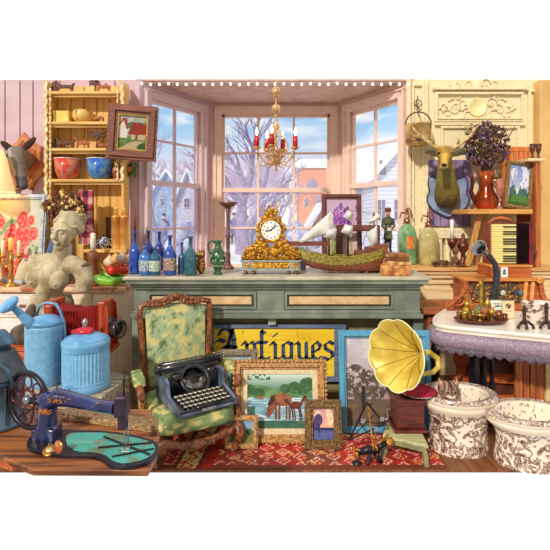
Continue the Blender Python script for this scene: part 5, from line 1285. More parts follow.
G_={ 'A':([[(.0,1.35),(.12,1.62),(.38,1.72),(.72,1.5)],[(.72,1.66),(.62,1.2),(.42,.6),(.2,.1),(-.06,.04)],[(.72,1.62),(.84,1.1),(.9,.2),(1.06,.02),(1.24,.16)],[(.2,.66),(.55,.74),(.95,.66)],[(-.14,1.0),(.02,1.1),(.3,1.0)]],.23),
 'n':([[(-.05,.85),(.1,1),(.22,.85),(.22,.1),(.35,.0)],[(.22,.8),(.5,1),(.66,.85),(.66,.1),(.82,0),(.95,.12)]],.2),
 't':([[(.2,1.65),(.2,.15),(.4,0),(.62,.14)],[(-.08,.98),(.5,.98)],[(.2,1.65),(.36,1.5)]],.2),
 'i':([[(-.02,.85),(.12,1),(.24,.85),(.24,.1),(.4,0),(.5,.1)],[(.16,1.34),(.3,1.46)]],.2),
 'q':([[(.15,.85),(.15,.2),(.32,.02),(.55,.15)],[(.15,.85),(.4,1),(.62,.88)],[(.62,.95),(.62,-.15),(.55,-.32)],[(.4,-.2),(.8,-.12)]],.2),
 'u':([[(-.02,.9),(.12,.98),(.2,.85),(.2,.2),(.36,.02),(.6,.18)],[(.6,.98),(.62,.1),(.8,0),(.9,.12)]],.2),
 'e':([[(.15,.8),(.15,.2),(.36,.0),(.62,.16)],[(.15,.82),(.38,1),(.58,.82),(.5,.58),(.2,.46)]],.2),
 's':([[(.66,.9),(.4,1.02),(.16,.86),(.2,.62),(.56,.42),(.6,.18),(.34,.0),(.06,.12)],[(.62,.92),(.74,1.0)]],.2)}
for ch,X0 in zip('Antiques',(217,241,256,269,278.5,293.5,308,320)):
    m=MB(); st_,w=G_[ch]; sc=18.2 if ch=='A' else 17.6
    for p in st_: stroke(m,p,w,X0+2,359.5,sc)
    t.part('letter',m,inkb,parent=bo,label='blue gothic letter %s'%ch)
# ================================================================ pictures on the floor
ggold=M('carved_gold_frame',(216,170,108),.38,.25,rgb2=(150,100,54),scale=60,bump=.6); gdark=M('dark_gold_frame',(150,116,70),.4,.3,rgb2=(92,66,38),scale=60,bump=.6)
greyf=M('grey_taupe_frame',(158,146,130),.5,rgb2=(118,106,94),scale=30); linen=M('linen_lip',(232,214,178),.8,rgb2=(210,186,146),scale=60)
def pale(u,v):
    c=mix((70,120,150),(170,206,226),v); 
    if v<.55 and fbm(u*7,v*7,1)>.45: c=(60,90,110)
    return mix(c,(230,240,246),.5 if fbm(u*4,v*5,6)>.6 else 0)
picture('framed_picture','grey framed blue landscape between the armchair and the horse picture','picture',220,258,350,411,3.68,.055,greyf,pale,30,40,tilt=2)
def horse(u,v):
    c=mix((60,100,84),(206,224,214),(v-.6)*2.6) if v>.6 else mix((70,120,150),(168,206,216),fbm(u*6,v*14,3))
    if .55<v<.72+.07*math.sin(u*5+1): c=mix((62,104,72),(130,170,110),fbm(u*12,v*14,2))
    for a,b,r in ((.58,.72,.08),(.72,.74,.1),(.84,.70,.09),(.92,.8,.12),(.18,.64,.09),(.05,.7,.09)):
        if inel(u,v,a,b,r,r*1.1) and fbm(u*24,v*24,4)>.3: c=mix((36,74,50),(84,126,70),fbm(u*30,v*30,7))
    if v<.56 and fbm(u*5,v*30,8)>.58: c=mix(c,(226,240,244),.7)
    if v<.14 or (u<.12 and v<.4): c=mix((44,84,84),(90,130,90),fbm(u*16,v*16,5))
    if v>.88 and u<.35 and fbm(u*30,v*30,5)>.5: c=(50,90,50)
    br=mix((186,120,84),(120,66,50),fbm(u*18,v*18,6))
    if inel(u,v,.53,.52,.15,.12): c=br
    if inpoly(u,v,[(.42,.58),(.36,.54),(.30,.36),(.29,.22),(.35,.2),(.40,.32),(.48,.44)]): c=mix(br,(70,36,30),.2)
    if inpoly(u,v,[(.42,.62),(.36,.58),(.31,.42),(.35,.4),(.42,.5)]): c=(70,40,34)
    for a in (.44,.49,.60,.645):
        if abs(u-a)<.016 and .16<v<.48: c=mix(br,(60,34,30),.35)
    if inel(u,v,.74,.42,.085,.075): c=(116,56,44)
    if inpoly(u,v,[(.80,.44),(.86,.60),(.90,.60),(.92,.52),(.86,.5),(.83,.4)]): c=(110,54,44)
    if inpoly(u,v,[(.66,.40),(.62,.54),(.57,.54),(.56,.48),(.61,.46),(.64,.38)]): c=(100,50,40)
    for a in (.68,.71,.785,.81):
        if abs(u-a-.02*math.sin(v*9))<.011 and .14<v<.40: c=(90,44,36)
    if inel(u,v,.2,.56,.05,.035): c=(150,100,60)
    return c
t=picture('framed_picture','large gold framed painting of a brown horse and foal drinking at a pond','picture',233,327,364,443,3.16,.062,ggold,horse,140,100,tilt=10,depth=.05,matw=.036,matm=linen)
# carved corners
m=MB(); w=94*3.16/F; h=79*3.16/F/math.cos(R(10)); rd=random.Random(1)
def lerp2(a,b,n): return [(a[0]+(b[0]-a[0])*i/n,a[1]+(b[1]-a[1])*i/n) for i in range(n)]
for (x,z) in lerp2((-w/2,h),(w/2,h),22)+lerp2((-w/2,0),(w/2,0),22)+lerp2((-w/2,0),(-w/2,h),18)+lerp2((w/2,0),(w/2,h),19):
    m.ell((x*.985,-.03,min(max(z,.012),h-.008)),(.014,.016,.012),n=8,h=6)
t.part('carved_edge',m,ggold,kind='stuff')
def smalll(u,v):
    if v>.5: return mix((190,196,196),(120,160,190),v)
    if v>.42: return (70,100,70)
    return mix((150,130,80),(90,100,50),fbm(u*9,v*14,2)) if not inel(u,v,.3,.5,.25,.2) else (50,80,60)
def smlL(u,v):
    c=smalll(u,v)
    if inel(u,v,.35,.52,.2,.16) or inel(u,v,.8,.5,.16,.13): c=mix((40,70,50),(90,120,80),fbm(u*14,v*14,4))
    return c
picture('framed_picture','small gold framed landscape with trees at the foot of the horse picture, left','picture',225,258,418,448,3.07,.032,ggold,smlL,40,36,tilt=12,depth=.03)
def sunset(u,v):
    c=mix((250,190,130),(206,150,170),v) if v>.32 else mix((60,70,130),(110,120,170),fbm(u*10,v*14,2))
    if fbm(u*4,v*6,3)>.6 and v>.4: c=(255,214,170)
    if inel(u,v,.28,.62,.2,.2) or inel(u,v,.16,.45,.2,.16): c=mix((60,56,100),(96,80,130),fbm(u*16,v*16,1))
    if abs(u-.3)<.03 and .2<v<.5: c=(40,36,70)
    if .3<v<.38: c=(50,50,90)
    return c
picture('framed_picture','small dark gold framed painting of violet trees against an orange sunset','picture',305,342,403,448,3.06,.055,gdark,sunset,40,50,tilt=10,depth=.035)
bluef=wood('sky_blue_frame',(106,180,212),(70,140,178),'z',8,.5,.3)
def oldtree(u,v):
    c=mix((170,130,120),(196,196,210),v+.25*(fbm(u*5,v*5,2)-.5)*2); c=mix(c,(226,214,210),.6 if fbm(u*3,v*6,7)>.6 else 0)
    if v<.30: c=mix((92,76,66),(130,106,84),fbm(u*10,v*22,3))
    if inel(u,v,.2,.44,.26,.2) or inel(u,v,.12,.55,.16,.14) or inel(u,v,.38,.42,.14,.13):
        if fbm(u*26,v*26,5)>.4: c=mix((70,64,62),(120,104,92),fbm(u*20,v*20,1))
    if inel(u,v,.8,.36,.25,.1) and fbm(u*26,v*26,5)>.4: c=(80,70,70)
    if abs(u-.22)<.025 and .2<v<.45: c=(50,44,46)
    return c
picture('framed_picture','large sky blue framed faded picture of a tree behind the gramophone','picture',340,432,333,433,3.31,.05,bluef,oldtree,90,100,tilt=6,depth=.04)
# ================================================================ armchair
broc=M('green_brocade',(150,172,96),.55,rgb2=(84,112,62),scale=9,kind='noise',lo=.42,hi=.56,bump=.25,dist=1.2)
def brocade(v,pale_=False):
    a=fbm(v.x*20+v.y*8+7,v.z*20+v.y*9+3,2); b=fbm(v.x*30,v.z*30+v.y*20,5)
    c=mix((104,130,84),(150,170,110),b)
    if pale_: c=mix((140,162,124),(184,196,152),b)
    if a>.57: c=mix((200,190,116),(224,212,146),b)
    elif a<.34: c=mix((96,118,76),(110,130,80),b)
    return c
cw=wood('carved_walnut',(150,84,40),(88,44,22),'x',14,.35,.5); cwz=M('carved_walnut_gloss',(156,88,42),.3,rgb2=(84,42,22),scale=36,bump=.6,coat=.3)
t=T('armchair','green and gold brocade armchair with carved walnut frame holding the typewriter','armchair',(-.64,3.22,.008),None,(0,0,R(24))); t.loc=Vector((0,0,0))
def roundbox(x0,x1,y0,y1,z0,z1,bulge=.02,n=10,r=.03):
    m=MB(); cx,cy,cz_=(x0+x1)/2,(y0+y1)/2,(z0+z1)/2; 
    vs=[];fs=[];nu,nv=28,12
    for j in range(nv+1):
        p=-PI/2+PI*j/nv
        for i in range(nu): a=2*PI*i/nu; vs.append((cx+sgnp(math.cos(a),.35)*sgnp(math.cos(p),.4)*(x1-x0)/2,cy+sgnp(math.sin(a),.35)*sgnp(math.cos(p),.4)*(y1-y0)/2,cz_+sgnp(math.sin(p),.55)*(z1-z0)/2))
    for j in range(nv):
        for i in range(nu): k=(i+1)%nu; fs.append((j*nu+i,j*nu+k,(j+1)*nu+k,(j+1)*nu+i))
    return m.add(vs,fs,True)
def densify(o,n=2):
    md=o.modifiers.new('s','SUBSURF'); md.levels=n; md.render_levels=n
def bake_col(mb,pale_=False,sub=2):
    o=mkobj('tmp',mb); md=o.modifiers.new('s','SUBSURF'); md.levels=sub; md.render_levels=sub
    dg=bpy.context.evaluated_depsgraph_get(); dg.update(); me=bpy.data.meshes.new_from_object(o.evaluated_get(dg))
    r=MB(); r.v=[Vector(v.co) for v in me.vertices]; r.f=[list(p.vertices) for p in me.polygons]; r.mi=[0]*len(r.f); r.sm=[True]*len(r.f)
    bpy.data.objects.remove(o); bpy.data.meshes.remove(me); return r
def uph(name,mb,pale_=False,sub=2):
    o=t.part(name,bake_col(mb,pale_,sub)); colour(o,lambda v: brocade(v,pale_),(0,0,0)); return o
uph('seat_cushion',roundbox(-.28,.29,-.33,.26,.16,.31))
bw_,zb1,zt1=.25,.30,.90
m=MB(); n=11;vs=[];fs=[]
for side in (0,1):
    for j in range(n):
        for i in range(n):
            u=i/(n-1)*2-1; v=j/(n-1); hw=.215+.02*v; zz_=zb1+(zt1-.03+.03*math.cos(u*1.5)-zb1)*v
            vs.append((u*hw,.27+.07*v-(.035*(1-u*u)*(1-(2*v-1)**4) if side==0 else -.03),zz_))
for j in range(n-1):
    for i in range(n-1): a=j*n+i;b=n*n; fs.append((a,a+1,a+n+1,a+n)); fs.append((b+a,b+a+n,b+a+n+1,b+a+1))
m.add(vs,fs,True); uph('back_upholstery',m,True,2)
m=MB()
pts=[(-.235,.28,.18),(-.245,.285,.4),(-.26,.31,.62),(-.275,.335,.84),(-.262,.34,.90),(-.2,.34,.915),(-.1,.34,.925),(-.05,.335,.95),(0,.33,.965),(.05,.335,.95),(.1,.34,.925),(.2,.34,.915),(.262,.34,.90),(.275,.335,.84),(.26,.31,.62),(.245,.285,.4),(.235,.28,.18)]
m.tube(pts,[.024]*17,10)
for k in range(17):
    a=k/16*2-1; m.ell((a*.24,.315,.905+.045*max(0,1-abs(a)*2.6)),(.02,.018,.014+.008*(1-abs(a))),n=8,h=6)
for sd in (-1,1):
    for q in range(3): m.tube([(sd*(.02+.05*q+.03*math.cos(i*.6)*(1-i/12)),.31,.935-.012*q+.022*math.sin(i*.6)*(1-i/12)) for i in range(10)],.007,6)
m.ell((0,.31,.955),(.03,.02,.028)); t.part('back_frame',m,cwz)
m=MB()
pts=[(-.29,-.30,.13),(-.2,-.335,.15),(-.1,-.345,.125),(0,-.35,.115),(.1,-.345,.125),(.2,-.335,.15),(.29,-.30,.13)]
m.tube(pts,[.03,.026,.024,.034,.024,.026,.03],10); 
for k in range(9): a=k/8*2-1; m.ell((a*.1,-.372,.12),(.014,.01,.016),n=8,h=6)
t.part('front_rail',m,cwz)
for sd in (-1,1): t.part('side_rail',MB().tube([(sd*.29,-.3,.14),(sd*.3,0,.15),(sd*.26,.27,.15)],[.028,.022,.026],10),cwz)
t.part('back_rail',MB().tube([(-.25,.27,.16),(.25,.27,.16)],.022,8),cwz)
for sd in (-1,1):
    t.part('leg',MB().tube([(sd*.275,-.29,.17),(sd*.30,-.325,.12),(sd*.285,-.32,.07),(sd*.265,-.305,.035),(sd*.275,-.325,.012)],[.042,.038,.024,.018,.024],12),cwz)
    t.part('leg',MB().tube([(sd*.24,.27,.17),(sd*.245,.29,.08),(sd*.255,.32,.012)],[.03,.022,.018],10),cwz)
    am=MB().tube([(sd*.26,.28,.50),(sd*.31,.12,.46),(sd*.33,-.05,.445),(sd*.335,-.16,.45),(sd*.335,-.21,.43),(sd*.325,-.19,.40),(sd*.315,-.16,.36),(sd*.32,-.2,.27),(sd*.31,-.26,.18)],[.02,.02,.022,.026,.026,.02,.018,.022,.03],12)
    ao=t.part('arm',am,cwz)
    o=t.part('arm_pad',bake_col(roundbox(sd*.33-.04,sd*.33+.04,-.14,.12,.445,.505),sub=1),parent=ao); colour(o,lambda v: brocade(v),(0,0,0))
    m=MB(); X_=sd*.30; m.box(X_-.02,X_+.02,-.12,.26,.15,.43); o=t.part('side_panel',bake_col(m,sub=3)); colour(o,lambda v: brocade(v),(0,0,0))
# ================================================================ typewriter
t=T('typewriter','old black and blue grey office typewriter resting on the green armchair','typewriter',(-.55,3.115,.315),None,(R(0),0,R(34))); t.loc=Vector((0,0,0))
tb=M('typewriter_blue_grey',(120,134,160),.3,.2,rgb2=(70,80,106),scale=9,coat=.3); tk=M('typewriter_black',(40,42,50),.3,.2,rgb2=(22,22,28),scale=14,coat=.4); ts=M('nickel',(190,190,184),.25,.8,rgb2=(130,120,100),scale=30)
W2=.215
m=MB(); m.box(-W2,W2,-.21,.20,0,.02); t.part('base',m,tb,bev=.008)
for sd in (-1,1):
    m=MB(); pr=[(-.21,.02),(-.21,.045),(-.04,.09),(-.02,.17),(.02,.19),(.19,.19),(.20,.02)]
    m.xf(Matrix(((0,sd,0,sd*W2-sd*.0),(1,0,0,0),(0,0,1,0),(0,0,0,1)))); m.prism(pr,-.022,0); t.part('side_frame',m,tb,bev=.006)
m=MB(); m.box(-W2+.02,W2-.02,.03,.19,.02,.165); t.part('body',m,tk,bev=.01)
m=MB(); m.xf(Matrix(((0,1,0,0),(1,0,0,0),(0,0,1,0),(0,0,0,1)))); m.prism([(-.20,.02),(-.20,.032),(-.05,.082),(-.05,.02)],-W2+.02,W2-.02); t.part('key_deck',m,tk,bev=.004)
m=MB(); m.lathe([(.10,0),(.11,.004),(.112,.014),(.098,.02),(.086,.016),(.084,.0)],(0,.012,.142),40,rot=(R(50),0,0),cap=False); t.part('type_basket_ring',m,tk)
m=MB().lathe([(.09,0),(0,.001)],(0,.020,.135),30,rot=(R(50),0,0)); t.part('basket_back',m,M('dark_inside',(26,24,24),.6,rgb2=False))
m=MB()
for k in range(27):
    a=PI+PI*(k+.5)/27; c=Vector((0,-.01,.13)); r0,r1=.028,.088
    u=Vector((1,0,0));v=Vector((0,-.62,-.0)); w=Vector((0,-.45,.86))
    def q(r,h): return Vector((math.cos(a)*r,.006+math.sin(a)*r*.64,.150+math.sin(a)*r*.76+h))
    m.tube([q(r0,0),q(r1,.012)],.0018,4)
t.part('type_bar',m,ts,kind='stuff')
m=MB(); m.tube([(-W2-.01,.10,.225),(W2+.02,.10,.225)],.026,18); t.part('platen',m,tk)
m=MB(); m.box(-W2-.01,W2+.01,.13,.17,.20,.25); m.box(-W2+.01,W2-.01,.06,.075,.205,.222); t.part('carriage',m,M('dark_carriage',(66,70,80),.3,.4,rgb2=(36,36,44)),bev=.004)
m=MB(); m.tube([(-W2+.01,.085,.262),(W2-.02,.085,.262)],.004,8); t.part('paper_bail',m,ts)
for sd in (-1,1):
    m=MB().lathe([(.018,0),(.03,.004),(.03,.02),(.018,.024)],(sd*(W2+.012),.10,.225),18,rot=(0,R(90*sd),0)); t.part('platen_knob',m,tk)
    m=MB().lathe([(.034,0),(.036,.004),(.036,.03),(.03,.034),(.012,.035)],(sd*.13,.03 if sd<0 else .04,.168 if sd<0 else .165),22); t.part('ribbon_spool_cover',m,tk)
m=MB().tube([(-W2-.03,.10,.235),(-W2-.045,.06,.27),(-W2-.04,-.0,.275)],.004,7); t.part('carriage_lever',m,ts)
for k in range(3): m=MB().tube([(W2-.03,.12,.24+.012*k),(W2+.06,.11,.235+.02*k)],.0035,6); m.ell((W2+.06,.11,.235+.02*k),.007,n=8,h=6); t.part('bracket_arm',m,ts)
keym=M('key_ring_cream',(214,206,182),.3,.2,rgb2=False); kt=M('key_black_top',(30,30,34),.2,rgb2=False)
kp=MB().mat(keym).lathe([(.0125,0),(.0135,.002),(.0135,.0065),(.0105,.0075)],(0,0,0),14,cap=False); kp.mat(kt).lathe([(.0105,.0065),(0,.007)],(0,0,0),14); kp.mat(M('nickel')).tube([(0,0,0),(0,.012,-.02)],.0018,4)
k0=None
for r in range(4):
    for c in range(10):
        x=-.165+.034*c+.009*r-.006; y=-.075-.032*r; z=.088-.0125*r
        if k0 is None: k0=t.part('key',kp); k0.location=(x,y,z)
        else: k=k0.copy(); COL.objects.link(k); k.location=(x,y,z)
t.part('space_bar',MB().tube([(-.09,-.203,.043),(.10,-.203,.043)],.006,8),kt)
m=MB(); m.box(-.05,.05,-.213,-.2105,.012,.03); t.part('maker_plate',m,ts)
# ================================================================ gramophone on low table
mah=M('dark_mahogany',(112,40,30),.25,rgb2=(66,20,18),scale=9,coat=.5,stretch=(1,1,4)); sage=wood('sage_cream_wood',(208,204,150),(160,160,112),'x',8)
TZ2=.155
t=T('low_table','low sage cream painted table under the gramophone','table',(.86,3.08,.008))
pl=[G(378,435,TZ2),G(424,446,TZ2),(.965,3.22),(.80,3.24)]
t.part('table_top',MB().slab(pl,TZ2-.02,TZ2),sage,bev=.004); cx_=sum(p[0] for p in pl)/4; cy_=sum(p[1] for p in pl)/4
t.part('apron',MB().slab([(cx_+(a-cx_)*.9,cy_+(b-cy_)*.9) for a,b in pl],TZ2-.055,TZ2-.02),M('sage_dark',(150,150,104),.5,rgb2=(120,120,84)))
for a,b in pl: ax,ay=cx_+(a-cx_)*.84,cy_+(b-cy_)*.84; t.part('leg',MB().bar((ax,ay,TZ2-.05),(ax+(a-cx_)*.12,max(ay+(b-cy_)*.05,2.85),.009),.028,.028,up=(0,1,0)),M('sage_dark'))
t.o.location.x+=.03
t=T('gramophone','gramophone with large yellow fluted horn and mahogany box on the low table','gramophone',(.87,3.09,TZ2))
bxm=(.785,.965,2.995,3.2)
def bxx(g,z0,z1): return MB().box(bxm[0]-g,bxm[1]+g*.5,bxm[2]-g,bxm[3]+g,z0,z1)
t.part('base_plinth',bxx(.028,TZ2+.001,TZ2+.022),mah,bev=.006); t.part('cabinet',bxx(0,TZ2+.02,.345),mah,bev=.004)
m=bxx(.012,.335,.35); m.box(bxm[0]-.02,bxm[1]+.01,bxm[2]-.02,bxm[3]+.02,.35,.372); t.part('top_plinth',m,mah,bev=.006)
m=bxx(.006,TZ2+.03,TZ2+.05); t.part('beading',m,mah,bev=.004)
tx,ty=.955,3.10; t.part('turntable',MB().lathe([(.01,-.03),(.01,0),(.125,.0),(.13,.004),(.128,.009)],(tx,ty,.382),36),ts)
t.part('turntable_felt',MB().lathe([(.126,0),(.124,.004),(0,.004)],(tx,ty,.392),36),M('crimson_felt',(186,28,62),.95,rgb2=(150,16,44),scale=30))
yh=M('yellow_horn_enamel',(238,214,96),.28,rgb2=(196,166,58),scale=6,coat=.5,metal=.15); yin=yh
rc=Vector((XX(391,2.95),2.95,ZZ(355,2.95))); ax=Vector((-math.sin(R(55)),-math.cos(R(55)),.12)).normalized()
Mh=ax.to_track_quat('Z','Y').to_matrix()
def hornprof(L=.30,R0=.232):
    p=[]
    for i in range(17): u=i/16; r=.018+ (R0-.018)*(u**2.3*.62+u*.38) ; p.append((r,-L+L*u))
    return p
hp=hornprof(); vs=[];fs=[];nn=80
for off in (0,-.004):
    for (r,z) in hp:
        u=(z+.30)/.30
        for i in range(nn):
            a=2*PI*i/nn; lob=abs(math.cos(a*4.5)); rr=(r+off)*(1-.075*u*u*(1-lob**.6)); vs.append((math.cos(a)*rr,math.sin(a)*rr,z+off*0+.012*u**3*lob))
L1=len(hp)
for j in range(L1-1):
    for i in range(nn): k=(i+1)%nn; fs.append((j*nn+i,j*nn+k,(j+1)*nn+k,(j+1)*nn+i)); o2=L1*nn; fs.append((o2+j*nn+i,o2+(j+1)*nn+i,o2+(j+1)*nn+k,o2+j*nn+k))
for i in range(nn): k=(i+1)%nn; a=(L1-1)*nn; fs.append((a+i,a+k,L1*nn+a+k,L1*nn+a+i))
m=MB().xf(Matrix.Translation(rc)@Mh.to_4x4()); m.add(vs,fs,True); ho=t.part('horn',m,yh)
m=MB().xf(Matrix.Translation(rc)@Mh.to_4x4())
for k in range(9):
    a=2*PI*(k+.5)/9*1.0; q=[]
    aa=(k+.5)*PI/4.5
    for (r,z) in hp: u=(z+.30)/.30; rr=(r-.005)*(1-.075*u*u); q.append((math.cos(aa)*rr,math.sin(aa)*rr,z))
    m.tube(q,[.0022]*len(q),5)
t.part('seam',m,M('horn_seam_brown',(140,106,40),.4,rgb2=False),parent=ho,kind='stuff')
rim=[]
for i in range(nn): a=2*PI*i/nn; lob=abs(math.cos(a*4.5)); rr=hp[-1][0]*(1-.075*(1-lob**.6)); rim.append((math.cos(a)*rr,math.sin(a)*rr,.012*lob))
m=MB().xf(Matrix.Translation(rc)@Mh.to_4x4()); m.tube(rim,.004,6,closed=True); t.part('rim_bead',m,M('rim_pale',(250,240,190),.3,rgb2=False),parent=ho)
th=rc-ax*.295
t.part('elbow',MB().tube([th,th-ax*.05,Vector((1.09,3.26,.60)),Vector((1.15,3.27,.56)),Vector((1.15,3.25,.50)),Vector((1.10,3.22,.475)),Vector((1.02,3.19,.47)),Vector((.965,3.17,.46))],[.019,.018,.022,.022,.02,.018,.015,.013],14),yh)
t.part('sound_box',MB().lathe([(.02,0),(.028,.004),(.028,.016),(.02,.02)],(.945,3.155,.452),18,rot=(R(70),0,R(-40))),M('bright_brass'))
t.part('support_arm',MB().tube([(.93,3.21,.36),(.95,3.22,.44),(1.02,3.22,.46)],[.014,.011,.012],10),M('bright_brass'))
t.part('crank',MB().tube([(.785,3.1,.26),(.74,3.1,.26),(.74,3.06,.21),(.715,3.06,.21)],.006,8),ts)
t.o.location.x+=.03
# ================================================================ sextant and spyglass
Y=2.93; s=Y/F
def E_(px,py,dy=0): p=P(px,py,Y); return Vector((p.x,Y+dy*s,max(p.z,.012)))
t=T('sextant','black triangular sextant frame with brass fittings standing on the rug','sextant',(E_(362,0).x,Y,.008))
m=MB()
A_,B_,C_1,D1=E_(345,441,2),E_(363,404,4),E_(380,424,0),E_(352,446,-4)
for a,b,w in ((A_,B_,.011),(B_,C_1,.011),(A_,C_1,.009),((A_+B_)/2,(A_+C_1)/2,.006),((A_+B_)/2,C_1,.006),((B_+C_1)/2,A_,.006)): m.bar(a,b,w,w)
m.bar(E_(357,405),E_(368,404),.008,.008); t.part('frame',m,blackm,bev=.0015)
arc=[E_(345+38*u,446-14*u+9*math.sin(PI*u),-3) for u in [i/14 for i in range(15)]]
t.part('arc',MB().tube(arc,.006,6,flat=.6),M('bright_brass'))
t.part('index_arm',MB().bar(E_(363,406,-2),E_(368,448,-5),.009,.005),M('bright_brass'))
for a,b in ((358,420),(371,428),(377,418)): t.part('mirror',MB().cbox(E_(a,b,-2),(.03,.006,.026),rot=(0,.3,.4)),M('mirror_glass',(190,190,200),.1,.7))
t.part('base_block',MB().tube([E_(352,452,-2),E_(364,448,-2),E_(376,450,-2)],[.018,.026,.018],10),blackm)
for a,b in ((350,462),(372,462)): t.part('foot',MB().tube([E_(a+(3 if a<360 else -3),452,-2),(E_(a,462,-5).x,Y-.05,.02)],[.009,.007],8),blackm)
t.part('handle',MB().tube([E_(366,446,-2),E_(362,458,-8),E_(360,464,-10)],[.012,.014,.010],10),M('dark_plum_metal'))
t.o.location.x+=.03
t=T('spyglass','short black and brass spyglass resting beside the sextant','spyglass',(E_(384,0).x,Y-.02,.008))
a=Vector((XX(372,2.9),2.90,.10)); b=Vector((XX(388,2.93),2.93,.135)); d=(b-a)
t.part('tube',MB().tube([a,a+d*.6],[.017,.017],14),blackm)
t.part('eyepiece',MB().tube([a+d*.6,a+d*.62,a+d*.95,a+d],[.021,.022,.024,.02],14),M('bright_brass'))
t.part('stand',MB().tube([a+d*.3,(a.x+.02,2.90,.05),(a.x+.02,2.89,.012)],[.008,.008,.022],8),blackm)
t.part('objective_ring',MB().tube([a-d*.08,a],[.02,.02],14),M('bright_brass'))
t.o.location.x+=.03
t=T('brass_figure_stand','small black and brass candle snuffer stand at the front edge of the rug','stand',(XX(356,2.88),2.88,.008))
xx_=XX(357,2.88); 
t.part('base',MB().lathe([(.03,0),(.032,.006),(.012,.014),(.008,.03)],(xx_,2.88,.009),16),blackm); t.part('knob',MB().lathe([(.008,0),(.014,.012),(.006,.024),(.012,.034),(0,.044)],(xx_,2.88,.038),12),M('bright_brass'))
# ================================================================ toilets
def toile(c):
    a=fbm(c.x*16+c.y*9+4,c.z*16+c.y*7,3); b=vn(c.x*46+9,c.z*46+c.y*40,6); k=math.sin(c.x*60+6*fbm(c.x*9,c.z*9,4))*math.sin(c.z*55+c.y*40)
    return a,b,k
def toilet(px,Yc,zr,rx,ry,label,dens):
    X0=XX(px,Yc); t=T('porcelain_toilet',label,'toilet',(X0,Yc,0),'patterned toilet bowls'); k=zr/.36
    # outside, rim and hollow inside
    prof=[(.78,0),(.79,.02),(.77,.05),(.73,.12),(.74,.19),(.79,.235),(.88,.265),(.94,.285),(.955,.30),(.93,.308),(.98,.318),(1.0,.33),(1.0,.345),(.97,.357),(.93,.36),(.74,.352),(.70,.34),(.66,.30),(.56,.2),(.40,.19),(.2,.165),(0,.16)]
    m=MB(); vs=[];fs=[]; nn=160; pr=[]
    for (a,b),(c,d) in zip(prof,prof[1:]):
        for i in range(6): pr.append((a+(c-a)*i/6,b+(d-b)*i/6))
    pr.append(prof[-1])
    for r,z in pr:
        for i in range(nn):
            a=2*PI*i/nn; q=1+.06*math.cos(2*a)*0; sh=.0
            vs.append((X0+math.cos(a)*r*rx,Yc+math.sin(a)*r*ry*(1.0)+sh,z*k))
    for j in range(len(pr)-1):
        for i in range(nn): q=(i+1)%nn; fs.append((j*nn+i,j*nn+q,(j+1)*nn+q,(j+1)*nn+i))
    m.add(vs,fs,True); mm=[toilem('toile_body',15,.46,.49),toilem('toile_rim',46,.45,.49),toilem('toile_inside',15,.57,.60)]
    m.mats=mm+[MATS['plain_porcelain']]; m.mi=[]
    for j in range(len(pr)-1):
        z=(pr[j][1]+pr[j+1][1])/2; r=(pr[j][0]+pr[j+1][0])/2
        k_=0 if (z<.262 and j<6*9) else (1 if (z>.335 and r>.78) else (2 if j>6*15 and r<.70 else 3))
        m.mi+=[k_]*nn
    m.sm=[True]*len(m.f); o=t.part('bowl',m); return t
def toilem(name,sc_,lo,hi):
    if name in MATS: return MATS[name]
    m=M(name,(246,230,210),.15,rgb2=(92,56,50),scale=sc_,lo=lo,hi=hi,coat=.5,dist=2.2,detail=3)
    rp=[n for n in m.node_tree.nodes if n.type=='VALTORGB'][0]; rp.color_ramp.elements[0].color,rp.color_ramp.elements[1].color=lin((246,230,210)),lin((92,56,50))
    e=rp.color_ramp.elements.new(min(1,hi+.05)); e.color=lin((150,108,96)); e=rp.color_ramp.elements.new(min(1,hi+.09)); e.color=lin((238,220,200)); e=rp.color_ramp.elements.new(min(1,hi+.11)); e.color=lin((104,66,58))
    M('plain_porcelain',(246,230,210),.15,rgb2=(240,222,200),scale=4,coat=.5); return m
def porc():
    if 'porc' in MATS: return MATS['porc']
    m=paintmat().copy(); m.name='glazed_porcelain'; b=m.node_tree.nodes['Principled BSDF']; b.inputs['Roughness'].default_value=.14; b.inputs['Coat Weight'].default_value=.5; MATS['porc']=m; return m
toilet(458,3.11,.385,.262,.205,'brown floral cream porcelain toilet bowl with the kitten inside',2.0)
toilet(530,2.93,.335,.292,.20,'brown floral cream porcelain toilet bowl, empty, at the right edge',5.0)
# kitten
kx,ky,kz=XX(449,3.02),3.045,.335
KS=1.22
t=T('kitten','grey brown tabby kitten peering out of the left toilet bowl','kitten',(kx,ky+.05,.19)); _K=Matrix.Translation((kx,ky,kz))@Matrix.Scale(KS,4)@Matrix.Translation((-kx,-ky,-kz))
m=MB(); m.tube([(kx,ky+.10,.215),(kx,ky+.06,.235),(kx,ky+.02,.275),(kx,ky+.0,.32)],[.055,.06,.048,.036],14)
m.ell((kx,ky,kz+.04),(.056,.048,.047)); m.ell((kx,ky-.038,kz+.022),(.024,.02,.017)); 
for q in (-1,1): m.ell((kx+q*.028,ky-.014,kz+.024),(.026,.026,.022)); m.ell((kx+q*.009,ky-.05,kz+.02),(.011,.010,.009),n=8,h=6)
for q in (-1,1): m.tube([(kx+q*.03,ky+.02,.30),(kx+q*.035,ky+.01,.26),(kx+q*.033,ky+.01,.235)],[.022,.018,.017],10); m.ell((kx+q*.033,ky+.0,.232),(.018,.02,.013),n=10,h=6)
for q in (-1,1): m.lathe([(.024,0),(.017,.02),(.006,.04),(.001,.046)],(kx+q*.036,ky+.004,kz+.062),12,sy=.55,rot=(0,q*.30,0))
m.tube([(kx+.02,ky+.12,.21),(kx+.06,ky+.11,.212),(kx+.075,ky+.07,.222)],[.014,.012,.008],8)
b=blob(m,.0034,2); o=t.part('body',b)
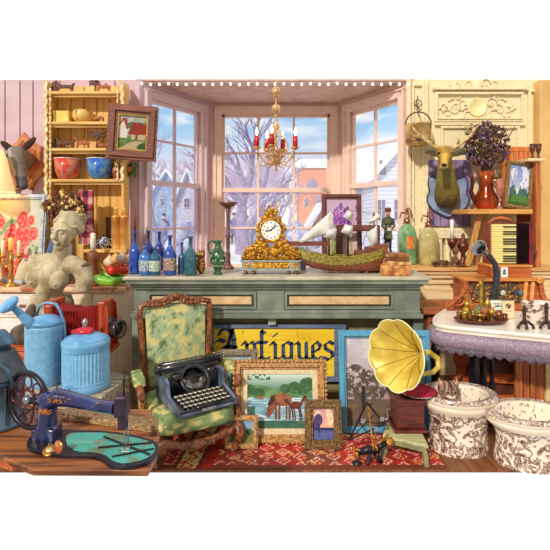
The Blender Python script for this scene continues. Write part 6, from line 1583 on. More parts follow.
def kc(v):
    lx=v.x-kx; c=mix((176,142,116),(140,108,88),fbm(v.x*90,v.z*90,3))
    if v.z>kz-.01:
        if math.sin(abs(lx)*330+ (v.z)*120)>.35 and v.z>kz+.03: c=(84,58,50)
        if abs(lx)<.006 and v.z>kz+.05: c=(70,48,44)
        if v.y<ky-.035 and v.z<kz+.03 and abs(lx)<.024: c=(226,206,186)
        if abs(lx)>.03 and math.sin(v.z*420)>.3 and v.z<kz+.045: c=(96,68,58)
    elif math.sin(v.z*300+lx*60)>.4: c=(96,70,60)
    if v.z<.245 and v.y<ky-.02: c=(222,204,186)
    return c
colour(o,kc,t.loc)
for q in (-1,1):
    e=t.part('eye',MB().ell((kx+q*.019,ky-.041,kz+.043),(.0095,.006,.0095),n=12,h=8),M('kitten_eye',(120,130,100),.1,rgb2=False)); t.part('pupil',MB().ell((kx+q*.019,ky-.0465,kz+.043),(.005,.003,.0065),n=10,h=6),M('black_gloss'),parent=e)
    t.part('inner_ear',MB().lathe([(.013,0),(.008,.016),(.001,.026)],(kx+q*.037,ky-.007,kz+.068),10,sy=.3,rot=(0,q*.30,0)),M('ear_pink',(214,160,146),.7))
t.o.scale=(1.25,)*3
t.part('nose',MB().ell((kx,ky-.059,kz+.028),(.005,.004,.004),n=8,h=6),M('nose_pink',(196,110,104),.4,rgb2=False))
# ================================================================ right side: mantel shelf
mw=wood('pale_mantel_wood',(246,222,176),(222,186,130),'x',7)
MZ=1.08
t=T('mantel_shelf','pale wooden mantel shelf with moulded front right of the counter','mantel',(2,4.65,0))
t.part('shelf_board',MB().box(1.33,2.85,4.43,4.89,MZ-.035,MZ),wood('honey_mantel_top',(238,190,124),(204,146,84),'x',7),bev=.006)
m=MB(); m.box(1.35,2.84,4.45,4.88,MZ-.07,MZ-.035); m.box(1.37,2.83,4.47,4.88,MZ-.11,MZ-.07); t.part('moulding',m,mw,bev=.006)
t.part('front_panel',MB().box(1.39,2.82,4.50,4.88,0,MZ-.11),mw)
for a,b in ((1.42,1.80),(1.84,2.22),(2.26,2.64)):
    m=MB(); z0,z1=.3,MZ-.14; m.box(a,b,4.485,4.50,z0,z0+.03); m.box(a,b,4.485,4.50,z1-.03,z1); m.box(a,a+.03,4.485,4.50,z0+.03,z1-.03); m.box(b-.03,b,4.485,4.50,z0+.03,z1-.03); t.part('panel_moulding',m,mw,bev=.004)
# soda siphons
def siphon(px,Y,r,h,top,col,label,liq=None,lab=None):
    s=Y/F; x=XX(px,Y); r=r*s; h=h*s; t=T('soda_siphon',label,'soda siphon',(x,Y,MZ),'soda siphons on the mantel')
    g=M('siphon_'+col[0],col[1],.06,rgb2=col[2],scale=9,coat=.7,alpha=.7,spec=.6)
    t.part('bottle',MB().lathe([(r*.94,0),(r,.012),(r,h*.66),(r*.97,h*.74),(r*.86,h*.83),(r*.64,h*.91),(r*.34,h*.97),(r*.26,h)],(x,Y,MZ),26),g)
    if liq: t.part('liquid',MB().lathe([(r*.93,.012),(r*.95,.02),(r*.95,h*.42),(0,h*.42)],(x,Y,MZ),24),liq)
    if lab: 
        m=MB(); vs=[];n=10
        for j in (0,1):
            for i in range(n+1): a=-PI/2-.35+.9*i/n; vs.append((x+math.cos(a)*r*1.015,Y+math.sin(a)*r*1.015,MZ+h*(.38+.3*j)))
        m.add(vs,[(i,i+1,n+2+i,n+1+i) for i in range(n)],True); t.part('paper_label',m,lab)
    z=MZ+h; br=M('siphon_brass',(190,130,100),.28,.6,rgb2=(120,76,60),scale=30)
    m=MB().lathe([(r*.3,-.01),(r*.34,0),(r*.32,top*s*.2),(r*.18,top*s*.25),(r*.16,top*s*.6),(r*.2,top*s*.65),(r*.08,top*s*.8),(0,top*s)],(x,Y,z),16); ho=t.part('siphon_head',m,br)
    t.part('spout',MB().tube([(x,Y,z+top*s*.5),(x-r*.6,Y-.01,z+top*s*.55),(x-r*.85,Y-.02,z+top*s*.25)],[.010,.009,.007],8),br,parent=ho)
    t.part('lever',MB().tube([(x-r*.1,Y,z+top*s*.9),(x+r*.25,Y,z+top*s*.75),(x+r*.6,Y,z+top*s*.35)],[.006,.007,.006],8),br,parent=ho)
siphon(407,4.78,9.4,41,19,('green',(150,206,150),(90,150,104)),'green glass soda siphon with red label on the mantel',lab=M('red_siphon_label',(206,84,50),.5,rgb2=(220,160,80),scale=40))
siphon(428.5,4.72,9.6,38,20,('amber',(228,218,160),(190,176,110)),'amber glass soda siphon half full of yellow soda on the mantel',liq=M('yellow_soda',(236,206,70),.1,rgb2=(214,170,40),scale=6,emit=0))
# candelabrum
Y=4.55;s=Y/F; x=XX(463,Y); dbz=M('dark_bronze',(128,66,48),.35,.4,rgb2=(66,36,30),scale=24)
t=T('bronze_candle_arm','dark bronze candlestick with a side arm and white candle on the mantel','candlestick',(x,Y,MZ))
t.part('stem',MB().lathe([(7*s,0),(6*s,3*s),(2.4*s,7*s),(2*s,13*s),(5.4*s,18*s),(5.8*s,23*s),(3.4*s,24*s),(3*s,26*s),(1.4*s,28*s),(2*s,31*s),(0,34*s)],(x,Y,MZ),18),dbz)
cx_=XX(452,Y)
m=MB().tube([(x-1*s,Y,MZ+19*s),(x-4*s,Y,MZ+18*s),(x-6*s,Y,MZ+13*s),(x-9*s,Y,MZ+13*s),(cx_,Y,MZ+18*s)],1*s,8); m.lathe([(1*s,-2*s),(4*s,3*s),(5*s,9*s),(4*s,9*s)],(cx_,Y,MZ+19*s),16); ao=t.part('arm',m,dbz)
t.part('candle',MB().lathe([(2*s,0),(1.8*s,20*s),(.3*s,21*s)],(cx_,Y,MZ+26*s),12),M('white_candle'),parent=ao)
m=MB(); rd=random.Random(12)
for k in range(110):
    px=rd.uniform(433,466); yy=rd.uniform(4.46,4.62); m.leaf((XX(px,yy),yy,MZ+rd.uniform(.004,.05)),(rd.uniform(-.07,.07),rd.uniform(-.05,.05),rd.uniform(-.01,.04)),.016)
single('dried_leaves',m,'heap of dried brown leaves lying on the mantel shelf','leaves',(XX(448,4.55),4.55,MZ),M('dry_leaf_brown',(164,118,84),.8,rgb2=(96,62,48),scale=16),kind='stuff')
# hanging bucket
Y=4.70;s=Y/F;x=XX(418.5,Y); bb=M('old_brass_bucket',(232,204,130),.3,.5,rgb2=(170,130,76),scale=7)
t=T('brass_bucket','small brass bucket hanging by its hoop handle on the cream wall','bucket',(x,Y,ZZ(145,Y)))
zb=ZZ(145,Y); t.part('body',MB().lathe([(11.6*s,0),(12.4*s,s),(12.8*s,19*s),(13.4*s,20*s),(13.2*s,21*s),(12.2*s,20*s),(11.8*s,2*s),(0,1.5*s)],(x,Y,zb),28,sy=.8),bb)
t.part('band',MB().lathe([(12.6*s,2*s),(13*s,3*s),(12.8*s,5*s)],(x,Y,zb),28,sy=.8,cap=False),M('brown_brass_band',(170,110,70),.4,.4))
t.part('handle',MB().tube([(x+math.cos(a)*13*s,Y,zb+20*s+math.sin(a)*13*s) for a in [PI*i/14 for i in range(15)]],.7*s,7),M('dark_iron_wire',(90,66,50),.5))
t=T('iron_hook','scrolled dark iron hook holding the brass bucket on the wall','hook',(x,4.88,ZZ(100,Y)))
m=MB()
for (a,b) in (((418,98),(419,118)),): m.tube([P(418,96,4.87),P(416,104,4.80),P(420,110,4.74),P(418,114,4.70),P(420,117,4.71)],.006,6)
for q in (-1,1): m.tube([P(418+q*(1+3*math.sin(i*.5)),100+i*1.1,4.86) for i in range(9)],.005,5)
m.tube([P(419,112,4.72),(x,Y,zb+33.2*s)],.006,6)
t.part('scroll',m,M('dark_iron_wire'))
# stag trophy
Y=4.6; s=Y/F; pY=4.84
t=T('stag_head','stag head with antlers on a blue grey shield mounted on the cream wall','trophy',(XX(446,Y),4.86,ZZ(195,Y)))
sh=[(429,176),(438,180),(447,178),(456,180),(466,176),(468,186),(466,193),(470,200),(464,210),(455,214),(448,218),(440,214),(431,209),(426,199),(430,191),(428,184)]
shp=smoothpoly([(XX(a,pY),ZZ(b,pY)) for a,b in sh],1)
t.part('shield',MB().prism(shp,4.835,4.861),M('shield_blue_grey',(158,176,206),.35,rgb2=(122,140,176),scale=8),bev=.01)
t.part('shield_rim',MB().tube([(a,4.838,b) for a,b in shp],.008,6,closed=True),M('shield_rim',(66,60,90),.3))
def A2(px,py,d): p=P(px,py,4.84-d); return p
m=MB()
m.tube([A2(447,200,.0),A2(447,196,.06),A2(447,189,.13),A2(446,180,.19),A2(446,170,.23),A2(445,161,.26),A2(445,156,.28)],[.115,.13,.12,.10,.082,.07,.062],20)
m.ell(A2(445,153,.30),(.092,.085,.075)); m.tube([A2(445,155,.34),A2(445,160,.42),A2(444,165,.49)],[.068,.046,.036],14); m.ell(A2(444,166,.495),(.04,.034,.032))
for q in (-1,1): m.ell(A2(445+q*5.5,155,.36),(.022,.02,.018)); m.ell(A2(445+q*4.5,149,.32),(.03,.03,.025))
b=blob(m,.0055,5); o=t.part('head_and_neck',b)
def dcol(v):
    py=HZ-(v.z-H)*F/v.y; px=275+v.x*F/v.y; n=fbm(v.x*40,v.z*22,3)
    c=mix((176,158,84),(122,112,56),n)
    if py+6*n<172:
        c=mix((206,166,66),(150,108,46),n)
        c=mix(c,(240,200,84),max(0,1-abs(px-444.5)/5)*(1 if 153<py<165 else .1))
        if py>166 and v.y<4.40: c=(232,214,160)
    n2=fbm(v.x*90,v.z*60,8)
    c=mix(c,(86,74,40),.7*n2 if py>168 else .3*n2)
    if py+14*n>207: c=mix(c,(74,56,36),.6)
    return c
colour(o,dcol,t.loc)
for q in (-1,1):
    c=A2(445+q*13,152,.27); t.part('ear',MB().ell(c,(.088,.025,.042),rot=(0,-q*.28+0,0)),M('ear_green_brown',(150,130,74),.8,rgb2=(84,84,54),scale=30)); t.part('ear_inside',MB().ell(c+Vector((q*.004,-.014,0)),(.062,.016,.026),rot=(0,-q*.28,0)),M('ear_dark',(92,92,70),.8))
    t.part('eye',MB().ell(A2(445+q*6.2,153.5,.365),.017,n=10,h=8),M('black_gloss'))
t.part('nose',MB().ell(A2(444,165,.528),(.027,.016,.018),n=12,h=8),M('black_gloss'))
ant=M('antler',(226,204,140),.45,rgb2=(176,144,84),scale=30)
m=MB(); m.tube([A2(439,149,.28),A2(434,146,.27),A2(427,141,.28),A2(420,136,.31),A2(415,131,.33),A2(413,127,.34)],[.026,.024,.021,.018,.014,.005],9)
m.tube([A2(434,146,.27),A2(432,140,.32),A2(433,135,.34)],[.011,.008,.002],7); m.tube([A2(420,136,.31),A2(414,136,.33),A2(411,133,.34)],[.010,.007,.002],7); m.tube([A2(427,141,.28),A2(423,138,.25),A2(422,131,.24)],[.010,.007,.002],7); t.part('antler',m,ant)
m=MB(); m.tube([A2(451,149,.28),A2(457,146,.27),A2(464,141,.28),A2(470,136,.31),A2(474,130,.33),A2(472,124,.34),A2(469,121,.34)],[.026,.024,.021,.018,.015,.011,.004],9)
m.tube([A2(457,146,.27),A2(459,140,.32),A2(458,136,.34)],[.011,.008,.002],7); m.tube([A2(470,136,.31),A2(468,130,.33),A2(464,124,.34)],[.011,.008,.002],7); m.tube([A2(474,130,.33),A2(478,126,.33),A2(481,119,.33)],[.010,.007,.002],7); t.part('antler',m,ant)
# slatted cupboard side and post at the far right
ob=wood('orange_brown_wood',(206,122,60),(158,80,38),'z',8); rb_=wood('red_brown_post',(150,70,44),(104,44,30),'z',8)
t=T('bracket_shelf','honey coloured wooden shelf with two leaning struts right of the stag','shelf',(2.25,4.6,1.62))
SZ8=ZZ(209,4.38)
t.part('shelf_board',MB().box(XX(469,4.38),XX(533,4.38),4.38,4.86,SZ8-.05,SZ8),wood('honey_wood',(236,180,96),(196,132,60),'x',8),bev=.006)
t.part('strut',MB().bar((XX(480,4.5),4.5,SZ8-.05),(XX(467,4.5),4.5,MZ+.01),.05,.035,up=(0,1,0)),wood('honey_strut',(232,178,104),(180,120,60),'z',8),bev=.004)
t.part('strut',MB().bar((XX(486,4.74),4.74,SZ8-.05),(XX(474,4.74),4.74,MZ+.01),.045,.03,up=(0,1,0)),M('honey_strut'),bev=.004)
t.part('end_post',MB().box(XX(533,4.5),XX(538,4.5),4.45,4.5,MZ,ZZ(163,4.5)),ob,bev=.004)
t.part('end_panel',MB().box(XX(529,4.6),XX(533,4.6),4.56,4.84,MZ,ZZ(163,4.6)),rb_,bev=.003)
t=T('slatted_rack','orange wooden slatted rack standing on the shelf behind the leaning picture','rack',(XX(517,4.7),4.7,SZ8))
z1=ZZ(147,4.7); x0,x1=XX(503,4.7),XX(530,4.7); ow2=wood('orange_rack_wood',(232,142,66),(190,98,44),'z',8)
t.part('top_rail',MB().box(x0,x1,4.68,4.71,z1-.05,z1),ow2,bev=.004); t.part('bottom_rail',MB().box(x0,x1,4.68,4.71,SZ8,SZ8+.04),ow2)
t.part('post',MB().box(x0-.01,x0+.05,4.675,4.715,SZ8,z1-.04),ow2,bev=.003)
for k in range(5): a=x0+.06+k*.048; t.part('slat',MB().box(a,a+.036,4.685,4.705,SZ8+.04,z1-.05),ow2,bev=.002)
# copper pot with dried flowers
Y=4.65;s=Y/F;x=XX(486,Y); cop2=M('polished_copper',(214,104,56),.16,.65,rgb2=(150,52,30),scale=6)
t=T('copper_coffee_pot','tall copper coffee pot with curved dark spout holding dried flowers','pot',(x,Y,SZ8))
t.part('body',MB().lathe([(7*s,0),(10*s,2*s),(11.4*s,8*s),(10*s,14*s),(7*s,20*s),(6.4*s,28*s),(7.4*s,38*s),(6.6*s,38*s)],(x,Y,SZ8),26),cop2)
t.part('spout',MB().tube([(x-9*s,Y,SZ8+7*s),(x-13*s,Y,SZ8+12*s),(x-15*s,Y,SZ8+18*s),(x-13.5*s,Y,SZ8+25*s),(x-14.5*s,Y,SZ8+32*s),(x-17*s,Y,SZ8+34*s)],[3*s,2.6*s,2*s,1.6*s,1.4*s,1.2*s],10),M('dark_copper',(110,50,34),.25,.5,rgb2=(66,28,24)))
t.part('handle',MB().tube([(x+6*s,Y,SZ8+28*s),(x+12*s,Y,SZ8+30*s),(x+16*s,Y,SZ8+22*s),(x+15*s,Y,SZ8+12*s),(x+10*s,Y,SZ8+8*s)],1*s,8),M('pale_brass_wire',(232,200,150),.3,.5))
t.part('lid_hinge',MB().ell((x+6*s,Y,SZ8+38*s),1.6*s,n=8,h=6),cop2)
t=T('dried_bouquet','large bunch of dried purple and brown flowers in the copper pot','flowers',(x,Y,SZ8+38*s))
m=MB(); rd=random.Random(14)
for k in range(60): 
    a=rd.uniform(-1,1); m.tube([(x+rd.uniform(-.04,.04),Y+rd.uniform(-.03,.03),SZ8+30*s),(x+a*.1,Y-.03,SZ8+52*s),(x+a*.26,Y+rd.uniform(-.12,.06),SZ8+rd.uniform(60,84)*s)],.0028,4)
t.part('stem',m,M('dark_dry_stem',(84,60,44),.9),kind='stuff')
flowers(t,(XX(487,Y),Y+.03,ZZ(145,Y)),23*s,22*s,420,15,[('a',M('dusty_purple',(142,104,150),.9,rgb2=(96,64,104),scale=40)),('b',M('dry_dark_brown',(96,64,44),.9,rgb2=(56,38,30),scale=30)),('c',M('dry_olive',(134,110,60),.9,rgb2=(90,66,36),scale=30)),('d',M('dry_rust',(146,84,56),.9,rgb2=(90,48,36),scale=30)),('e',M('dusty_violet',(120,84,132),.9,rgb2=(84,56,96)))],.008,.02)
# goblet next to the pot
Y=4.42;s=Y/F;x=XX(499.5,Y); t=T('pink_goblet','slim pink brown glass goblet beside the copper pot','goblet',(x,Y,SZ8))
t.part('bowl',MB().lathe([(3.4*s,0),(3.6*s,s),(1*s,3*s),(.9*s,12*s),(2.6*s,15*s),(3.4*s,21*s),(3.2*s,30*s),(2.8*s,30*s),(2.6*s,18*s),(0,16*s)],(x,Y,SZ8),16),glass('rose_glass',(206,130,110),(150,76,66),.85))
def windmill(u,v):
    c=mix((222,214,228),(120,140,200),v*1.1-.1); c=mix(c,(236,234,240),.8 if fbm(u*4,v*6,3)>.55 else 0)
    if v<.5 and fbm(u*7,v*3,2)+ .5-v>.62: c=mix((44,84,84),(90,130,110),fbm(u*20,v*20,5))
    if v<.24: c=mix((96,140,60),(60,110,50),fbm(u*12,v*30,7))
    if v<.08: c=(70,90,40)
    if abs(u-(.18+ (v-.5)*.35))<.02 and .5<v<.9: c=(110,110,140)
    if inel(u,v,.14,.2,.03,.09): c=(40,36,50)
    return c
picture('framed_picture','gilt framed landscape leaning on the small shelf beside the dried flowers','picture',503,530,161,209,4.47,.036,M('beaded_gilt',(186,150,100),.35,.35,rgb2=(110,76,50),scale=90,bump=.8),windmill,44,70,tilt=8,yaw=0,depth=.03,roll=9)
# dark goblets on a ledge
Y=4.5;s=Y/F; lz=ZZ(159,Y)
t=T('wall_ledge','small pale wooden ledge high at the right holding two dark goblets','ledge',(XX(534,Y),4.7,lz)); t.part('board',MB().box(XX(524,Y),XX(541,Y),4.42,4.86,lz-.03,lz),mw,bev=.004)
t.part('bracket',MB().prism([(XX(538,Y),lz-.03),(XX(526,Y),lz-.03),(XX(538,Y),lz-.14)],4.70,4.74),mw)
for px,lb in ((532.5,'dark brown wooden goblet on the high ledge, left one'),(538.5,'dark brown wooden goblet on the high ledge, next to the pillar')):
    x=XX(px,Y); t=T('dark_goblet',lb,'goblet',(x,Y,lz),'goblets on the high ledge'); t.part('bowl',MB().lathe([(2.4*s,0),(2.2*s,s),(.9*s,3*s),(.9*s,5*s),(2.2*s,8*s),(2.9*s,15*s),(2.5*s,15*s),(1.6*s,8*s),(0,7*s)],(x,Y,lz),16),dk)
Y=4.40;s=Y/F;x=XX(536,Y); t=T('brown_urn','small glossy brown urn at the foot of the right-hand post','urn',(x,Y,MZ)); t.part('body',MB().lathe([(3.4*s,0),(4*s,2*s),(2*s,5*s),(5*s,11*s),(5.4*s,16*s),(3*s,20*s),(3.6*s,23*s),(3*s,23*s)],(x,Y+.08,MZ),18),dbz); 
# ---------------------------------------------------------------- side table, wooden register, accordion
tb2=wood('red_brown_table',(186,104,56),(134,64,36),'x',8); DZ=.775
t=T('side_table','red brown wooden side table behind the valanced shelf','table',(2.05,4.1,0)); x0,x1=XX(424,3.87),2.72
t.part('table_top',MB().box(x0,x1,3.87,4.40,DZ-.035,DZ),tb2,bev=.006); t.part('apron',MB().box(x0+.05,x1-.05,3.92,4.38,DZ-.13,DZ-.035),tb2)
for a in (x0+.08,x1-.08):
    for b in (3.95,4.34): t.part('leg',MB().lathe([(.02,0),(.03,.05),(.022,.12),(.034,.3),(.022,.5),(.034,DZ-.13)],(a,b,0),12),tb2)
Yr=3.96; s=Yr/F
t=T('wooden_register','ornate wooden desk register with sloping gilt front on the side table','register',(2.05,4.1,DZ))
rw2=wood('register_wood',(196,108,50),(148,70,34),'x',8); hon=wood('register_honey',(232,164,84),(196,118,54),'x',8)
X0,X1=XX(466,Yr),XX(541,Yr); z0=DZ; z1=ZZ(281,Yr)
def yz(t_,name,poly,xa,xb,mm,bev=.004):
    m=MB(); m.xf(Matrix(((0,1,0,0),(1,0,0,0),(0,0,1,0),(0,0,0,1)))); m.prism(poly,xa,xb); return t_.part(name,m,mm,bev=bev)
yz(t,'body',[(3.90,z0),(4.30,z0),(4.30,z1),(4.0,z1),(3.92,z0+.06)],X0+.02,X1-.02,rw2)
t.part('top_board',MB().box(X0-.02,X1+.0,3.94,4.32,z1,z1+.022),hon,bev=.005)
for q in (0,1): a=(X0-.02 if q==0 else X1-.02); yz(t,'end_cheek',[(3.86,z0),(4.06 if q==0 else 4.30,z0),(4.06 if q==0 else 4.30,z1),(3.96,z1),(3.93,z0+.14),(3.86,z0+.05)],a,a+.04,rw2)
t.part('scroll_end',MB().lathe([(.03,0),(.034,.02),(.012,.026)],(X1-.02,3.95,z1+.01),20,rot=(R(90),0,0)),hon)
xa,xb=XX(472,3.92),XX(522,3.92)
m=MB(); m.add([(xa,3.905,z0+.07),(xb,3.905,z0+.07),(xb,3.985,z1-.02),(xa,3.985,z1-.02),(xa,3.93,z0+.07),(xb,3.93,z0+.07),(xb,4.0,z1-.02),(xa,4.0,z1-.02)],[(0,1,2,3),(7,6,5,4),(0,4,5,1),(2,6,7,3),(1,5,6,2),(0,3,7,4)]); po=t.part('front_panel',m,M('dark_green_panel',(54,50,44),.4,rgb2=(96,70,44),scale=30))
m=MB(); rd=random.Random(31)
for k in range(64):
    u,v=rd.random(),rd.random(); m.ell((xa+(xb-xa)*u,3.902+.08*v,z0+.075+(z1-z0-.1)*v),(rd.uniform(.006,.014),.006,rd.uniform(.006,.014)),n=7,h=5)
for k in range(4):
    c=Vector((xa+.05+k*.1,3.93,z0+.13)); m.tube([c+Vector((math.cos(a)*.028,.0,math.sin(a)*.028)) for a in [i*PI/8 for i in range(16)]],.004,6,closed=True)
t.part('gilt_ornament',m,M('bright_brass'),parent=po,kind='stuff')
for px,c in ((503,(190,220,210)),(516,(60,50,90)),(521,(90,120,130)),(476,(120,110,90))): m=MB().ell(P(px,293,3.92),(.024,.012,.024),n=14,h=8); t.part('glass_knob',m,M('glass_knob_%d'%px,c,.1,coat=.6),parent=po)
for k,(xq) in enumerate((XX(524,3.9),XX(531,3.9))): t.part('side_rail',MB().bar((xq,3.90,z0+.03),(xq+.06,3.97,z1-.01),.03,.03),hon,bev=.004)
# scroll bracket at its left
m=MB()
for (cx0_,cz0,r,sg) in ((450,306,.05,1),(458,300,.055,-1),(466,293,.05,1)):
    q=[]; 
    for i in range(20): u=i/19; a=sg*u*2*PI*1.2; rr=r*(1-.75*u); p=P(cx0_,cz0,3.93); q.append((p.x+math.cos(a)*rr,3.93,p.z+math.sin(a)*rr+.0))
    m.tube(q,.010,7)
m.tube([P(444,310,3.93),P(452,303,3.93),P(460,297,3.93),P(468,287,3.93)],[.012,.016,.016,.012],8); m.tube([P(444,310.5,3.93),P(468,310.5,3.93)],.010,6)
t.part('scroll_bracket',m,rw2)
# upper box with a bell card
t=T('wooden_box','reddish wooden box on the register carrying the accordion, with small bell card','box',(XX(508,4.05),4.1,z1+.022))
za=z1+.022; xa,xb=XX(490,4.05),XX(531,4.05); t.part('body',MB().box(xa,xb,4.04,4.30,za,ZZ(267,4.05)),rw2,bev=.005); t.part('lid',MB().box(xa-.008,xb+.008,4.03,4.31,ZZ(267,4.05),ZZ(265,4.05)),hon,bev=.003)
AZ=ZZ(265,4.05)
p=P(504.5,279,4.03); cw_=.062; 
def bell(u,v):
    if inpoly(u,v,[(.2,.28),(.28,.4),(.32,.62),(.42,.76),(.5,.82),(.58,.76),(.68,.62),(.72,.4),(.8,.28)]): return (50,76,110) if not (.36<v<.5) else (110,140,130)
    if inel(u,v,.5,.24,.07,.05): return (50,76,110)
    return (232,240,246)
e=bpy.data.objects.new('bell_card',None); COL.objects.link(e); e.location=(p.x,4.032,za+.002); setprops(e,'small white card with a dark blue bell emblem on the wooden box','card')
canvas(e,None,cw_,.092,bell,22,30,y=0,name='card_face',thick=.004)
# accordion
Ya=4.12; t=T('accordion','piano accordion standing on end with cream keys and dark bellows','accordion',(XX(508,Ya),Ya,AZ))
zt=ZZ(223,Ya); xa,xb,xc,xd=XX(491,Ya),XX(516,Ya),XX(528,Ya),XX(532,Ya)
t.part('keyboard_case',MB().box(xa-.01,xb,Ya,Ya+.16,AZ,zt),rb_,bev=.008)
m=None; n=16; hh=(zt-AZ-.02)/n; k0=None
for k in range(n):
    z=AZ+.01+k*hh
    o=t.part('white_key',MB().box(xa,xb-.01,Ya-.022,Ya,z+.001,z+hh-.002),M('cream_key',(255,244,170),.25,rgb2=(244,226,140),scale=6)) if k0 is None else None
    if k0 is None: k0=o; k0z=z
    else: c=k0.copy(); COL.objects.link(c); c.location=(0,0,z-k0z)
b0=None
for k in range(1,n):
    if k%7 in (0,4): continue
    z=AZ+.01+k*hh
    if b0 is None: b0=t.part('black_key',MB().box(xa+(xb-xa)*.42,xb-.008,Ya-.036,Ya-.021,z-hh*.24,z+hh*.24),M('black_key',(40,24,24),.2,rgb2=False),bev=.002); bz=z
    else: c=b0.copy(); COL.objects.link(c); c.location=(0,0,z-bz)
m=MB(); vs=[];fs=[];n=23
for j in range(n):
    x=xb+(xc-xb)*j/(n-1); g=.0 if j%2 else .014; vs+=[(x,Ya-.02+g,AZ+.01+g),(x,Ya+.17-g,AZ+.01+g),(x,Ya+.17-g,zt-g),(x,Ya-.02+g,zt-g)]
for j in range(n-1):
    for q in range(4): q2=(q+1)%4; fs.append((j*4+q,j*4+q2,(j+1)*4+q2,(j+1)*4+q))
m.add(vs,fs); t.part('bellows',m,M('black_bellows',(44,22,30),.45,rgb2=(26,14,20),scale=20))
t.part('bass_case',MB().box(xc,xd,Ya-.02,Ya+.17,AZ,zt+.005),M('crimson_lacquer',(140,26,36),.25,rgb2=(90,14,24),coat=.5),bev=.006)
m=MB().tube([(xa,Ya+.05,zt),(xa+.05,Ya+.05,zt+.035),((xa+xb)/2,Ya+.05,zt+.045),(xb-.03,Ya+.05,zt+.03),(xb,Ya+.05,zt)],[.012,.016,.02,.016,.012],8); t.part('carved_top',m,rw2)
# black horn with chrome mouth
Yh=3.74; t=T('black_horn','black curved horn tube with chrome bell mouth behind the tea tray','horn',(XX(493,Yh),Yh,.78)); bl=M('black_rubber',(26,26,30),.35,rgb2=(60,60,66),scale=60)
t.part('tube',MB().tube([P(492,314,Yh),P(493,300,Yh),P(496,286,Yh),P(497,274,Yh),P(495,264,Yh),P(490,257,Yh-.02),P(486,254,Yh-.04)],[.036,.034,.030,.027,.024,.024,.026],14),bl)
a=P(486,254,Yh-.04); b=P(479,248,Yh-.11); d=(b-a).normalized(); L=(b-a).length
t.part('bell_mouth',MB().lathe([(.026,0),(.034,.02),(.044,L*.5),(.062,L),(.066,L+.006),(.058,L+.004),(.04,L*.55),(.0,L*.45)],a,24,rot=d.to_track_quat('Z','Y').to_matrix()),M('chrome',(206,206,206),.12,.9,rgb2=(150,150,156)))
t.part('mouth_inside',MB().lathe([(.038,L*.6),(0,L*.62)],a,20,rot=d.to_track_quat('Z','Y').to_matrix()),M('black_gloss'))
t.part('foot',MB().lathe([(.055,0),(.05,.01),(.036,.02)],P(492,314,Yh)-Vector((0,0,P(492,314,Yh).z-.781)),20),bl)
# ================================================================ white shelf with lavender valance
VZ=.78
pth=[(XX(446,3.86),3.86),(XX(436,3.60),3.60),(XX(434,3.42),3.42),(XX(438,3.32),3.32),(1.30,3.235),(1.83,3.0),(2.35,2.80)]
sm=[pth[0]]
for i in range(len(pth)-1):
    for k in range(1,7):
        u=k/6; p0=pth[max(i-1,0)];p1=pth[i];p2=pth[i+1];p3=pth[min(i+2,len(pth)-1)]
        sm.append(tuple(.5*((2*p1[j])+(-p0[j]+p2[j])*u+(2*p0[j]-5*p1[j]+4*p2[j]-p3[j])*u*u+(-p0[j]+3*p1[j]-3*p2[j]+p3[j])*u**3) for j in (0,1)))
t=T('valanced_table','white topped corner table with quilted lavender valance and scalloped fringe','table',(1.8,3.4,0))
wtop=M('white_marble_top',(248,240,228),.25,rgb2=(236,222,206),scale=5,coat=.3)
t.part('table_top',MB().slab(sm+[(2.35,3.84)],VZ-.035,VZ),wtop,bev=.006)
t.part('rim',MB().tube([(x,y,VZ+.004) for x,y in sm],.016,8,flat=.8),wtop)
lavm=M('lavender_satin',(162,142,160),.4,rgb2=(128,108,130),scale=40,bump=.5,kind='noise',lo=.4,hi=.6,dist=2)
t.part('valance_roll',MB().tube([(x+.0,y-.0,VZ-.085) for x,y in sm],.055,16,flat=.75),lavm)
# fringe: scalloped cloth strip following the path
m=MB(); vs=[];L=0;acc=[0]
for (a,b) in zip(sm,sm[1:]): L+=math.hypot(b[0]-a[0],b[1]-a[1]); acc.append(L)
def at_(d):
    for i in range(len(sm)-1):
        if d<=acc[i+1]: u=(d-acc[i])/(acc[i+1]-acc[i]); return (sm[i][0]+(sm[i+1][0]-sm[i][0])*u,sm[i][1]+(sm[i+1][1]-sm[i][1])*u)
    return sm[-1]
n=260
for i in range(n+1):
    d=L*i/n; x,y=at_(d); w=abs(math.sin(d*PI/.062)); y2=y-.022+.006*math.sin(d*PI/.031*.5)
    for z in (VZ-.10,VZ-.145,VZ-.158-.024*w): vs.append((x,y2,z))
o=len(vs); vs+=[(x,y+.004,z) for x,y,z in vs]; fs=[]
for i in range(n):
    for k in range(2): a=i*3+k; fs.append((a,a+3,a+4,a+1)); fs.append((o+a,o+a+1,o+a+4,o+a+3))
    fs.append((i*3+2,i*3+5,o+i*3+5,o+i*3+2))
m.add(vs,fs,True); t.part('fringe',m,M('grey_lavender_fringe',(122,108,126),.7,rgb2=(92,80,98),scale=60))
for a,b in ((1.28,3.62),(1.5,3.36),(2.2,3.1),(2.2,3.7),(1.36,3.8)): t.part('leg',MB().lathe([(.02,0),(.034,.03),(.018,.08),(.028,.2),(.02,.34),(.03,.46),(.018,.6),(.03,VZ-.04)],(a,b,0),12),M('black_iron'))
def onV(px,py): Y=YZ(py,VZ); return XX(px,Y),Y
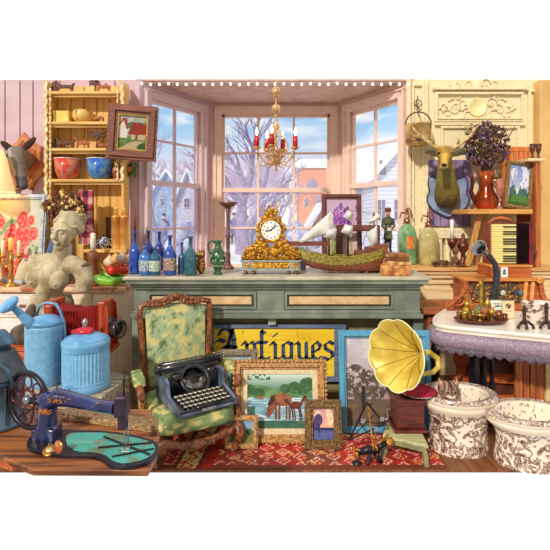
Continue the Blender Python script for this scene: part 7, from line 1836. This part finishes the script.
# tray and brass things
tx,ty=onV(481,322.5); s=ty/F
t=T('serving_tray','dark copper serving tray with raised rim holding brass cups on the white top','tray',(tx,ty,VZ+.008)); trm=M('dark_copper_tray',(120,66,48),.3,.4,rgb2=(78,40,32),scale=20)
def ov(r,z): return [(tx+math.cos(a*PI/20)*26.5*s*r,ty+math.sin(a*PI/20)*.115*r,z) for a in range(40)]
m=MB(); vs=ov(.86,VZ+.012)+ov(.88,VZ+.016)+ov(1,VZ+.034)+ov(1.02,VZ+.032)+ov(.9,VZ+.008); fs=[tuple(range(40)),tuple(reversed(range(160,200)))]
for j in range(4):
    for i in range(40): k=(i+1)%40; fs.append((j*40+i,(j+1)*40+i,(j+1)*40+k,j*40+k))
m.add(vs,fs,True); t.part('tray_pan',m,trm)
TZ3=VZ+.0165
def vessel(name,label,cat,px,dy,prof,mm,extra=None,grp='brass cups and pots on the tray'):
    x=XX(px,ty+dy); y=ty+dy; t=T(name,label,cat,(x,y,TZ3),grp); t.part('body',MB().lathe([(r*s,z*s) for r,z in prof],(x,y,TZ3),18),mm); return t,x,y
bra=M('tray_brass',(222,180,76),.22,.6,rgb2=(140,96,34),scale=26)
bd=M('tray_bronze',(170,104,60),.28,.5,rgb2=(96,54,36),scale=26)
t,x,y=vessel('brass_jug','brass jug with ring handle at the back left of the tray','jug',467,.05,[(4,0),(5,1),(5.4,5),(4.2,10),(2.6,14),(3.4,18),(2.8,18)],bra); t.part('handle',MB().tube([(x,y,TZ3+17*s),(x-3*s,y,TZ3+23*s),(x+0*s,y,TZ3+27*s),(x+3*s,y,TZ3+23*s),(x,y,TZ3+17*s)],.6*s,6),bra)
vessel('tall_brass_candlestick','tall turned brass candlestick rising from the middle of the tray','candlestick',481,.06,[(4,0),(4,1),(1.6,3),(2.2,7),(1.4,10),(2,16),(1.2,20),(1.8,26),(1.2,30),(2.2,36),(1.6,38)],bra)
t,x,y=vessel('brass_flask','round brass flask with a ring, right of the candlestick','flask',487.5,.055,[(2,0),(2.4,3),(3.6,10),(3.6,15),(2,18),(1.2,20),(1.6,21)],bra)
vessel('bronze_cup','small bronze cup at the left front of the tray','cup',459,-.02,[(2,0),(1.4,2),(1.8,4),(2.8,9),(2.4,9),(1.4,5),(0,4.4)],bd)
vessel('bronze_cup','bronze cup beside the brass jug, second from the left','cup',465,-.035,[(2,0),(2.6,1),(2.4,8),(2.8,10),(2.2,10),(2,3),(0,2)],bra)
vessel('brass_goblet','pale brass goblet right of the round fruits','goblet',492,-.03,[(2.2,0),(1,2),(1,4),(3,8),(2.8,12),(2.4,12),(2,8),(0,6)],bra)
vessel('bronze_goblet','squat bronze goblet at the right front of the tray','goblet',499,-.04,[(2.4,0),(3,1),(3.6,6),(3,11),(2.6,11),(2.8,5),(0,2)],bd)
vessel('bronze_cup','dark tilted bronze cup at the right end of the tray','cup',504.5,-.015,[(2,0),(2.4,1),(3,7),(2.6,7),(2,2),(0,1.4)],bd)
t,x,y=vessel('footed_bowl','small footed brass bowl in the centre of the tray','bowl',480,-.025,[(3,0),(1.2,1.4),(1.2,2.6),(5,5),(6.6,8),(6.2,8),(4,5.2),(0,4.4)],bra)
for k,(dx,dz,c,lb) in enumerate(((-3,10,(140,150,60),'green ceramic fruit in the footed bowl on the tray'),(3.4,10.4,(214,110,96),'pink ceramic fruit in the footed bowl on the tray'),(0,12,(120,130,90),'olive ceramic fruit on top in the footed bowl'))):
    m=MB().ell((x+dx*s,y-(.005 if k<2 else -.015),TZ3+dz*s),3.6*s); single('ceramic_fruit',m,lb,'fruit',(x+dx*s,y,TZ3+dz*s-3.6*s),M('fruit_%d'%k,c,.3,rgb2=tuple(v*.7 for v in c),scale=30,coat=.4),group='ceramic fruits in the footed bowl')
# two cards
def card(name,label,px0,px1,pt,Yc,fn,nx,ny):
    w=(px1-px0)*Yc/F; z0=VZ+.002; h=ZZ(pt,Yc)-z0
    e=bpy.data.objects.new(name,None); COL.objects.link(e); e.location=(XX((px0+px1)/2,Yc),Yc,z0); e.rotation_euler=(R(-4),0,0); setprops(e,label,'card'); canvas(e,None,w,h,fn,nx,ny,name='card_face',thick=.004); return e
def c1(u,v):
    if abs(u-.06)<.03 or v>.965: return (150,190,150)
    if .74<v<.80 and .25<u<.8: return (60,80,90) if vn(u*20,1,2)>.35 else (238,244,226)
    if .58<v<.70 and .4<u<.95: return (40,40,40) if vn(u*26,v*20,3)>.4 else (238,244,226)
    if v<.5 and u>.75 and fbm(u*20,v*20,3)>.62: return (110,150,110)
    if .5<v<.6 and u<.35: return (214,120,120)
    return (240,246,228)
card('paper_card','white printed card with dark lettering marks behind the tray, left of two',490.5,503,300,3.60,c1,36,50)
def c2(u,v):
    if u<.04 or u>.96 or v<.03 or v>.97: return (176,140,110)
    if math.hypot((u-.52),(v-.68)*1.6)<.24 and fbm(u*12,v*16,4)>.42: return (100,60,50)
    if .40<v<.43 and .3<u<.75: return (160,120,90)
    return mix((240,222,180),(226,204,160),fbm(u*8,v*8,1))
card('paper_card','cream card with brown emblem behind the tray, right of two',502.5,515,300.5,3.55,c2,36,60)
# toile jardiniere and iron stands
bx_,by_=onV(541,325); s=by_/F
t=T('toile_planter','cream porcelain planter with brown floral pattern on the white top','planter',(bx_,by_+.06,VZ)); m=MB(); vs=[];fs=[]; nn=48; pr=[(.62,0),(.66,.02),(.78,.06),(.95,.12),(1,.16),(1.04,.175),(1.0,.18),(.9,.16),(.6,.05),(0,.04)]; pr2=[]
for (a,b),(c,d) in zip(pr,pr[1:]):
    for i in range(4): pr2.append((a+(c-a)*i/4,b+(d-b)*i/4))
pr2.append(pr[-1])
for r,z in pr2:
    for i in range(nn): a=2*PI*i/nn; vs.append((bx_+.02+sgnp(math.cos(a),.7)*r*.115,by_+.07+sgnp(math.sin(a),.7)*r*.085,VZ+.002+z*.86))
for j in range(len(pr2)-1):
    for i in range(nn): k=(i+1)%nn; fs.append((j*nn+i,j*nn+k,(j+1)*nn+k,(j+1)*nn+i))
m.add(vs,fs,True); o=t.part('bowl',m); colour(o,lambda v: (110,76,68) if fbm(v.x*34,v.z*34,5)>.5 and fbm(v.x*90,v.z*90,2)>.4 else (238,220,206),t.loc); o.data.materials.clear(); o.data.materials.append(porc())
def stand(px,label,h):
    x,y=onV(px,328); y-=.03; t=T('iron_scroll_stand',label,'stand',(x,y,VZ),'dark iron scroll stands'); im=M('dark_brown_iron',(84,54,46),.45,.3,rgb2=(50,32,30),scale=30)
    t.part('stem',MB().lathe([(.012,0),(.014,h*.2),(.009,h*.4),(.014,h*.55),(.008,h*.8),(.014,h*.9),(0,h)],(x,y,VZ+.035),12),im)
    for q in (-1,0,1): t.part('foot',MB().tube([(x,y,VZ+.05),(x+q*.02,y-.012,VZ+.055),(x+q*.05,y-.02-.01*(1-abs(q)),VZ+.03),(x+q*.056,y-.02-.015*(1-abs(q)),VZ+.008)],[.011,.011,.010,.012],8),im)
    m=MB().tube([(x-.016,y,VZ+h*.9),(x,y,VZ+h+.03),(x+.016,y,VZ+h*.9)],.005,6); t.part('top_loop',m,im)
stand(522,'dark iron scroll footed stand between the cream card and the planter',.14); stand(544,'dark iron scroll footed stand in front of the planter at the right edge',.16)
# ================================================================ beneath the valanced table
cho=wood('chest_orange_wood',(222,120,50),(150,64,28),'x',8); chz=wood('plank_upright_wood',(204,120,64),(130,66,36),'z',8)
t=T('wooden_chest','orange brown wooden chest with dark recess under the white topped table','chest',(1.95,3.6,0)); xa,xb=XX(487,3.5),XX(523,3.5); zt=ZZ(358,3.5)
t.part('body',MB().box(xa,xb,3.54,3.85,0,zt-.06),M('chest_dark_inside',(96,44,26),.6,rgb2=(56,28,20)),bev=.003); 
m=MB(); m.add([(xa,3.5,zt-.14),(xb,3.5,zt-.16),(xb,3.86,zt-.01),(xa,3.86,zt+.01),(xa,3.5,zt-.19),(xb,3.5,zt-.21),(xb,3.86,zt-.06),(xa,3.86,zt-.05)],[(0,1,2,3),(7,6,5,4),(4,5,1,0),(6,7,3,2),(5,6,2,1),(7,4,0,3)]); t.part('sloping_lid',m,cho,bev=.004)
t.part('front_board',MB().box(xa,xb,3.50,3.54,0,zt-.30),cho,bev=.004)
t=T('upright_planks','stack of upright brown planks standing beside the chest at the right','planks',(2.0,3.45,0))
for k in range(6):
    a=XX(515,3.45)+k*.058; t.part('plank',MB().box(a,a+.052,3.44+.01*(k%2),3.47+.01*(k%2),0,.62-.02*(k%3)),chz if k<4 else M('pale_mantel_wood'),bev=.003)
cgz=M('carved_orange_wood',(208,100,44),.3,rgb2=(150,58,26),scale=14,coat=.3)
t=T('carved_chair_back','glossy carved orange wooden chair back standing under the white topped table','chair',(XX(461,3.66),3.66,0))
def cp(px,py): return (XX(px,3.66),ZZ(py,3.66))
pl=smoothpoly([cp(455,350),cp(459,345),cp(472,347),cp(475,353),cp(474,396),cp(474,410),cp(448,410),cp(449,396),cp(450,386),cp(455,376),cp(458,368),cp(453,362)],2)
t.part('splat',MB().prism(pl,3.64,3.68),cgz,bev=.008)
for (px,py) in ((459,378),(468,366),(466,386),(456,392)): t.part('carved_boss',MB().ell((cp(px,py)[0],3.638,cp(px,py)[1]),(.022,.01,.034),rot=(0,.4,0),n=12,h=8),M('dark_carving',(96,36,20),.4))
t.part('top_rail',MB().box(cp(455,0)[0],cp(477,0)[0],3.63,3.69,ZZ(352,3.66),ZZ(345,3.66)),cgz,bev=.006)
t=T('black_iron_bedstead','group of black turned iron uprights under the white topped table','iron frame',(XX(482,3.4),3.4,0)); ik=M('black_iron')
for px in (471,477,484,492): t.part('upright',MB().lathe([(.018,0),(.022,.04),(.012,.08),(.02,.16),(.012,.22),(.024,.30),(.013,.36),(.02,.44),(.012,.58)],(XX(px,3.42),3.42,.0),12),ik)
t.part('cross_rail',MB().tube([(XX(470,3.42),3.42,.50),(XX(493,3.42),3.42,.50)],.012,8),ik); t.part('cross_rail',MB().tube([(XX(470,3.42),3.42,.28),(XX(493,3.42),3.42,.28)],.016,8),ik)
